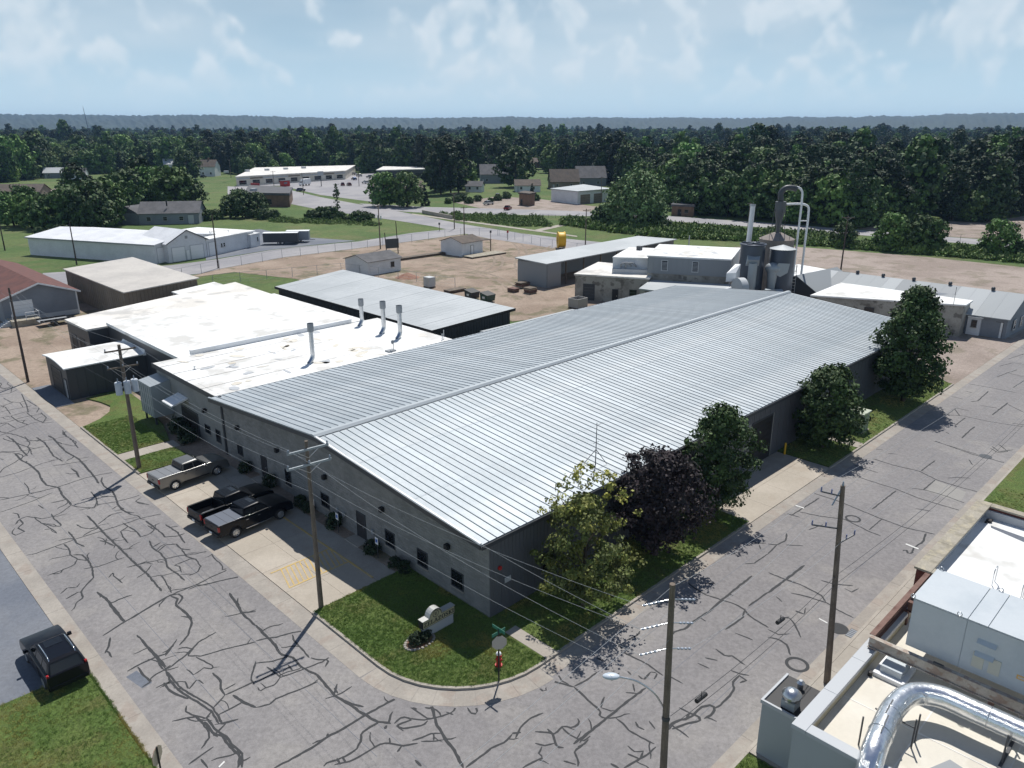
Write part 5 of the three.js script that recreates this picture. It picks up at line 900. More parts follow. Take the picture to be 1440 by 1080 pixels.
// ---------------------------------------------------------------- vehicles (built with the nose along +x, wheels on y = 0)
function wheelAt(root, x, z, r, w, rimMat, spokes = 6) {
  const s = Math.sign(z), wh = mk('wheel', [new THREE.LatheGeometry([[r * 0.62, -w / 2], [r * 0.9, -w / 2], [r * 0.985, -w / 2 + 0.04], [r, 0], [r * 0.985, w / 2 - 0.04], [r * 0.9, w / 2], [r * 0.62, w / 2]].map(([a, b]) => new THREE.Vector2(a, b)), 28).rotateX(Math.PI / 2).translate(x, r, z)], M.rubber, root);
  const rim = [new THREE.CylinderGeometry(r * 0.62, r * 0.62, 0.03, 24).rotateX(Math.PI / 2).translate(x, r, z + s * (w / 2 - 0.09)), new THREE.TorusGeometry(r * 0.6, 0.02, 6, 26).translate(x, r, z + s * (w / 2 - 0.01)), new THREE.CylinderGeometry(0.07, 0.07, 0.08, 12).rotateX(Math.PI / 2).translate(x, r, z + s * (w / 2 - 0.04))];
  for (let i = 0; i < spokes; i++) { const a = i / spokes * 6.283 + 0.3; rim.push(bar([x, r, z + s * (w / 2 - 0.035)], [x + Math.cos(a) * r * 0.58, r + Math.sin(a) * r * 0.58, z + s * (w / 2 - 0.035)], 0.05, 0.07)); }
  mk('rim', rim, rimMat, wh);
}
function sideProfile(pts, arches, depth, bevel) {           // body side outline with wheel arches cut in from below
  const s = new THREE.Shape(); s.moveTo(...pts[0]);
  for (const p of pts.slice(1)) s.lineTo(...p);
  const y = pts[0][1];
  for (const [cx, r] of arches) { const dy = y - 0.38, a = Math.asin(clamp(dy / r, -1, 1)); s.lineTo(cx + r * Math.cos(a), y); s.absarc(cx, 0.38, r, a, Math.PI - a, false); }
  s.closePath();
  return new THREE.ExtrudeGeometry(s, { depth: depth - 2 * bevel, bevelEnabled: true, bevelSize: bevel, bevelThickness: bevel, bevelSegments: 3, curveSegments: 14 }).translate(0, 0, -depth / 2 + bevel);
}
const quadPanel = (a, b, c, d, t, n) => hull([a, b, c, d].flatMap((p) => [p, [p[0] + n[0] * t, p[1] + n[1] * t, p[2] + n[2] * t]]));
function pickup(label, body, o = {}) {
  const v = thing('pickup_truck', label, 'pickup truck', 0, 0, 'pickups nosed in on the parking apron');
  const cover = o.cover, W2 = 0.98;
  const yb = cover ? 1.30 : 0.80;
  // lower body, bonnet and (with a cover) bed sides in one pressed shell
  mk('body', toCreasedNormals(sideProfile([[-2.82, 0.52], [-2.86, 0.75], [-2.86, yb], [-1.02, yb], [-1.0, 1.26], [1.12, 1.27], [1.9, 1.24], [2.55, 1.16], [2.80, 1.02], [2.88, 0.8], [2.86, 0.5]], [[1.85, 0.50], [-1.68, 0.50]], 1.96, 0.06), 0.6), body, v);
  if (!cover) {
    for (const s of [-1, 1]) { const bs = mk('bed_side', RB(-2.88, -1.0, 0.78, 1.34, s * 0.98 - (s > 0 ? 0.13 : 0), s * 0.98 + (s > 0 ? 0 : 0.13), 0.03), body, v); mk('bed_rail', RB(-2.88, -1.0, 1.34, 1.37, s * 0.92 - 0.07, s * 0.92 + 0.07, 0.01), M.rubber, bs); }
    mk('bed_floor', B(-2.8, -1.02, 0.8, 0.815, -0.85, 0.85), M.black, v);
    mk('cargo', RB(-2.4, -1.5, 0.82, 1.0, 0.1, 0.75, 0.03), M.midGrey, v);
    mk('bed_front', B(-1.08, -1.0, 0.8, 1.4, -0.86, 0.86), body, v);
  } else {
    const c = mk('tonneau_cover', RB(-2.84, -1.02, 1.31, 1.37, -0.93, 0.93, 0.02), o.coverMat, v);
    for (let i = 1; i < 3; i++) mk('fold', B(-2.84 + i * 0.61, -2.82 + i * 0.61, 1.37, 1.376, -0.92, 0.92), M.rubber, c);
  }
  const tg = mk('tailgate', RB(-2.93, -2.84, 0.78, 1.32, -0.82, 0.82, 0.02), body, v); mk('latch', RB(-2.945, -2.925, 1.0, 1.08, -0.14, 0.14, 0.006), M.black, tg);
  // cab
  const lo = [[-0.98, 1.24], [1.22, 1.26]], hi = [[-0.84, 1.88], [0.40, 1.90]], wl = 0.955, wh = 0.77;
  mk('cab', hull([[lo[0][0], 1.20, -wl], [lo[0][0], 1.20, wl], [lo[1][0], 1.22, -wl], [lo[1][0], 1.22, wl], [hi[0][0], hi[0][1] - 0.05, -wh], [hi[0][0], hi[0][1] - 0.05, wh], [hi[1][0], hi[1][1] - 0.05, -wh], [hi[1][0], hi[1][1] - 0.05, wh], [hi[0][0] + 0.03, hi[0][1] - 0.015, -wh + 0.05], [hi[0][0] + 0.03, hi[0][1] - 0.015, wh - 0.05], [hi[1][0] - 0.04, hi[1][1] - 0.015, -wh + 0.05], [hi[1][0] - 0.04, hi[1][1] - 0.015, wh - 0.05], [hi[0][0] + 0.1, hi[0][1], -wh + 0.12], [hi[0][0] + 0.1, hi[0][1], wh - 0.12], [hi[1][0] - 0.12, hi[1][1] + 0.01, -wh + 0.12], [hi[1][0] - 0.12, hi[1][1] + 0.01, wh - 0.12]]), body, v);
  mk('windscreen', quadPanel([1.14, 1.30, -0.84], [1.14, 1.30, 0.84], [0.47, 1.82, 0.70], [0.47, 1.82, -0.70], 0.02, [0.6, 0.8, 0]), M.glass, v);
  mk('rear_window', quadPanel([-0.96, 1.34, -0.80], [-0.96, 1.34, 0.80], [-0.862, 1.79, 0.68], [-0.862, 1.79, -0.68], 0.015, [-0.96, 0.28, 0]), M.glass, v);
  for (const s of [-1, 1]) {
    const zz = (y) => s * lerp(wl, wh, (y - 1.21) / 0.61);
    mk('side_window', quadPanel([-0.86, 1.31, zz(1.31)], [-0.05, 1.31, zz(1.31)], [-0.05, 1.76, zz(1.76)], [-0.74, 1.76, zz(1.76)], 0.012, [0, 0.28, s * 0.96]), M.glass, v);
    mk('side_window', quadPanel([0.03, 1.31, zz(1.31)], [1.0, 1.31, zz(1.31)], [0.42, 1.76, zz(1.76)], [0.03, 1.76, zz(1.76)], 0.012, [0, 0.28, s * 0.96]), M.glass, v);
    const d = mk('door', RB(0.0, 0.98, 0.58, 1.22, s * 0.983 - 0.012, s * 0.983 + 0.012, 0.01), body, v); mk('handle', RB(0.06, 0.24, 1.06, 1.1, s * 1.0 - 0.015, s * 1.0 + 0.015, 0.006), o.trim ?? M.black, d);
    const d2 = mk('door', RB(-0.92, -0.02, 0.58, 1.22, s * 0.983 - 0.012, s * 0.983 + 0.012, 0.01), body, v); mk('handle', RB(-0.84, -0.66, 1.06, 1.1, s * 1.0 - 0.015, s * 1.0 + 0.015, 0.006), o.trim ?? M.black, d2);
    mk('mirror', RB(0.9, 1.04, 1.22, 1.42, s * 1.12 - 0.1, s * 1.12 + 0.1, 0.03), o.mirror ?? body, v);
    mk('tail_light', RB(-2.94, -2.82, 0.92, 1.28, s * 0.91 - 0.075, s * 0.91 + 0.075, 0.02), M.redLens, v);
    mk('headlight', RB(2.68, 2.88, 0.82, 1.02, s * 0.74 - 0.17, s * 0.74 + 0.17, 0.03), M.paleGlass, v);
    mk('running_board', RB(-0.95, 1.15, 0.42, 0.48, s * 0.97 - 0.07, s * 0.97 + 0.07, 0.02), o.trim ?? M.black, v);
    mk('window_trim', bar([-0.88, 1.272, s * 0.957], [1.1, 1.282, s * 0.957], 0.02, 0.025), o.trim ?? M.black, v);
    for (const x of [-1.68, 1.85]) wheelAt(v, x, s * 0.84, 0.40, 0.27, o.rim ?? M.steel);
    if (cover !== undefined) mk('wheel_arch_lip', [new THREE.TorusGeometry(0.51, 0.03, 6, 20, Math.PI).translate(-1.68, 0.4, s * 0.975), new THREE.TorusGeometry(0.51, 0.03, 6, 20, Math.PI).translate(1.85, 0.4, s * 0.975)], o.arch ?? body, v);
  }
  const bm = mk('rear_bumper', RB(-3.02, -2.84, 0.5, 0.74, -0.93, 0.93, 0.05), o.bumper ?? M.black, v); mk('number_plate', B(-3.028, -3.02, 0.58, 0.72, -0.16, 0.16), M.white, bm);
  mk('front_bumper', RB(2.78, 2.98, 0.42, 0.68, -0.95, 0.95, 0.05), o.bumper ?? M.black, v);
  mk('grille', RB(2.84, 2.9, 0.7, 1.04, -0.55, 0.55, 0.02), M.black, v);
  if (o.sunroof) { mk('sunroof', hull([[-0.1, 1.89, -0.38], [-0.1, 1.89, 0.38], [0.25, 1.895, -0.38], [0.25, 1.895, 0.38], [-0.1, 1.918, -0.38], [-0.1, 1.918, 0.38], [0.25, 1.925, -0.38], [0.25, 1.925, 0.38]]), M.glass, v); }
  for (let i = 0; i < 5; i++) mk('roof_rib', bar([-0.70, 1.888, -0.44 + i * 0.22], [o.sunroof ? -0.16 : 0.2, 1.901, -0.44 + i * 0.22], 0.05, 0.015), body, v);
  mk('underbody', B(-2.6, 2.6, 0.32, 0.52, -0.7, 0.7), M.black, v);
  return v;
}
const place = (v, x, y, z, deg) => { v.position.set(x, y, z); v.rotation.y = deg * Math.PI / 180; };
place(pickup('silver-grey crew cab pickup with pale bed cover parked beside the lawn', paint(0.20, 0.20, 0.195, 0.3, 0.6), { cover: true, coverMat: plain(0.16, 0.17, 0.185, 0.6), rim: M.chrome }), 21.4, 0.04, -58.45, 5);
place(pickup('black pickup with an open bed between the two covered pickups', paint(0.006, 0.0065, 0.008, 0.3, 0), { sunroof: true, trim: M.chrome, rim: M.steel }), 21.25, 0.04, -50.6, 4.5);
place(pickup('black pickup with a grey bed cover and sunroof next to the hatched bay', paint(0.005, 0.006, 0.009, 0.3, 0), { cover: true, coverMat: plain(0.10, 0.115, 0.145, 0.55), sunroof: true, trim: M.chrome, rim: M.steel, bumper: M.rubber }), 21.35, 0.04, -48.05, 4.5);
{ // SUV on the side lot
  const v = thing('suv', 'black sport utility vehicle parked at the edge of the side lot by the lawn', 'suv', 0, 0);
  const p = paint(0.005, 0.006, 0.010, 0.3, 0);
  mk('body', toCreasedNormals(sideProfile([[-2.38, 0.45], [-2.44, 0.7], [-2.40, 1.12], [1.0, 1.16], [1.75, 1.1], [2.25, 0.98], [2.42, 0.75], [2.40, 0.42]], [[1.5, 0.45], [-1.42, 0.45]], 1.92, 0.07), 0.6), p, v);
  mk('cabin', hull([[-2.36, 1.06, -0.88], [-2.36, 1.06, 0.88], [1.05, 1.08, -0.88], [1.05, 1.08, 0.88], [-2.05, 1.72, -0.68], [-2.05, 1.72, 0.68], [0.1, 1.74, -0.68], [0.1, 1.74, 0.68], [-1.9, 1.8, -0.56], [-1.9, 1.8, 0.56], [-0.05, 1.81, -0.56], [-0.05, 1.81, 0.56]]), p, v);
  mk('windscreen', quadPanel([0.96, 1.16, -0.77], [0.96, 1.16, 0.77], [0.2, 1.67, 0.64], [0.2, 1.67, -0.64], 0.02, [0.6, 0.8, 0]), M.glass, v);
  mk('rear_window', quadPanel([-2.31, 1.18, -0.74], [-2.31, 1.18, 0.74], [-2.09, 1.64, 0.62], [-2.09, 1.64, -0.62], 0.015, [-0.9, 0.43, 0]), M.glass, v);
  for (const s of [-1, 1]) {
    const zz = (y) => s * lerp(0.88, 0.68, (y - 1.07) / 0.66);
    for (const [a, b, c, d] of [[-2.12, -1.3, -1.3, -1.92], [-1.22, -0.32, -0.32, -1.22], [-0.24, 0.82, 0.14, -0.24]]) mk('side_window', quadPanel([a, 1.16, zz(1.16)], [b, 1.16, zz(1.16)], [c, 1.66, zz(1.66)], [d, 1.66, zz(1.66)], 0.012, [0, 0.3, s * 0.95]), M.glass, v);
    for (const x of [-1.42, 1.5]) wheelAt(v, x, s * 0.83, 0.38, 0.25, M.midGrey);
    mk('mirror', RB(0.66, 0.82, 1.1, 1.28, s * 1.06 - 0.1, s * 1.06 + 0.1, 0.03), p, v);
    mk('tail_light', RB(-2.42, -2.28, 0.82, 1.3, s * 0.88 - 0.06, s * 0.88 + 0.06, 0.02), M.redLens, v);
    mk('headlight', RB(2.2, 2.44, 0.78, 0.94, s * 0.72 - 0.18, s * 0.72 + 0.18, 0.03), M.paleGlass, v);
    mk('roof_rail', tube([[-1.95, 1.76, s * 0.6], [-1.8, 1.88, s * 0.6], [-0.3, 1.89, s * 0.6], [-0.15, 1.78, s * 0.6]], 0.025, 16, 6), M.chrome, v);
    const d = mk('door', RB(-0.95, -0.05, 0.52, 1.08, s * 0.963 - 0.012, s * 0.963 + 0.012, 0.01), p, v); mk('handle', RB(-0.9, -0.72, 0.96, 1.0, s * 0.98 - 0.012, s * 0.98 + 0.012, 0.005), p, d);
    const d2 = mk('door', RB(-0.02, 0.92, 0.52, 1.08, s * 0.963 - 0.012, s * 0.963 + 0.012, 0.01), p, v); mk('handle', RB(0.04, 0.22, 0.96, 1.0, s * 0.98 - 0.012, s * 0.98 + 0.012, 0.005), p, d2);
  }
  const tg = mk('tailgate_trim', RB(-2.47, -2.43, 0.98, 1.03, -0.6, 0.6, 0.008), M.chrome, v); mk('number_plate', B(-2.465, -2.445, 0.78, 0.92, -0.17, 0.17), M.white, tg);
  mk('rear_bumper', RB(-2.54, -2.36, 0.42, 0.66, -0.9, 0.9, 0.05), p, v);
  mk('sunroof', hull([[-0.75, 1.802, -0.4], [-0.75, 1.802, 0.4], [-0.15, 1.808, -0.4], [-0.15, 1.808, 0.4], [-0.75, 1.822, -0.4], [-0.75, 1.822, 0.4], [-0.15, 1.828, -0.4], [-0.15, 1.828, 0.4]]), M.glass, v);
  mk('underbody', B(-2.1, 2.1, 0.28, 0.5, -0.7, 0.7), M.black, v);
  place(v, 6.75, 0.02, -40.9, 91);
}
// ---------------------------------------------------------------- utility poles and wires
const tops = {};
function pole(id, x, z, h, label, mat, o = {}) {
  const p = thing('utility_pole', label, 'utility pole', x, z, o.group);
  const lx = o.lean?.[0] ?? 0, lz = o.lean?.[1] ?? 0, r0 = o.r ?? 0.155, at = (y) => [x + lx * y / h, y, z + lz * y / h];
  mk('shaft', cyl([x, -0.3, z], at(h), r0, r0 * 0.62, 12), mat, p);
  const conn = [];
  for (const [y, len, ang, nIns] of o.arms ?? []) {
    const c = at(y), dx = Math.cos(ang) * len / 2, dz = Math.sin(ang) * len / 2, ox = -Math.sin(ang) * 0.17, oz = Math.cos(ang) * 0.17;
    const a = mk('crossarm', bar([c[0] - dx + ox, y, c[2] - dz + oz], [c[0] + dx + ox, y, c[2] + dz + oz], 0.09, 0.12), o.armMat ?? M.wood, p);
    for (const s of [-1, 1]) mk('brace', bar([c[0] + ox, y - 0.5, c[2] + oz], [c[0] + s * dx * 0.55 + ox, y - 0.03, c[2] + s * dz * 0.55 + oz], 0.03, 0.03), M.steel, a);
    for (let i = 0; i < nIns; i++) { const t = nIns === 1 ? 0 : -0.94 + 1.88 * i / (nIns - 1), q = [c[0] + dx * t + ox, y + 0.06, c[2] + dz * t + oz]; mk('insulator', new THREE.LatheGeometry([[0.02, 0], [0.06, 0.03], [0.03, 0.07], [0.06, 0.11], [0.04, 0.19], [0, 0.2]].map(([m, n]) => new THREE.Vector2(m, n)), 10).translate(...q), M.porcelain, a); conn.push([q[0], q[1] + 0.19, q[2]]); }
  }
  conn.push(at(h));
  tops[id] = { conn, at, x, z, h };
  return p;
}
const pA = Math.PI;
pole('front', 19.5, -35.7, 10.7, 'weathered pole with two crossarms at the lawn corner next to the hatched bay', M.poleWood, { armMat: M.galvTrim, arms: [[10.25, 2.4, 0.12, 2], [9.35, 2.6, 0.12, 3]] });
{ const p = pole('transformer', 19.3, -63.6, 10.7, 'weathered pole carrying three grey transformers next to the concrete walk', M.poleWood, { arms: [[10.3, 2.3, 0.1, 2], [8.9, 2.3, 0.1, 3]], r: 0.19 });
  for (let i = 0; i < 3; i++) { const x = 19.3 + (i - 1) * 0.62, z = -63.6 + 0.4 - Math.abs(i - 1) * 0.12, y = 6.75; const t = mk('transformer', [cyl([x, y, z], [x, y + 0.95, z], 0.26, 0.26, 18), cyl([x, y + 0.95, z], [x, y + 1.03, z], 0.28, 0.24, 18)], plain(0.46, 0.50, 0.55, 0.5), p); mk('bushing', cyl([x, y + 1.03, z], [x, y + 1.35, z], 0.05, 0.03, 8), M.porcelain, t); } 
  mk('bracket', B(18.5, 20.1, 7.2, 7.32, -63.45, -63.35), M.steel, p); }
pole('street', 19.2, -96.2, 10.6, 'dark leaning pole by the gravel yard with the red-roofed house behind', M.darkPole, { arms: [], lean: [0.05, -0.2] });
{ const p = pole('side', 34.3, -11.75, 11.2, 'bare pole with three insulator brackets rising by the storm drain', M.poleWood, { arms: [], lean: [-0.5, -0.5], r: 0.17 });
  for (const [y, dx, dz] of [[10.9, -0.7, -0.7], [9.2, -1.0, -0.9], [8.4, 0.95, 0.35]]) { const sx = 34.3 - 0.5 * y / 11.2, sz = -11.75 - 0.5 * y / 11.2, a = mk('bracket', bar([sx, y - 0.25, sz], [sx + dx, y, sz + dz], 0.06, 0.06), M.darkMetal, p); for (const k of [0.5, 1]) mk('insulator', cyl([sx + dx * k, y - 0.25 * (1 - k), sz + dz * k], [sx + dx * k, y + 0.24 - 0.25 * (1 - k), sz + dz * k], 0.04, 0.035, 8), plain(0.14, 0.16, 0.3, 0.3), a); }
  mk('cutout', cyl([33.5, 10.2, -12.5], [33.8, 11.0, -12.3], 0.04), M.porcelain, p); mk('pole_cap', cyl([33.8, 11.15, -12.25], [33.8, 11.42, -12.25], 0.06, 0.03), M.porcelain, p); }
{ const p = pole('near', 19.3, -11.6, 13.1, 'tall grey pole with a cobra street lamp and strings of insulators at the crossing', M.poleWood, { arms: [], r: 0.155, lean: [-0.55, 0] });
  for (const y of [12.5, 11.6, 10.6]) for (const [dx, dz] of [[-0.75, -0.5], [0.62, 0.42]]) { const st = mk('insulator_string', cyl([18.8, y, -11.62], [18.8 + dx * 1.1, y - 0.12, -11.62 + dz * 1.1], 0.022, 0.022, 6), M.steel, p); for (let i = 0; i < 4; i++) { const k = 0.45 + i * 0.16; mk('disc', new THREE.SphereGeometry(0.055, 10, 8).scale(1, 0.7, 1).translate(18.8 + dx * 1.1 * k, y - 0.12 * k, -11.62 + dz * 1.1 * k), M.porcelain, st); } }
  const arm = mk('lamp_arm', tube([[18.95, 8.0, -11.65], [18.65, 8.7, -11.95], [18.25, 9.15, -12.4], [17.85, 9.3, -12.85]], 0.035, 20, 8), M.steel, p);
  mk('lamp_head', [new THREE.SphereGeometry(0.26, 16, 10).scale(0.6, 0.38, 1.15).rotateY(0.75).translate(17.68, 9.3, -13.05)], plain(0.5, 0.56, 0.62, 0.35), arm);
  mk('band', [cyl([18.98, 7.6, -11.6], [18.975, 7.75, -11.6], 0.145, 0.145, 12), cyl([19.165, 3.2, -11.6], [19.157, 3.4, -11.6], 0.165, 0.165, 12)], M.darkMetal, p); }
// poles farther off: base pixel, height, label
const farPoles = [
  [108, 372, 8.4, 'plain dark pole in front of the long white building', M.darkPole], [307, 377, 10.6, 'plain pole where the back road meets the fenced yard', M.darkPole],
  [7, 352, 8, 'short dark pole left of the long white building', M.darkPole], [653, 335, 8.0, 'pole beside the road sign near the white office shed', M.poleWood], [535, 350, 10.2, 'grey pole on the road verge behind the yard sign frame', M.poleWood],
  [639, 322, 10.0, 'tall pole at the road junction', M.poleWood], [823, 348, 9.0, 'pole on the verge behind the open pole shed', M.poleWood], [1050, 338, 9.4, 'pole behind the white stack', M.poleWood], [965, 395, 8.3, 'white-capped pole beside the dark clad plant', M.paleGrey],
  [98, 255, 10, 'pole by the small far houses on the left', M.poleWood], [427, 274, 9, 'pole by the shop car park entrance', M.poleWood], [386, 268, 8.5, 'pole in front of the pale shop row', M.poleWood], [475, 296, 9, 'pole wrapped in climbing vine', M.darkPole], [325, 250, 10, 'pole beside the big far tree', M.poleWood], [845, 285, 9.5, 'pole beside the white commercial building', M.poleWood], [505, 262, 9, 'lamp pole between the parked cars of the shops', M.poleWood],
];
farPoles.forEach(([a, b, h, label, m], i) => { const q = G(a, b); pole('far' + i, q[0], q[1], h, label, m, { r: 0.16, arms: i === 1 || i === 0 || i === 2 || i === 8 ? [] : [[h - 0.35, 2.0, 0.3, 2]] }); });
pole('shrubPole', 154, -62.4, 10.8, 'pole rising in front of the round bushy tree by the gravel strip', M.darkPole, { arms: [[10.3, 2.4, 0.9, 3]] });
{
  const wire = (name, a, b, sag, label, mat = M.wire, r = 0.006) => {
    const pts = []; for (let i = 0; i <= 20; i++) { const t = i / 20; pts.push([lerp(a[0], b[0], t), lerp(a[1], b[1], t) - sag * 4 * t * (1 - t), lerp(a[2], b[2], t)]); }
    const m = mk(name, tube(pts, r, 40, 5), mat); m.userData = { label, category: 'wire', group: 'overhead wires' }; return m;
  };
  const f = tops.front.conn, t = tops.transformer.conn, N = tops.near, S = tops.side;
  const L1 = 'pale overhead wire running from the transformer pole to the lawn corner pole', L2 = 'pale overhead wire running from the lawn corner pole to the tall lamp pole', L3 = 'overhead wire running along the cracked side street past the tall lamp pole', L4 = 'overhead wire running from the transformer pole along the street towards the gravel yard';
  for (let i = 0; i < 4; i++) wire('overhead_wire', t[i], f[i], 0.5 + 0.05 * i, L1);
  for (let i = 0; i < 4; i++) wire('overhead_wire', f[i], [18.8 - 0.82, [12.38, 11.48, 11.48, 10.48][i], -11.62 - 0.55], 0.55, L2);
  wire('overhead_wire', [19.5, 7.6, -35.7], [18.92, 9.0, -11.6], 0.5, L2);
  for (let i = 0; i < 4; i++) wire('overhead_wire', t[i], [19.2 + (i - 1.5) * 0.5, 10.2, -96.2], 0.6, L4);
  wire('overhead_wire', [19.3, 7.0, -63.6], [19.2, 7.4, -96.2], 0.6, L4, M.darkWire);
  wire('overhead_wire', [19.3, 7.0, -63.6], [19.5, 7.6, -35.7], 0.6, L1, M.wire);
  const sp = [[33.11, 11.14, -12.94], [32.89, 9.44, -13.06], [34.87, 8.64, -11.78], [34.02, 6.4, -12.03], [34.04, 5.9, -12.01]];
  sp.forEach((q, i) => { wire('overhead_wire', [18.78 + (i === 0 ? 0 : i < 3 ? 0.68 : 0.2), [13.0, 11.5, 10.5, 7.6, 7.1][i], i === 0 ? -11.6 : i < 3 ? -11.16 : -11.6], q, 0.35, L3, i > 2 ? M.darkWire : M.wire, i > 2 ? 0.012 : 0.006); wire('overhead_wire', q, [84, q[1] + (i > 2 ? 0 : 0.2), -11.6], i > 2 ? 1.1 : 0.8, L3, i > 2 ? M.darkWire : M.wire, i > 2 ? 0.012 : 0.006); });
  for (const [y, dz] of [[13.0, -0.1], [12.0, -0.6], [11.0, 0.4]]) wire('overhead_wire', [18.78, y, -11.6 + dz * 0.1], [-22, y - 0.6, -10.5 + dz], 0.7, L3);
  for (const [x, z, w] of [[21.5, -11.72, 0.32], [28.0, -11.9, 0.28]]) { const b = thing('cable_splice', 'dark splice case hanging on the lower cable by the side street', 'splice case', x, z, 'cable splices', 6.9); mk('case', cyl([x - w, 6.95, z], [x + w, 6.9, z], 0.09, 0.09, 10), M.black, b); mk('hanger', cyl([x, 6.95, z], [x, 7.2, z], 0.015), M.black, b); }
}
pole('farside', 84, -11.6, 11.2, 'far pole on the lawn verge of the side street', M.poleWood, { arms: [[10.9, 2.0, 1.5, 2]] });
// ---------------------------------------------------------------- street furniture
const font = await new FontLoader().loadAsync('fonts/droid/droid_serif_bold.typeface.json');
const sans = await new FontLoader().loadAsync('fonts/droid/droid_sans_bold.typeface.json');
const text = (s, size, f, depth = 0.012) => { const g = new TextGeometry(s, { font: f, size, depth, curveSegments: 3, bevelEnabled: false }); g.computeBoundingBox(); const b = g.boundingBox; return g.translate(-(b.min.x + b.max.x) / 2, -(b.min.y + b.max.y) / 2, 0); };
{
  const s = thing('company_sign', 'cream lawn sign with arched top reading ZELAZOSKI on a white base', 'sign', 23.2, -29.3);
  const x0 = 21.8, x1 = 24.1, z = -28.95, xc = 22.72, R = 0.44, y1 = 1.27, cm = plain(0.42, 0.39, 0.25, 0.6);
  mk('base', RB(x0 + 0.1, x1 - 0.05, 0.1, 0.82, z - 0.32, z - 0.06, 0.02), M.paleGrey, s);
  const sh = new THREE.Shape(); sh.moveTo(x0, 0.78); sh.lineTo(x1, 0.78); sh.lineTo(x1, y1); sh.lineTo(xc + R, y1); sh.absarc(xc, y1, R, 0, Math.PI, false); sh.lineTo(x0, y1); sh.closePath();
  const bd = mk('board', new THREE.ExtrudeGeometry(sh, { depth: 0.36, bevelEnabled: false, curveSegments: 16 }).translate(0, 0, z - 0.36), M.black, s);
  const s2 = new THREE.Shape(); s2.moveTo(x0 + 0.04, 0.82); s2.lineTo(x1 - 0.04, 0.82); s2.lineTo(x1 - 0.04, y1 - 0.04); s2.lineTo(xc + R - 0.04, y1 - 0.04); s2.absarc(xc, y1 - 0.03, R - 0.04, 0, Math.PI, false); s2.lineTo(x0 + 0.04, y1 - 0.04); s2.closePath();
  mk('face', new THREE.ExtrudeGeometry(s2, { depth: 0.02, bevelEnabled: false, curveSegments: 16 }).translate(0, 0, z), cm, bd);
  mk('lettering', text('ZELAZOSKI', 0.235, font).scale(1.13, 1.1, 1).translate((x0 + x1) / 2, 1.025, z + 0.02), M.black, bd);
  mk('emblem', [new THREE.RingGeometry(0.18, 0.215, 24).translate(xc, 1.42, z + 0.026), text('U', 0.18, font).translate(xc, 1.42, z + 0.022)], M.black, bd);
  const cap = []; for (let i = 0; i < 10; i++) { const p = i / 10 * Math.PI, q = (i + 1) / 10 * Math.PI, pt = []; for (const t of [p, q]) for (const rr of [R, R + 0.03]) for (const zz of [z - 0.38, z + 0.03]) pt.push([xc + rr * Math.cos(t), y1 + rr * Math.sin(t), zz]); cap.push(hull(pt)); }
  mk('cap', [...cap, B(x0 - 0.02, xc - R - 0.02, y1, y1 + 0.03, z - 0.38, z + 0.03), B(xc + R + 0.02, x1 + 0.02, y1, y1 + 0.03, z - 0.38, z + 0.03)], plain(0.45, 0.45, 0.43, 0.4, { metalness: 0.3 }), bd);
  const e = thing('flower_bed', 'oval stone-edged planting bed at the end of the lawn sign', 'flower bed', 21.3, -28.2);
  const [ex, ez] = G(590, 902, 0.13);
  mk('soil', new THREE.CircleGeometry(0.85, 26).scale(1, 0.62, 1).rotateX(-Math.PI / 2).translate(ex, 0.15, ez), M.mulch, e);
  const r = rng(40); for (let i = 0; i < 24; i++) { const a = i / 24 * 6.283, x = ex + 0.9 * Math.cos(a), zz = ez + 0.58 * Math.sin(a); mk('edging_stone', new THREE.IcosahedronGeometry(0.08, 1).scale(1 + 0.4 * r(), 0.7, 1 + 0.4 * r()).translate(x, 0.15, zz), M.gutter, e); }
}
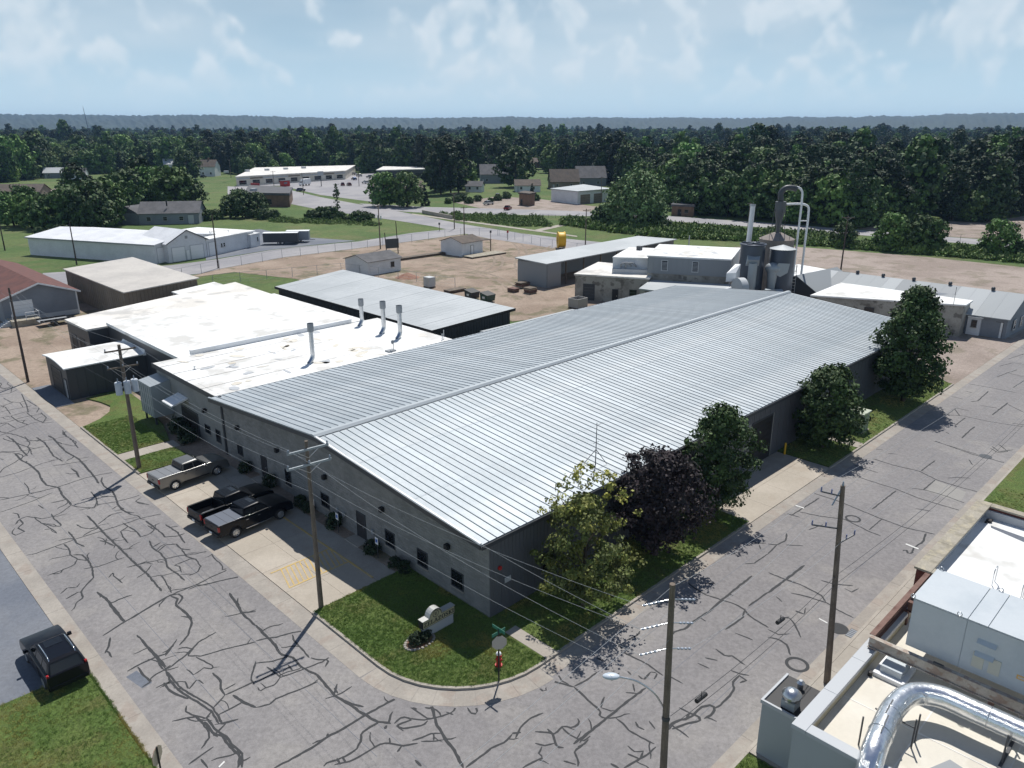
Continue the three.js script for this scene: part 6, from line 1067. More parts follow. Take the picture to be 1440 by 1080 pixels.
{ // stop sign seen from behind, street names on top
  const oct = (R, d) => new THREE.CylinderGeometry(R, R, d, 8).rotateY(Math.PI / 8).rotateX(Math.PI / 2);
  const s = thing('stop_sign', 'back of a stop sign under green street name blades on the lawn corner', 'sign', 22.5, -23.65);
  mk('post', B(22.47, 22.53, 0.05, 3.25, -23.68, -23.62), M.black, s);
  const pl = mk('plate', oct(0.41, 0.012).rotateY(-0.5).translate(22.5, 2.45, -23.6), plain(0.42, 0.39, 0.34, 0.6), s);
  mk('face', oct(0.405, 0.004).rotateY(-0.5).translate(22.505, 2.45, -23.6105), M.red, pl);
  mk('name_blade', B(22.05, 22.95, 2.95, 3.13, -23.66, -23.64), M.green, s); mk('name_blade', B(22.49, 22.51, 3.14, 3.32, -24.1, -23.2), M.green, s);
  const t = thing('stop_sign', 'tan back of a stop sign standing on the lawn edge below the black suv', 'sign', 7.45, -28.2);
  mk('post', B(7.42, 7.48, 0.05, 2.9, -28.25, -28.19), M.black, t);
  const p2 = mk('plate', oct(0.42, 0.012).rotateY(0.75).translate(7.43, 2.45, -28.25), plain(0.42, 0.37, 0.27, 0.6), t); mk('face', oct(0.415, 0.004).rotateY(0.75).translate(7.418, 2.45, -28.262), M.red, p2);
  const h = thing('fire_hydrant', 'red fire hydrant with a white top behind the stop sign post', 'hydrant', 23.3, -24.5);
  mk('barrel', [cyl([23.3, 0.1, -24.5], [23.3, 0.85, -24.5], 0.13, 0.12, 14), cyl([23.3, 0.1, -24.5], [23.3, 0.2, -24.5], 0.2, 0.2, 14)], M.red, h);
  mk('bonnet', [new THREE.SphereGeometry(0.15, 14, 8, 0, 6.3, 0, 1.57).translate(23.3, 0.85, -24.5), cyl([23.3, 1.0, -24.5], [23.3, 1.1, -24.5], 0.04)], M.white, h);
  mk('nozzle', cyl([23.1, 0.62, -24.5], [23.5, 0.62, -24.5], 0.06), M.red, h); mk('nozzle', cyl([23.3, 0.6, -24.5], [23.3, 0.6, -24.27], 0.07), M.red, h);
  for (const [z, l] of [[-45.7, 'small white accessible-parking sign nearest the pickups on the block wall side'], [-42.55, 'small white accessible-parking sign between the two others on the planting bed'], [-37.85, 'small blue and white accessible-parking sign by the first window near the lawn']]) {
    const q = thing('parking_sign', l, 'sign', 25.1, z);
    mk('post', cyl([25.1, 0.05, z], [25.1, 1.65, z], 0.03, 0.03, 8), M.darkMetal, q); const b = mk('board', RB(25.055, 25.075, 1.12, 1.62, z - 0.16, z + 0.16, 0.004), M.white, q); mk('symbol', B(25.047, 25.054, 1.26, 1.5, z - 0.1, z + 0.1), M.blueSign, b);
  }
  const u = thing('utility_cabinet', 'pale green utility cabinet on the grass strip under the trees', 'cabinet', 70.5, -24.8);
  mk('body', RB(69.5, 71.1, 0.15, 1.9, -25.7, -24.3, 0.04), M.greenBox, u); mk('lid', RB(69.4, 71.2, 1.9, 2.02, -25.8, -24.2, 0.03), plain(0.42, 0.46, 0.36, 0.6), u); mk('door', RB(69.47, 69.5, 0.3, 1.8, -25.6, -24.4, 0.008), M.greenBox, u); mk('plinth', B(69.4, 71.2, 0.05, 0.15, -25.8, -24.2), M.walk, u);
  const rr = thing('garden_lamp', 'thin dark garden light post on the lawn beside the brick building', 'lamp', 53.2, -9.6); mk('post', cyl([53.2, 0.1, -9.6], [53.2, 1.5, -9.6], 0.03), M.black, rr); mk('head', new THREE.SphereGeometry(0.1, 10, 8).translate(53.2, 1.55, -9.6), M.white, rr);
}
// ---------------------------------------------------------------- things in the yard
{
  const dump = (label, a, b, m) => { const q = G(a, b), d = thing('dumpster', label, 'dumpster', q[0], q[1]); const [x, z] = q;
    mk('body', hull([[x - 0.9, 0.15, z - 0.8], [x + 0.9, 0.15, z - 0.8], [x + 0.9, 0.15, z + 0.7], [x - 0.9, 0.15, z + 0.7], [x - 0.95, 1.5, z - 0.9], [x + 0.95, 1.5, z - 0.9], [x + 0.95, 1.15, z + 0.85], [x - 0.95, 1.15, z + 0.85]]), m, d); mk('lid', hull([[x - 0.98, 1.51, z - 0.95], [x + 0.98, 1.51, z - 0.95], [x + 0.98, 1.16, z + 0.9], [x - 0.98, 1.16, z + 0.9], [x - 0.98, 1.57, z - 0.95], [x + 0.98, 1.57, z - 0.95], [x + 0.98, 1.22, z + 0.9], [x - 0.98, 1.22, z + 0.9]]), M.black, d); mk('placard', B(x - 0.965, x - 0.955, 0.6, 0.95, z - 0.3, z + 0.3), M.white, d); };
  dump('dark dumpster with a white placard and black lid at the edge of the dirt yard', 664, 420, plain(0.03, 0.035, 0.05, 0.5)); dump('dark green dumpster at the edge of the dirt yard', 686, 424, plain(0.02, 0.06, 0.05, 0.5));
  const tq = G(604, 404), t = thing('white_tank', 'white caged liquid tank standing behind the pale grey roof', 'tank', ...tq);
  mk('tank', RB(tq[0] - 0.7, tq[0] + 0.7, 0.15, 1.9, tq[1] - 0.8, tq[1] + 0.8, 0.12, 3), plain(0.5, 0.52, 0.53, 0.6), t); mk('pallet', B(tq[0] - 0.75, tq[0] + 0.75, 0, 0.15, tq[1] - 0.85, tq[1] + 0.85), M.wood, t); for (let i = 0; i < 4; i++) mk('cage_bar', B(tq[0] - 0.74, tq[0] - 0.71, 0.15, 1.9, tq[1] - 0.75 + i * 0.48, tq[1] - 0.7 + i * 0.48), M.steel, t);
  const yq = G(789, 349), y = thing('yellow_drum', 'big yellow ring-shaped blower drum lying in the dirt yard', 'drum', ...yq);
  mk('ring', [new THREE.LatheGeometry([[1.0, -0.9], [1.9, -0.9], [1.95, -0.7], [1.75, -0.6], [1.75, 0.6], [1.95, 0.7], [1.9, 0.9], [1.0, 0.9], [0.9, 0.5], [0.9, -0.5], [1.0, -0.9]].map(([a, b]) => new THREE.Vector2(a, b)), 30).rotateZ(Math.PI / 2).rotateY(-0.7).translate(yq[0], 1.95, yq[1])], M.yellow, y); mk('hub', [cyl([yq[0] - 0.5, 1.95, yq[1] + 0.4], [yq[0] + 0.5, 1.95, yq[1] - 0.4], 0.4, 0.4, 16)], M.yellow, y);
  const dq = G(573, 390), dm = thing('dirt_heap', 'small heap of reddish soil in the yard', 'heap', ...dq); mk('mound', new THREE.ConeGeometry(2.4, 1.0, 18, 4).translate(dq[0], 0.45, dq[1]), M.mulch, dm);
  const sq = G(552, 357), sf = thing('yard_sign', 'dark notice board on two tall posts by the yard fence', 'sign', ...sq);
  for (const s of [-1.3, 1.3]) mk('post', cyl([sq[0] + s, 0, sq[1] + s * 0.3], [sq[0] + s - 0.3, s > 0 ? 7.2 : 4.8, sq[1] + s * 0.3], 0.12, 0.09), M.darkPole, sf); mk('board', wb([sq[0] - 1.5, sq[1] - 0.35], [sq[0] + 1.5, sq[1] + 0.35], 1.3, 3.4, 0.1, 0.2), M.darkMetal, sf);
  const r = rng(61);
  for (const [a, b, l, h, label] of [[735, 404, 2.6, 1.0, 'stack of tan pallets by the open shed'], [722, 410, 1.6, 0.6, 'low stack of weathered boards in the yard'], [746, 412, 2.0, 1.1, 'orange-brown crate beside the pallet stack'], [590, 362, 14, 0.35, 'long heap of old timbers lying along the yard'], [545, 377, 3, 0.4, 'pipes lying beside the small white shed'], [640, 410, 4, 0.4, 'scrap timber behind the pale roof'], [40, 394, 5, 0.7, 'stacked timbers behind the tan shed']]) {
    const q = G(a, b), s = thing('timber_stack', label, 'stack', ...q), n = Math.max(3, Math.round(h / 0.17));
    for (let i = 0; i < n; i++) mk('board', B(q[0] - l / 2 + r() * 0.3, q[0] + l / 2 - r() * 0.3, i * 0.17, i * 0.17 + 0.14, q[1] - 0.9 + r() * 0.2, q[1] + 0.9 - r() * 0.2), [M.wood, M.coping, M.rust][Math.floor(r() * 3)], s);
  }
  const tr = (label, a, b, L, m, deg) => { const q = G(a, b), v = thing('cargo_trailer', label, 'trailer', 0, 0); mk('box', RB(-L / 2, L / 2, 0.55, 2.7, -1.15, 1.15, 0.06), m, v); mk('roof', RB(-L / 2 - 0.05, L / 2 + 0.05, 2.7, 2.8, -1.2, 1.2, 0.03), M.white, v); for (const s of [-1, 1]) for (const x of [-0.5, 0.4]) wheelAt(v, x, s * 1.05, 0.36, 0.22, M.steel, 5); mk('tongue', B(L / 2, L / 2 + 1.3, 0.5, 0.6, -0.1, 0.1), M.black, v); place(v, q[0], 0, q[1], deg); };
  tr('dark enclosed cargo trailer on the grey lot', 396, 343, 8.2, plain(0.03, 0.035, 0.045, 0.4), -38); tr('pale grey enclosed trailer behind the dark one', 420, 340, 5.5, plain(0.22, 0.24, 0.28, 0.4), -38);
  const uq = G(76, 456), ut = thing('flat_trailer', 'small black flatbed trailer beside the loading dock', 'trailer', ...uq); mk('deck', B(uq[0] - 1.9, uq[0] + 1.9, 0.6, 0.72, uq[1] - 1, uq[1] + 1), M.midGrey, ut); for (const s of [-1, 1]) { mk('side_rail', B(uq[0] - 1.9, uq[0] + 1.9, 0.72, 0.95, uq[1] + s * 1 - 0.03, uq[1] + s * 1 + 0.03), M.black, ut); mk('wheel', new THREE.CylinderGeometry(0.33, 0.33, 0.2, 18).rotateX(Math.PI / 2).translate(uq[0], 0.33, uq[1] + s * 1.12), M.rubber, ut); } mk('tongue', B(uq[0] + 1.9, uq[0] + 3, 0.6, 0.68, uq[1] - 0.06, uq[1] + 0.06), M.black, ut);
  // fence round the yard
  const fence = (label, path, step, h, posts = M.galvTrim) => { const p = path.map(([a, b]) => G(a, b)), rs = resample(p, step), f = thing('chain_link_fence', label, 'fence', ...rs[0]); rs.forEach(([x, z]) => mk('post', cyl([x, 0, z], [x, h, z], 0.045, 0.04, 6), posts, f)); const w = []; for (let i = 0; i + 1 < rs.length; i++) { const a = rs[i], b = rs[i + 1]; for (const y of [h - 0.03, h * 0.66, h * 0.33, 0.1]) w.push(bar([a[0], y, a[1]], [b[0], y, b[1]], 0.02, y > h - 0.1 ? 0.04 : 0.012)); } mk('wire_mesh', w, posts, f, { kind: 'stuff' }); };
  fence('long chain link fence along the back road in front of the dirt yard', [[228, 397], [309, 379], [397, 363], [495, 351], [579, 340], [648, 331], [700, 331]], 5, 1.9);
  fence('chain link fence along the near edge of the dirt yard', [[300, 400], [480, 383], [560, 392], [640, 405]], 4.5, 1.8);
  fence('chain link fence at the back corner of the yard by the main road', [[702, 331], [760, 345], [848, 358.5]], 4, 1.8);
  fence('tall chain link fence of the far gravel lot', [[1170, 330], [1205, 332], [1290, 339], [1380, 346], [1450, 352]], 4.5, 2.4, M.darkMetal);
  fence('dark rail fence along the lane near the willow', [[762, 306], [800, 308], [836, 310]], 2.2, 1.1, M.darkMetal);
  const gr = thing('guard_rail', 'white guard rail posts on the verge by the hedge', 'guard rail', ...G(500, 303)); for (let i = 0; i < 10; i++) { const q = G(497 + i * 4.3, 302 + i * 0.75); mk('post', B(q[0] - 0.14, q[0] + 0.14, 0, 1.2, q[1] - 0.14, q[1] + 0.14), M.whiteSiding, gr); }
  const wl = thing('retaining_wall', 'low grey concrete wall beside the main road bend', 'wall', ...G(610, 302)); mk('wall', wb(G(595, 300), G(637, 308), 0, 1.1, 0, 0.4), M.walk, wl);
  for (const [a, b, l] of [[690, 337, 'small road sign post at the yard corner'], [714, 337, 'red-tipped marker post by the yard gate'], [618, 325, 'green utility pedestal on the verge near the road junction']]) { const q = G(a, b), s = thing('marker_post', l, 'post', ...q); mk('post', cyl([q[0], 0, q[1]], [q[0], 1.9, q[1]], 0.07), M.darkPole, s); mk('plate', B(q[0] - 0.3, q[0] + 0.3, 1.7, 2.3, q[1] - 0.02, q[1] + 0.02), l[0] === 'r' ? M.red : M.darkMetal, s); }
}
// ---------------------------------------------------------------- buildings farther off
function farHouse(label, cat, a, b, w, d, e, rd, wall, roof, deg, o = {}) {
  const q = G(a, b), c = Math.cos(deg * Math.PI / 180), s = Math.sin(deg * Math.PI / 180), f = thing(o.name ?? 'house', label, cat, ...q);
  const O = [q[0], q[1]], at = gable(f, O, [c, s], w, d, e, rd, wall, roof, 0.4, 0.15);
  const E = [O[0] + c * w, O[1] + s * w], S = [O[0] + s * d, O[1] - c * d], n = o.win ?? 2;
  for (let i = 0; i < n; i++) windowOn(f, O, E, w * (i + 0.35) / n, w * (i + 0.35) / n + 1.1, 1.1, 2.3, { frame: M.white, t: 0.02 });
  if (o.door !== false) doorOn(f, O, E, w * 0.05, w * 0.05 + 1.0, 0, 2.1, M.paleGrey, { t: 0.02 });
  for (let i = 0; i < 2; i++) windowOn(f, S, O, d * (i + 0.3) / 2, d * (i + 0.3) / 2 + 1, 1.1, 2.3, { frame: M.white, t: 0.02 });
  if (o.up) windowOn(f, S, O, d / 2 - 0.5, d / 2 + 0.5, e + 0.3, e + 1.5, { frame: M.white, t: 0.02 });
  if (o.chimney) mk('chimney', B(O[0] + c * w * 0.5 + s * d * 0.5 - 0.4, O[0] + c * w * 0.5 + s * d * 0.5 + 0.4, rd - 0.5, rd + 1.2, O[1] + s * w * 0.5 - c * d * 0.5 - 0.4, O[1] + s * w * 0.5 - c * d * 0.5 + 0.4), M.brownBrick, f);
  return f;
}
farHouse('white house with pale roof among the far trees left of the round tree', 'house', 232, 242.5, 10, 9, 5.0, 8, M.whiteSiding, M.greyRoof, 20, { up: 1 });
farHouse('white two-storey house with brown roof right of the round tree', 'house', 281, 248, 9, 9, 5.5, 9, M.whiteSiding, M.brownShingle, 45, { up: 1, chimney: 1 });
farHouse('small grey bungalow far off in front of the dark pines', 'house', 62, 251, 12, 9, 3, 5.5, M.greySiding, M.greyRoof, 30);
farHouse('small white bungalow far off beside the grey one', 'house', 95, 252, 9, 8, 3, 5.5, M.whiteSiding, M.greyShingle, 30);
farHouse('dark-roofed grey house behind the pine group', 'house', 676, 258, 15, 12, 4.5, 9, M.greySiding, M.greyShingle, 40, { up: 1 });
farHouse('little white shed behind the garden plants', 'shed', 655, 270, 7, 6, 2.6, 4.4, M.whiteSiding, M.greyShingle, 55, { name: 'garden_shed' });
farHouse('brown-roofed cottage beside the garden yard', 'house', 725, 270, 11, 8, 2.8, 5, M.whiteSiding, M.brownShingle, 40);
farHouse('steep brown-roofed house left of the white commercial building', 'house', 775, 266, 13, 11, 3.4, 8.5, M.tan, M.brownShingle, 40, { up: 1 });
farHouse('steep grey-roofed house behind the white commercial building', 'house', 812, 262, 14, 12, 4, 9, M.greySiding, M.greyShingle, 40, { up: 1 });
farHouse('dark grey roofed house above the willow', 'house', 840, 258, 15, 12, 4.5, 9.5, M.greySiding, M.greyShingle, 25, {});
farHouse('red-brown roofed house in the far clearing', 'house', 745, 236, 22, 12, 3.5, 6.5, M.brownBrick, M.brownShingle, 60);
farHouse('white house standing in a gap of the right-hand woods', 'house', 1277, 240, 22, 14, 7, 12, M.whiteSiding, M.greyShingle, 55, { up: 1 });
farHouse('grey-roofed house deep in the right-hand woods', 'house', 1378, 240, 20, 12, 5, 9, M.greySiding, M.greyShingle, 40);
farHouse('tan low house at the far left edge by the trees', 'house', -22, 282, 20, 12, 3.0, 5.6, M.tan, M.brownShingle, 35, { win: 3 });
{
  const flatB = (name, label, px4, h, wall, roof, th = 0.4) => { const P = px4.map(([a, b]) => G(a, b)), f = thing(name, label, 'building', ...P[0]); mk('wall', bodyOf(P, [h, h, h, h]), wall, f); mk('roof', slabRoof(P, [h, h, h, h], th, 0.5), roof, f); return [f, P]; };
  let [f, P] = flatB('shop_row', 'long pale shop row with white flat roof across the car park', [[333, 262], [486, 252], [500, 243], [360, 247]], 4.2, M.cream, M.membraneDirty);
  const L = Math.hypot(P[1][0] - P[0][0], P[1][1] - P[0][1]); for (let i = 0; i < 9; i++) { windowOn(f, P[0], P[1], L * (i + 0.2) / 9, L * (i + 0.75) / 9, 0.6, 2.6, { frame: M.paleGrey, sill: false }); mk('awning_panel', wb(P[0], P[1], 3.1, 3.7, 0, 0.25, L * (i + 0.03) / 9, L * (i + 0.97) / 9), i % 3 === 1 ? M.tan : M.paleGrey, f); } for (let i = 0; i < 5; i++) mk('roof_box', B(P[0][0] + 10 + i * 13, P[0][0] + 12 + i * 13, 4.6, 5.6, P[3][1] + 40 - i * 3, P[3][1] + 42 - i * 3), M.paleGrey, f);
  [f, P] = flatB('brick_shop', 'brown brick shop with dark flat roof beside the red sign', [[346, 290], [408, 291], [412, 281], [352, 277]], 4.0, M.brownBrick, M.greyShingle, 0.8);
  windowOn(f, P[0], P[1], 7, 10, 0.8, 2.6); doorOn(f, P[0], P[1], 3, 4.2, 0, 2.2, M.black); mk('roof_unit', B(P[0][0] + 5, P[0][0] + 7, 4.8, 5.7, P[0][1] - 6, P[0][1] - 4), M.paleGrey, f); mk('sign_panel', wb(P[3], P[2], 4.3, 5.6, -0.3, 0, 1, 6), M.red, f);
  f = farHouse('low brown brick building with broad dark hipped roof by the twin trees', 'building', 524, 279.5, 20, 14, 3.0, 6.2, M.brownBrick, M.brownShingle, 35, { name: 'hipped_building', win: 3 });
  [f, P] = flatB('commercial_building', 'white commercial building with pale roof and tan doors left of the willow', [[775, 283], [812, 287.5], [858, 283], [820, 276]], 4.5, M.whiteSiding, M.greyRoof, 0.3);
  garageDoor(f, P[1], P[2], 1.5, 7, 0, 3.4, M.tan, { n: 4 }); garageDoor(f, P[1], P[2], 9, 14, 0, 3.4, M.tan, { n: 4 });
  [f, P] = flatB('garden_kiosk', 'small brown wooden kiosk in the garden yard', [[730, 288], [744, 290], [752, 288], [738, 285.5]], 4, M.brownBrick, M.brownShingle, 0.5); doorOn(f, P[0], P[1], 1, 2.2, 0, 2.1, M.black);
  [f, P] = flatB('pump_house', 'small dark flat-roofed hut on the grass by the lane', [[944, 303], [975, 304.5], [977, 300], [948, 298.5]], 3.0, M.brownBrick, M.greyShingle, 0.6); doorOn(f, P[0], P[1], 2, 3.2, 0, 2.1, M.black); windowOn(f, P[0], P[1], 4.2, 5.4, 1, 2);
  [f, P] = flatB('dark_shop', 'long low dark-fronted shop behind the twin trees', [[530, 252], [600, 250], [604, 245], [540, 246]], 4.5, M.darkMetal, M.membraneDirty, 0.4); for (let i = 0; i < 4; i++) windowOn(f, P[0], P[1], 6 + i * 8, 10 + i * 8, 0.8, 2.6);
  const q = G(389, 279), s = thing('roadside_sign', 'dark roadside sign board by the shop car park', 'sign', ...q); mk('board', B(q[0] - 1.6, q[0] + 1.6, 1, 4.2, q[1] - 0.2, q[1] + 0.2), M.darkMetal, s); mk('foot', B(q[0] - 1.2, q[0] + 1.2, 0, 1, q[1] - 0.15, q[1] + 0.15), M.brownBrick, s);
  const rq = G(452, 262), rs = thing('shop_sign', 'grey shop pole sign in front of the pale shop row', 'sign', ...rq); mk('post', cyl([rq[0], 0, rq[1]], [rq[0], 7, rq[1]], 0.2), M.darkMetal, rs); mk('board', B(rq[0] - 1.5, rq[0] + 1.5, 5, 7, rq[1] - 0.2, rq[1] + 0.2), M.paleGrey, rs);
}
function farCar(label, a, b, deg, col, cat = 'car', o = {}) {
  const q = G(a, b), v = thing(o.name ?? 'parked_car', label, cat, 0, 0, 'cars far off'), m = paint(...col), L = o.L ?? 4.6, h = o.h ?? 1.5;
  mk('body', toCreasedNormals(sideProfile([[-L / 2, 0.4], [-L / 2, 0.9], [L * 0.2, 0.95], [L * 0.45, 0.8], [L / 2, 0.6], [L / 2, 0.38]], [[L * 0.31, 0.38], [-L * 0.3, 0.38]], 1.8, 0.06), 0.6), m, v);
  mk('cabin', hull([[-L * 0.44, 0.88, -0.8], [-L * 0.44, 0.88, 0.8], [L * 0.24, 0.9, -0.8], [L * 0.24, 0.9, 0.8], [-L * 0.3, h, -0.62], [-L * 0.3, h, 0.62], [L * 0.06, h, -0.62], [L * 0.06, h, 0.62]]), M.glass, v);
  mk('roof', hull([[-L * 0.3, h - 0.02, -0.64], [-L * 0.3, h - 0.02, 0.64], [L * 0.06, h - 0.02, -0.64], [L * 0.06, h - 0.02, 0.64], [-L * 0.28, h + 0.04, -0.56], [-L * 0.28, h + 0.04, 0.56], [L * 0.04, h + 0.04, -0.56], [L * 0.04, h + 0.04, 0.56]]), m, v);
  for (const s of [-1, 1]) for (const x of [-L * 0.3, L * 0.31]) mk('wheel', new THREE.CylinderGeometry(0.33, 0.33, 0.22, 16).rotateX(Math.PI / 2).translate(x, 0.33, s * 0.8), M.rubber, v);
  place(v, q[0], 0, q[1], deg);
}
farCar('dark blue car crossing the shop car park', 423, 269, 20, [0.02, 0.03, 0.06]); farCar('red car near the garden yard', 714, 295, 30, [0.16, 0.01, 0.015]); farCar('white car parked at the garden yard', 687, 288, 10, [0.55, 0.56, 0.57]);
farCar('dark car parked in front of the far white house', 286, 250, 40, [0.03, 0.035, 0.04]);
farCar('pale car parked under the grey-roofed houses', 700, 277, 40, [0.4, 0.42, 0.45]); farCar('dark car at the far left side lot', 10, 289, 20, [0.02, 0.025, 0.035]);
[[482, 261, 'dark red car at the end of the shop row'], [491, 261, 'maroon car beside the dark red one at the shops'], [498, 253, 'blue car between rows at the shops'], [505, 248, 'silver car parked far back by the shops'], [514, 258, 'white car near the lamp pole at the shops'], [520, 250, 'grey car behind the white one at the shops'], [528, 254, 'dark blue car at the right end of the shop lot'], [497, 246, 'white van-like car farthest back by the shops'], [540, 247, 'black car by the grass edge of the shop lot']].forEach(([a, b, l], i) => farCar(l, a, b, 60 + i * 7, [[0.1, 0.01, 0.015], [0.09, 0.02, 0.02], [0.03, 0.06, 0.14], [0.35, 0.36, 0.38], [0.55, 0.55, 0.55], [0.2, 0.21, 0.22], [0.02, 0.035, 0.09], [0.6, 0.6, 0.6], [0.015, 0.015, 0.017]][i]));
{ const q = G(429, 261), v = thing('box_truck', 'white box truck parked before the pale shop row', 'truck', 0, 0); mk('box', RB(-3.2, 1.6, 0.8, 3.2, -1.15, 1.15, 0.06), M.white, v); mk('cab', hull([[1.7, 0.5, -1], [1.7, 0.5, 1], [3.4, 0.5, -1], [3.4, 0.5, 1], [1.7, 2.3, -0.9], [1.7, 2.3, 0.9], [2.5, 2.3, -0.9], [2.5, 2.3, 0.9], [3.4, 1.3, -1], [3.4, 1.3, 1]]), M.white, v); mk('windscreen', quadPanel([3.3, 1.36, -0.85], [3.3, 1.36, 0.85], [2.58, 2.2, 0.8], [2.58, 2.2, -0.8], 0.03, [0.75, 0.66, 0]), M.glass, v); for (const s of [-1, 1]) for (const x of [-1.9, 2.5]) mk('wheel', new THREE.CylinderGeometry(0.42, 0.42, 0.28, 16).rotateX(Math.PI / 2).translate(x, 0.42, s * 0.9), M.rubber, v); place(v, q[0], 0, q[1], 200);
  const q2 = G(401, 262), k = thing('drink_kiosk', 'small red kiosk before the pale shop row', 'kiosk', ...q2); mk('body', B(q2[0] - 2, q2[0] + 2, 0, 2.6, q2[1] - 1.2, q2[1] + 1.2), M.red, k); mk('window', B(q2[0] - 1.2, q2[0] + 0.6, 1.2, 2.0, q2[1] + 1.2, q2[1] + 1.24), M.paleGlass, k); mk('roof', B(q2[0] - 2.2, q2[0] + 2.2, 2.6, 2.8, q2[1] - 1.4, q2[1] + 1.4), M.darkMetal, k); }
for (const [a, h, d] of [[124, 48, 2600], [813, 62, 5200], [885, 58, 5200]]) { const r = ray(a, 175), l = Math.hypot(r.x, r.z), x = r.x / l * d, z = r.z / l * d, m = thing('radio_mast', a < 200 ? 'slim radio mast rising over the woods on the left' : a < 850 ? 'very faint radio mast on the horizon above the willow' : 'very faint second radio mast on the horizon', 'mast', x, z); const th = a < 200 ? 1.1 : 0.6; mk('mast', cyl([x, 0, z], [x - (a < 200 ? 6 : 0), h + 30, z], th, th * 0.5, 8), M.darkMetal, m); mk('tip', cyl([x - (a < 200 ? 6 : 0), h + 30, z], [x - (a < 200 ? 6 : 0), h + 36, z], th * 0.3), M.darkMetal, m); }
// ---------------------------------------------------------------- trees
// a crown: clumps of leaf-sized faces spread through a volume; tone varies from leaf to leaf and clump to clump
function crown(seed, o) {
  const r = rng(seed), pos = [], col = [], nor = [];
  const N = o.clumps, per = o.leaves, a = V(), b = V(), n = V(), c = V();
  for (let k = 0; k < N; k++) {
    const t = r(), ph = r() * 6.283;
    let cx, cy, cz;
    const h = o.kind === 'cone' ? 1 - Math.sqrt(1 - 0.985 * r()) : r();                  // height in the crown
    let R;
    if (o.kind === 'cone') R = (1 - h) * 0.98 + 0.03;
    else if (o.kind === 'oval') R = Math.pow(Math.sin(Math.PI * clamp(0.10 + 0.88 * Math.pow(h, 0.85))), 0.62);
    else R = Math.pow(Math.sin(Math.PI * clamp(0.12 + 0.86 * h)), 0.5);
    const lob = 1 + (o.lobe ?? 0.22) * Math.sin(ph * 3 + seed + h * 5) * Math.sin(h * 9 + seed * 1.7 + ph);
    const q = (o.kind === 'cone' ? 0.35 + 0.65 * Math.sqrt(r()) : 0.30 + 0.70 * Math.pow(r(), 0.45)) * R * lob;
    cx = Math.cos(ph) * q * o.rx; cz = Math.sin(ph) * q * o.rx; cy = o.y0 + h * o.h - (o.kind === 'cone' ? q * o.droop * o.rx : 0);
    const cs = o.cs * (0.6 + 0.8 * r()), tone = 0.72 + 0.56 * r(), hue = r();
    for (let i = 0; i < per; i++) {
      let x, y, z; do { x = 2 * r() - 1; y = 2 * r() - 1; z = 2 * r() - 1; } while (x * x + y * y + z * z > 1);
      const px = cx + x * cs, py = cy + y * cs * (o.flatten ?? 0.7), pz = cz + z * cs, s = o.leaf * (0.55 + 0.9 * r());
      n.set(x * 0.7 + (r() - 0.5) * 1.4 + Math.cos(ph) * 0.35, y * 0.7 + (r() - 0.25) * 1.3, z * 0.7 + (r() - 0.5) * 1.4 + Math.sin(ph) * 0.35).normalize();
      a.set(r() - 0.5, r() - 0.5, r() - 0.5).cross(n).normalize().multiplyScalar(s); b.copy(n).cross(a).multiplyScalar(0.55 + 0.35 * r());
      // a folded pointed leaf spray: two triangles sharing the midrib
      const P = [[px - a.x, py - a.y, pz - a.z], [px + b.x, py + b.y, pz + b.z], [px + a.x, py + a.y, pz + a.z], [px - b.x + n.x * s * 0.2, py - b.y + n.y * s * 0.2, pz - b.z + n.z * s * 0.2]];
      pos.push(...P[0], ...P[2], ...P[1], ...P[0], ...P[3], ...P[2]);
      const u = r(), tn = tone * (0.75 + 0.5 * u), cc = o.cols[Math.floor(hue * o.cols.length)], rr = cc[0] * tn, gg = cc[1] * tn, bb = cc[2] * tn;
      for (let j = 0; j < 6; j++) { col.push(rr, gg, bb); nor.push(n.x, n.y, n.z); }
    }
  }
  const g = new THREE.BufferGeometry();
  g.setAttribute('position', new THREE.Float32BufferAttribute(pos, 3)); g.setAttribute('normal', new THREE.Float32BufferAttribute(nor, 3)); g.setAttribute('color', new THREE.Float32BufferAttribute(col, 3));
  return g;
}
function trunkGeo(seed, h, r0, y0, rx, n = 6) {
  const r = rng(seed), list = [cyl([0, -0.2, 0], [0.05, h * 0.55, 0.03], r0, r0 * 0.7, 9), cyl([0.05, h * 0.55, 0.03], [0.1, h * 0.9, 0], r0 * 0.7, r0 * 0.2, 7)];
  for (let i = 0; i < n; i++) { const a = i / n * 6.283 + r(), y = lerp(y0 * 0.95, h * 0.6, r()), L = rx * (0.5 + 0.4 * r()); list.push(cyl([0.03, y, 0.02], [Math.cos(a) * L, y + L * (0.6 + 0.6 * r()), Math.sin(a) * L], r0 * 0.34, r0 * 0.08, 5)); }
  return flat(list);
}
function treeFrom(name, label, cat, group, cg, tg, x, z, s, rot, y = 0) {
  const t = thing(name, label, cat, x, z, group, y);
  const c = new THREE.Mesh(cg, M.leaf); c.name = 'crown'; c.castShadow = c.receiveShadow = true; t.add(c);
  if (tg) { const k = new THREE.Mesh(tg, M.bark); k.name = 'trunk'; k.castShadow = k.receiveShadow = true; t.add(k); }
  t.scale.setScalar(s); t.rotation.y = rot;
  return t;
}
const GREEN = [[0.0348, 0.0708, 0.0139], [0.0435, 0.0841, 0.0174], [0.029, 0.0609, 0.0128], [0.0522, 0.0928, 0.0197]];
const DARK = [[0.0189, 0.0369, 0.0126], [0.0225, 0.0441, 0.0135], [0.0153, 0.0306, 0.0117]];
const LIGHT = [[0.0651, 0.1147, 0.0236], [0.0775, 0.1271, 0.0279], [0.0527, 0.0961, 0.0211]];
const GREY = [[0.115, 0.19, 0.065], [0.14, 0.215, 0.08], [0.095, 0.16, 0.055]];
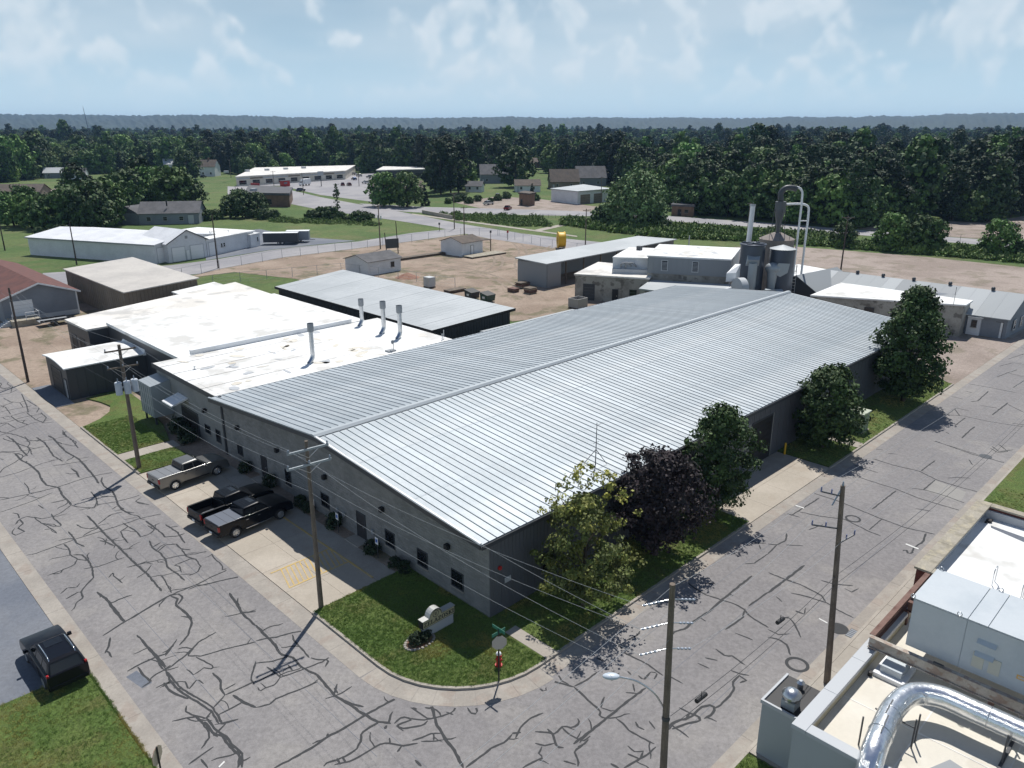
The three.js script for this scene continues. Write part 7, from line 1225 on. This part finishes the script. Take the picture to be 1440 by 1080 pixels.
// street trees by the factory
treeFrom('young_honey_locust', 'sparse yellow-green tree on the grass nearest the lawn corner', 'tree', null,
  (() => { const a = flat([crown(11, { kind: 'oval', clumps: 250, leaves: 44, rx: 2.45, h: 6.0, y0: 1.0, cs: 0.45, leaf: 0.09, lobe: 0.55, cols: [[0.16, 0.175, 0.035], [0.105, 0.13, 0.028], [0.08, 0.10, 0.024]] })], false), b = flat([crown(12, { kind: 'oval', clumps: 46, leaves: 30, rx: 2.6, h: 3.2, y0: 5.6, cs: 0.34, leaf: 0.085, lobe: 0.5, cols: [[0.30, 0.29, 0.06], [0.23, 0.235, 0.05], [0.16, 0.175, 0.04]] })], false); return mergeGeometries([a, b]); })(),
  trunkGeo(5, 8, 0.14, 1.8, 2.6, 12), 30.6, -24.9, 1, 0.3, 0.1);
treeFrom('purple_maple', 'dark purple-leaved maple between the yellow-green tree and the green maple', 'tree', null, crown(21, { kind: 'round', clumps: 330, leaves: 40, rx: 2.8, h: 5.8, y0: 1.5, cs: 0.55, leaf: 0.105, lobe: 0.38, cols: [[0.020, 0.012, 0.014], [0.026, 0.016, 0.019], [0.014, 0.009, 0.011], [0.034, 0.022, 0.026]] }), trunkGeo(6, 7, 0.17, 1.8, 2.6, 9), 38.4, -25.2, 1, 1.1, 0.1);
treeFrom('green_maple', 'upright green maple beside the concrete driveway', 'tree', null, crown(31, { kind: 'oval', clumps: 300, leaves: 40, rx: 2.3, h: 7.2, y0: 1.1, cs: 0.5, leaf: 0.11, lobe: 0.4, cols: GREEN }), trunkGeo(7, 8, 0.17, 1.6, 2.2, 9), 46.2, -25.4, 1, 2.0, 0.1);
treeFrom('green_maple', 'round green maple beside the pale green utility cabinet', 'tree', null, crown(41, { kind: 'round', clumps: 300, leaves: 40, rx: 2.8, h: 6.4, y0: 0.8, cs: 0.6, leaf: 0.13, lobe: 0.34, cols: GREEN }), trunkGeo(8, 7, 0.17, 1.5, 2.4, 8), 63.9, -25.4, 1, 0.6, 0.1);
treeFrom('green_maple', 'tallest dark green tree at the far corner of the silver-roofed factory', 'tree', null, crown(51, { kind: 'oval', clumps: 460, leaves: 42, rx: 3.35, h: 11.2, y0: 1.2, cs: 0.75, leaf: 0.16, lobe: 0.36, cols: GREEN }), trunkGeo(9, 11, 0.25, 2, 3.4, 9), 81.6, -24.9, 0.94, 0.9, 0.1);
// foundation shrubs along the block front and under the trees
const shrub = (seed, cols, rx = 0.5, h = 0.75, leaf = 0.06, n = 60) => crown(seed, { kind: 'round', clumps: n, leaves: 18, rx, h, y0: 0.08, cs: 0.16 * rx / 0.5, leaf, lobe: 0.25, cols });
{
  const sg = [shrub(3, DARK), shrub(4, DARK), shrub(5, DARK, 0.45, 0.9)]; const r = rng(17);
  for (const z of [-35.2, -36.2, -38.7, -43.4, -46.9, -48.0, -52.6, -56.6]) treeFrom('foundation_shrub', 'low dark shrub growing along the block front of the factory', 'shrub', 'shrubs along the block front', sg[Math.floor(r() * 3)], null, 25.25, z, 0.8 + 0.5 * r(), r() * 6, 0.05);
  for (const [x, z, s] of [[-0.35, 0.05, 0.75], [0.15, 0.15, 0.65], [0.5, -0.05, 0.6], [0, -0.15, 0.6]].map(([dx, dz, k]) => [G(590, 902, 0.13)[0] + dx, G(590, 902, 0.13)[1] + dz, k])) treeFrom('bed_shrub', 'small leafy shrub in the oval bed by the lawn sign', 'shrub', 'shrubs of the sign bed', sg[1], null, x, z, s, r() * 6, 0.12);
  for (const [x, z] of [[24.6, -66.5], [24.9, -69.2]]) treeFrom('wall_shrub', 'round dark shrub by the white canopy of the workshop', 'shrub', 'shrubs by the canopy', sg[0], null, x, z, 1.7, r() * 6, 0);
}
// twelve crowns of different habit for the trees farther off
const tint = (c, k) => c.map((q) => q.map((v) => v * k));
const T = {
  round: [1, 2, 3].map((i) => crown(100 + i, { kind: 'round', clumps: 165, leaves: 20, rx: 5.2, h: 10, y0: 1.0, cs: 1.2, leaf: 0.42, lobe: 0.28, cols: tint(GREEN, [1.0, 1.5, 2.2][i - 1]) })),
  light: [1, 2].map((i) => crown(120 + i, { kind: 'round', clumps: 165, leaves: 20, rx: 5.0, h: 10, y0: 1.0, cs: 1.15, leaf: 0.42, lobe: 0.28, cols: tint(LIGHT, [1.15, 1.7][i - 1]) })),
  oval: [1, 2].map((i) => crown(140 + i, { kind: 'oval', clumps: 170, leaves: 20, rx: 4.0, h: 13, y0: 1.2, cs: 1.05, leaf: 0.4, lobe: 0.3, cols: tint([...GREEN, ...DARK], [1.0, 1.8][i - 1]) })),
  pine: [1, 2, 3].map((i) => crown(160 + i, { kind: 'oval', clumps: 150, leaves: 20, rx: 3.9, h: 15, y0: 1.8, cs: 1.1, leaf: 0.36, flatten: 0.4, lobe: 0.5, cols: tint(DARK, [0.85, 1.25, 1.8][i - 1]) })),
  spruce: [1, 2].map((i) => crown(180 + i, { kind: 'cone', clumps: 190, leaves: 14, rx: 3.3, h: 16, y0: 0.8, cs: 0.7, leaf: 0.4, droop: 0.35, flatten: 0.5, cols: DARK })),
  willow: [crown(200, { kind: 'round', clumps: 520, leaves: 22, rx: 8.6, h: 13.5, y0: 1.0, cs: 1.2, leaf: 0.36, flatten: 1.2, lobe: 0.22, cols: GREY })],
  bush: [1, 2].map((i) => crown(220 + i, { kind: 'round', clumps: 90, leaves: 16, rx: 2.3, h: 3.0, y0: 0.1, cs: 0.65, leaf: 0.28, lobe: 0.35, cols: GREEN })),
};
const TR = { big: trunkGeo(60, 10, 0.34, 3, 4, 5), pine: trunkGeo(61, 15, 0.28, 4, 2.4, 4) };
const LAB = {
  round: ['broad_tree', 'broadleaf tree with rounded green crown'], light: ['light_green_tree', 'light green broadleaf tree'], oval: ['tall_tree', 'tall upright broadleaf tree'], pine: ['pine_tree', 'dark ragged pine tree'], spruce: ['spruce_tree', 'dark conical spruce tree'], bush: ['bush', 'rounded green bush'],
};
const tr = rng(77);
function plant(kind, a, b, s, label, group) { const q = G(a, b), n = T[kind].length, c = T[kind][Math.floor(tr() * n)]; const [nm, lb] = LAB[kind] ?? ['willow_tree', 'willow']; return treeFrom(nm, label ?? lb, kind === 'bush' ? 'bush' : 'tree', group, c, kind === 'bush' ? null : kind === 'pine' || kind === 'spruce' ? TR.pine : TR.big, q[0], q[1], s, tr() * 6.283); }
{
  const w = G(895, 321); treeFrom('willow_tree', 'big silvery green willow standing alone beside the lane', 'tree', null, T.willow[0], TR.big, w[0], w[1], 1.0, 0.4);
  plant('bush', 850, 318, 1.7, 'dark bush at the left foot of the willow'); plant('spruce', 843, 319, 0.42, 'small dark conifer left of the willow'); plant('bush', 925, 325, 1.2, 'low bush at the right foot of the willow');
  plant('round', 540, 290, 1.06, 'round light-edged tree, left of the twin trees by the brown hipped building'); plant('light', 573, 291, 1.08, 'round tree, right of the twin trees by the brown hipped building'); plant('spruce', 598, 289, 0.5, 'small dark conifer beside the twin trees');
  for (const [a, b, s, k] of [[620, 274, 1.35, 'pine'], [634, 273, 1.25, 'pine'], [645, 271, 1.3, 'pine'], [612, 270, 1.2, 'oval'], [655, 266, 1.15, 'light'], [628, 266, 1.4, 'pine']]) plant(k, a, b, s, 'tall tree in the dark clump behind the twin trees', 'clump behind the twin trees');
  plant('round', 725, 263, 1.6, 'very dark rounded tree by the brown-roofed cottage');
  plant('round', 1185, 347, 0.52, 'round bushy tree behind the gravel strip pole');
  for (const [a, b, s] of [[1252, 351, 0.75], [1270, 352, 0.62], [1290, 353, 0.72], [1306, 354, 0.66]]) plant('round', a, b, s, 'low round tree in the row beyond the gravel strip', 'row beyond the gravel strip');
  plant('round', 1402, 361, 0.72, 'round dark tree by the gravel strip with the far fence behind'); plant('bush', 1437, 364, 1.2, 'bush at the right end of the gravel strip');
  // clump behind the long white building
  const rr = rng(5);
  for (const [a, b, s, k] of [[110, 322, 1.1, 'round'], [135, 324, 1.15, 'round'], [150, 318, 1.15, 'light'], [118, 312, 1.2, 'oval'], [168, 308, 1.2, 'round'], [185, 300, 1.25, 'round'], [205, 296, 1.25, 'oval'], [225, 298, 1.3, 'round'], [248, 302, 1.35, 'light'], [262, 300, 1.1, 'round'], [95, 318, 0.9, 'light'], [70, 322, 0.85, 'round'], [45, 320, 0.85, 'light'], [20, 318, 0.8, 'round'], [55, 330, 0.6, 'bush'], [85, 332, 0.9, 'bush'], [5, 312, 0.8, 'round'], [35, 308, 0.9, 'round'], [-15, 310, 0.8, 'round']]) plant(k, a, b, s, 'leafy tree in the thicket behind the long white building', 'thicket behind the white building');
  for (const [a, b, s] of [[325, 306, 0.6], [345, 306, 0.72], [362, 304, 0.66], [338, 300, 0.7]]) plant('round', a, b, s, 'shrubby tree in the clump by the brown brick shop', 'clump by the brick shop');
  for (const [a, b, s] of [[370, 308, 1.0], [385, 307, 0.8], [452, 308, 1.1], [465, 309, 1.2], [480, 310, 0.8], [440, 309, 0.9], [505, 312, 1.0], [515, 312, 0.9], [495, 311, 0.6], [290, 310, 1.0], [305, 308, 0.9]]) plant('bush', a, b, s, 'rounded bush in the hedge at the lawn edge', 'hedge at the lawn edge');
  treeFrom('vine_column', 'narrow green vine column climbing a pole by the hedge', 'vine', null, crown(300, { kind: 'oval', clumps: 40, leaves: 14, rx: 1.0, h: 8.5, y0: 0.3, cs: 0.45, leaf: 0.25, cols: GREEN }), null, ...G(474.5, 296.5), 1, 0);
  plant('round', 265, 252, 1.35, 'round tree between the two far white houses'); plant('light', 348, 246, 0.9, 'light tree left of the pale shop row'); plant('light', 386, 244, 0.7, 'small light tree behind the pale shop row');
  for (const [a, b, s, k] of [[690, 285, 0.55, 'bush'], [660, 286, 0.7, 'bush'], [672, 283, 0.7, 'bush'], [642, 284, 0.7, 'bush'], [630, 286, 0.6, 'bush'], [652, 282, 0.8, 'bush'], [700, 282, 0.7, 'bush'], [712, 279, 0.8, 'bush'], [752, 282, 0.8, 'bush'], [748, 276, 0.35, 'spruce']]) plant(k, a, b, s, 'nursery shrub standing in the garden yard', 'nursery shrubs');
}
// ditch-side undergrowth: countless low stems, one mass
{
  const g = crown(400, { kind: 'round', clumps: 14, leaves: 14, rx: 1.1, h: 0.9, y0: 0, cs: 0.45, leaf: 0.17, cols: [[0.115, 0.18, 0.038], [0.095, 0.155, 0.032], [0.15, 0.215, 0.05]] }), r = rng(401), list = [];
  const band = (top, bot, n, s0) => { for (let i = 0; i < n; i++) { const k = r() * (top.length - 1), j = Math.floor(k), f = k - j, t = r(), A = G(lerp(top[j][0], top[j + 1][0], f), lerp(top[j][1], top[j + 1][1], f)), Bq = G(lerp(bot[j][0], bot[j + 1][0], f), lerp(bot[j][1], bot[j + 1][1], f)); list.push([lerp(A[0], Bq[0], t), lerp(A[1], Bq[1], t), s0 * (0.7 + 0.8 * r())]); } };
  band([[800, 312], [880, 318], [950, 320], [1090, 330], [1180, 341]], [[790, 316], [880, 328], [950, 336], [1090, 340], [1180, 348]], 700, 1.3);
  band([[1200, 345], [1330, 352], [1460, 360]], [[1200, 350], [1330, 360], [1460, 371]], 320, 1.1);
  band([[620, 302], [700, 304], [760, 306]], [[640, 309], [720, 318], [775, 319]], 260, 0.75);
  band([[380, 308], [520, 312]], [[380, 313], [540, 318]], 120, 0.7);
  const m = new THREE.InstancedMesh(g, M.leaf, list.length), q = new THREE.Object3D();
  list.forEach(([x, z, s], i) => { q.position.set(x, -0.05, z); q.rotation.y = r() * 6.283; q.scale.set(s, s * (0.7 + 0.7 * r()), s); q.updateMatrix(); m.setMatrixAt(i, q.matrix); });
  m.name = 'undergrowth'; m.castShadow = m.receiveShadow = true; scene.add(m); tag(m, 'rank green weeds and brush along the ditch and verges', 'undergrowth', null, 'stuff');
}
// the woods: the trees that show largest are things, the mass behind them is one object
{
  const inPoly = (x, y, P) => { let c = false; for (let i = 0, j = P.length - 1; i < P.length; j = i++) if ((P[i][1] > y) !== (P[j][1] > y) && x < (P[j][0] - P[i][0]) * (y - P[i][1]) / (P[j][1] - P[i][1]) + P[i][0]) c = !c; return c; };
  const WOODS = [[[958, 300], [1030, 305], [1100, 313], [1205, 320], [1290, 309], [1385, 313], [1440, 303], [1580, 300], [1580, 190], [955, 190]],
    [[-140, 262], [0, 258], [60, 249], [200, 241], [300, 243], [345, 245], [420, 238], [500, 241], [590, 247], [660, 250], [760, 240], [870, 262], [960, 296], [960, 190], [-140, 190]]];
  const CLEAR = [[[1262, 238], [1320, 238], [1330, 244], [1262, 246]], [[732, 233], [765, 233], [765, 250], [728, 252]], [[850, 228], [862, 228], [862, 236], [850, 236]]];
  const r = rng(505), near = [], far = [];
  const ctr = Math.atan2(FWD.x, -FWD.z);
  const tries = 60000;
  for (let i = 0; i < tries; i++) {
    // denser near, thinning with distance; all round the view and a little beyond it
    const u = r(), d = 215 + 2700 * Math.pow(u, 1.75), a = ctr + (r() - 0.5) * 1.62, x = d * Math.sin(a), z = -d * Math.cos(a);
    const qx = x, qy = -EYE, qz = z, zz = qx * FWD.x + qy * FWD.y + qz * FWD.z, X = 720 + FPX * (qx * RGT.x + qz * RGT.z) / zz, Y = 540 - FPX * (qx * UPV.x + qy * UPV.y + qz * UPV.z) / zz;
    if (!(Y < 204 || WOODS.some((p) => inPoly(X, Y, p)))) continue;
    if (CLEAR.some((p) => inPoly(X, Y, p))) continue;
    if (d > 700 && vnoise(x / 140 + 50, z / 140 + 50, 4096, 4) < 0.22) continue;    // far fields open between the woods
    const key = Math.floor(x / (d < 500 ? 7.5 : 10.5)) + ':' + Math.floor(z / (d < 500 ? 7.5 : 10.5));
    far.push([x, z, d, X, key]);
  }
  far.sort((a, b) => a[2] - b[2]);
  const seen = new Set(), keep = [];
  for (const t of far) { if (seen.has(t[4])) continue; seen.add(t[4]); keep.push(t); }
  const kindOf = (x, z, X) => { const n = vnoise(x / 60 + 9, z / 60 + 70, 4096, 8), k = r(); if (X > 955) return n < 0.42 ? (k < 0.75 ? 'pine' : 'oval') : k < 0.4 ? 'round' : k < 0.6 ? 'oval' : k < 0.72 ? 'light' : 'pine'; return n < 0.40 ? (k < 0.6 ? 'pine' : k < 0.75 ? 'spruce' : 'oval') : k < 0.5 ? 'round' : k < 0.68 ? 'light' : k < 0.85 ? 'oval' : 'spruce'; };
  const inst = {};
  let count = 0;
  for (const [x, z, d, X] of keep) {
    const kind = kindOf(x, z, X), tn = clamp(0.5 + 1.5 * (vnoise(x / 30 + 300, z / 30 + 200, 4096, 6) - 0.5) + 0.35 * (r() - 0.5), 0, 0.999), s = (kind === 'pine' || kind === 'spruce' ? 0.85 : 1.0) * (0.66 + 0.5 * r() + 0.5 * Math.pow(r(), 5)) * (d > 900 ? 1.25 : 1.12), ci = Math.floor(tn * T[kind].length), rot = r() * 6.283;
    if (count < 290 && X > -60 && X < 1500) {
      count++;
      const side = X > 955 ? 'the woods beyond the lane on the right' : X < 480 ? 'the woods behind the far white houses' : 'the woods behind the shops and grey-roofed houses';
      treeFrom(LAB[kind][0], LAB[kind][1] + ' in ' + side, 'tree', 'trees of ' + side, T[kind][ci], kind === 'pine' || kind === 'spruce' ? TR.pine : TR.big, x, z, s, rot);
    } else (inst[kind + ci] ??= { g: T[kind][ci], l: [] }).l.push([x, z, s, rot]);
  }
  const cq = new THREE.Color(), q = new THREE.Object3D(), woods = new THREE.Group(); woods.name = 'far_woods'; tag(woods, 'dense green woods stretching away to the horizon hills', 'woods', null, 'stuff'); scene.add(woods);
  for (const k in inst) { const { g, l } = inst[k], m = new THREE.InstancedMesh(g, M.leaf, l.length); l.forEach(([x, z, s, rot], i) => { q.position.set(x, -0.3, z); q.rotation.y = rot; q.scale.set(s, s * (0.85 + 0.35 * r()), s); q.updateMatrix(); m.setMatrixAt(i, q.matrix); const k = 0.75 + 0.6 * r(); m.setColorAt(i, cq.setRGB(k * (0.9 + 0.25 * r()), k, k * 0.95)); }); m.name = 'tree_mass'; m.userData.kind = 'stuff'; m.castShadow = m.receiveShadow = true; woods.add(m); }
  console.log('woods', keep.length, 'near', count);
}
// wooded hills on the horizon
{
  const nx = 700, ny = 26, pos = [], idx = [], a0 = yaw - 0.85, a1 = yaw + 0.85;
  for (let j = 0; j <= ny; j++) for (let i = 0; i <= nx; i++) {
    const a = lerp(a0, a1, i / nx), d = lerp(2900, 7200, j / ny), X = (a - yaw) * 1100 + 720;
    const prof = 62 + 26 * fbm(i / nx * 9 + 3, 2.5, 64, 4, 71) + 14 * smooth(900, 1440, X) + 8 * smooth(500, 250, X);
    const k = smooth(2900, 5600, d) * (1 - 0.5 * smooth(6400, 7200, d));
    const h = -6 + k * (prof + 10) + 26 * smooth(3000, 3700, d) * (fbm(i / nx * 30, j / ny * 6, 64, 3, 19) - 0.35) + 15 * (hash2(i, j, 4) - 0.5) * smooth(2900, 3400, d);
    pos.push(d * Math.sin(a), h, -d * Math.cos(a));
  }
  for (let j = 0; j < ny; j++) for (let i = 0; i < nx; i++) { const p = j * (nx + 1) + i; idx.push(p, p + 1, p + nx + 1, p + 1, p + nx + 2, p + nx + 1); }
  const g = new THREE.BufferGeometry(); g.setAttribute('position', new THREE.Float32BufferAttribute(pos, 3)); g.setIndex(idx); g.computeVertexNormals();
  struct('hills', g, mottle(70, [0.02, 0.04, 0.02], [0.012, 0.026, 0.014], { metres: 260, coarse: 8, fine: 80, grain: 0.6, c: [0.05, 0.075, 0.03], cAmt: 0.3 }));
}
// grass blades on the near lawns, ragged along the kerbs
{
  const r = rng(900), pos = [], col = [], nor = [];
  for (let i = 0; i < 9; i++) { const a = r() * 6.283, x = (r() - 0.5) * 0.16, z = (r() - 0.5) * 0.16, h = 0.025 + 0.04 * r(), w = 0.010, lx = (r() - 0.5) * 0.07, lz = (r() - 0.5) * 0.07, k = 0.7 + 0.6 * r(); pos.push(x - Math.cos(a) * w, 0, z - Math.sin(a) * w, x + Math.cos(a) * w, 0, z + Math.sin(a) * w, x + lx, h, z + lz); for (let j = 0; j < 3; j++) { nor.push(0, 1, 0); col.push(k, k, k); } }
  const g = new THREE.BufferGeometry(); g.setAttribute('position', new THREE.Float32BufferAttribute(pos, 3)); g.setAttribute('color', new THREE.Float32BufferAttribute(col, 3)); g.computeVertexNormals();
  const spots = [];
  const fill = (n, f, y) => { for (let i = 0; i < n; i++) { const p = f(); if (p) spots.push([...p, y]); } };
  const arcD = (x, z) => (x < 24.8 && z > -29 ? Math.hypot(x - 24.8, z + 29) < 5.85 : true);
  fill(15000, () => { const x = lerp(18.9, 26, r()), z = lerp(-35.6, -23.1, r()); return arcD(x, z) && !(x > 25.4 && x < 26.4 && z > -26.3) ? [x, z] : null; }, 0.115);
  fill(8000, () => { const x = lerp(26.4, 46.9, r()), z = lerp(-27.8, -23.1, r()); return [x, z]; }, 0.115);
  fill(13000, () => [lerp(-4, 7.8, r()), lerp(-39.7, -24, r())], 0.095);
  fill(2600, () => [7.72 + 0.22 * r() * r(), lerp(-39.7, -24, r())], 0.02);
  fill(9000, () => { const x = lerp(18.9, 24, r()), z = lerp(-77, -62.4, r()); return z > -66 ? (x < 23.2 ? [x, z] : null) : z < -67.9 && x < 23.4 && (z > -76.8 || x > 22.9) ? [x, z] : null; }, 0.105);
  fill(5000, () => [lerp(60.3, 91.5, r()), lerp(-27.8, -23.1, r())], 0.115);
  fill(2500, () => [lerp(52, 66, r()), lerp(-12.2, -6, r())], 0.115);
  fill(1500, () => [lerp(23, 27.2, r()), lerp(-12.2, -9.6, r())], 0.105);
  const mat = new THREE.MeshStandardMaterial({ vertexColors: true, color: rgb(0.19, 0.275, 0.06), roughness: 0.9, side: THREE.DoubleSide }), m = new THREE.InstancedMesh(g, mat, spots.length), q = new THREE.Object3D(), c = new THREE.Color();
  spots.forEach(([x, z, y], i) => { const s = 0.8 + 0.8 * r(); q.position.set(x, y, z); q.rotation.set(0, r() * 6.283, 0); q.scale.set(s, s * (0.7 + 0.6 * r()), s); q.updateMatrix(); m.setMatrixAt(i, q.matrix); const d = smooth(0.5, 0.72, fbm(x * 0.5, z * 0.5, 512, 3, 8)); m.setColorAt(i, c.setRGB(0.85 + 1.0 * d, 0.9 + 0.25 * d, 0.9 + 0.6 * d)); });
  m.name = 'grass'; m.castShadow = m.receiveShadow = true; scene.add(m); tag(m, 'short mown grass blades of the lawns and verges', 'grass', null, 'stuff');
}
scene.fog = new THREE.FogExp2(new THREE.Color(0.36, 0.60, 1.0), 0.00009);
scene.traverse((o) => { if (o.isMesh) { o.castShadow = true; o.receiveShadow = true; } });
renderer.render(scene, camera);
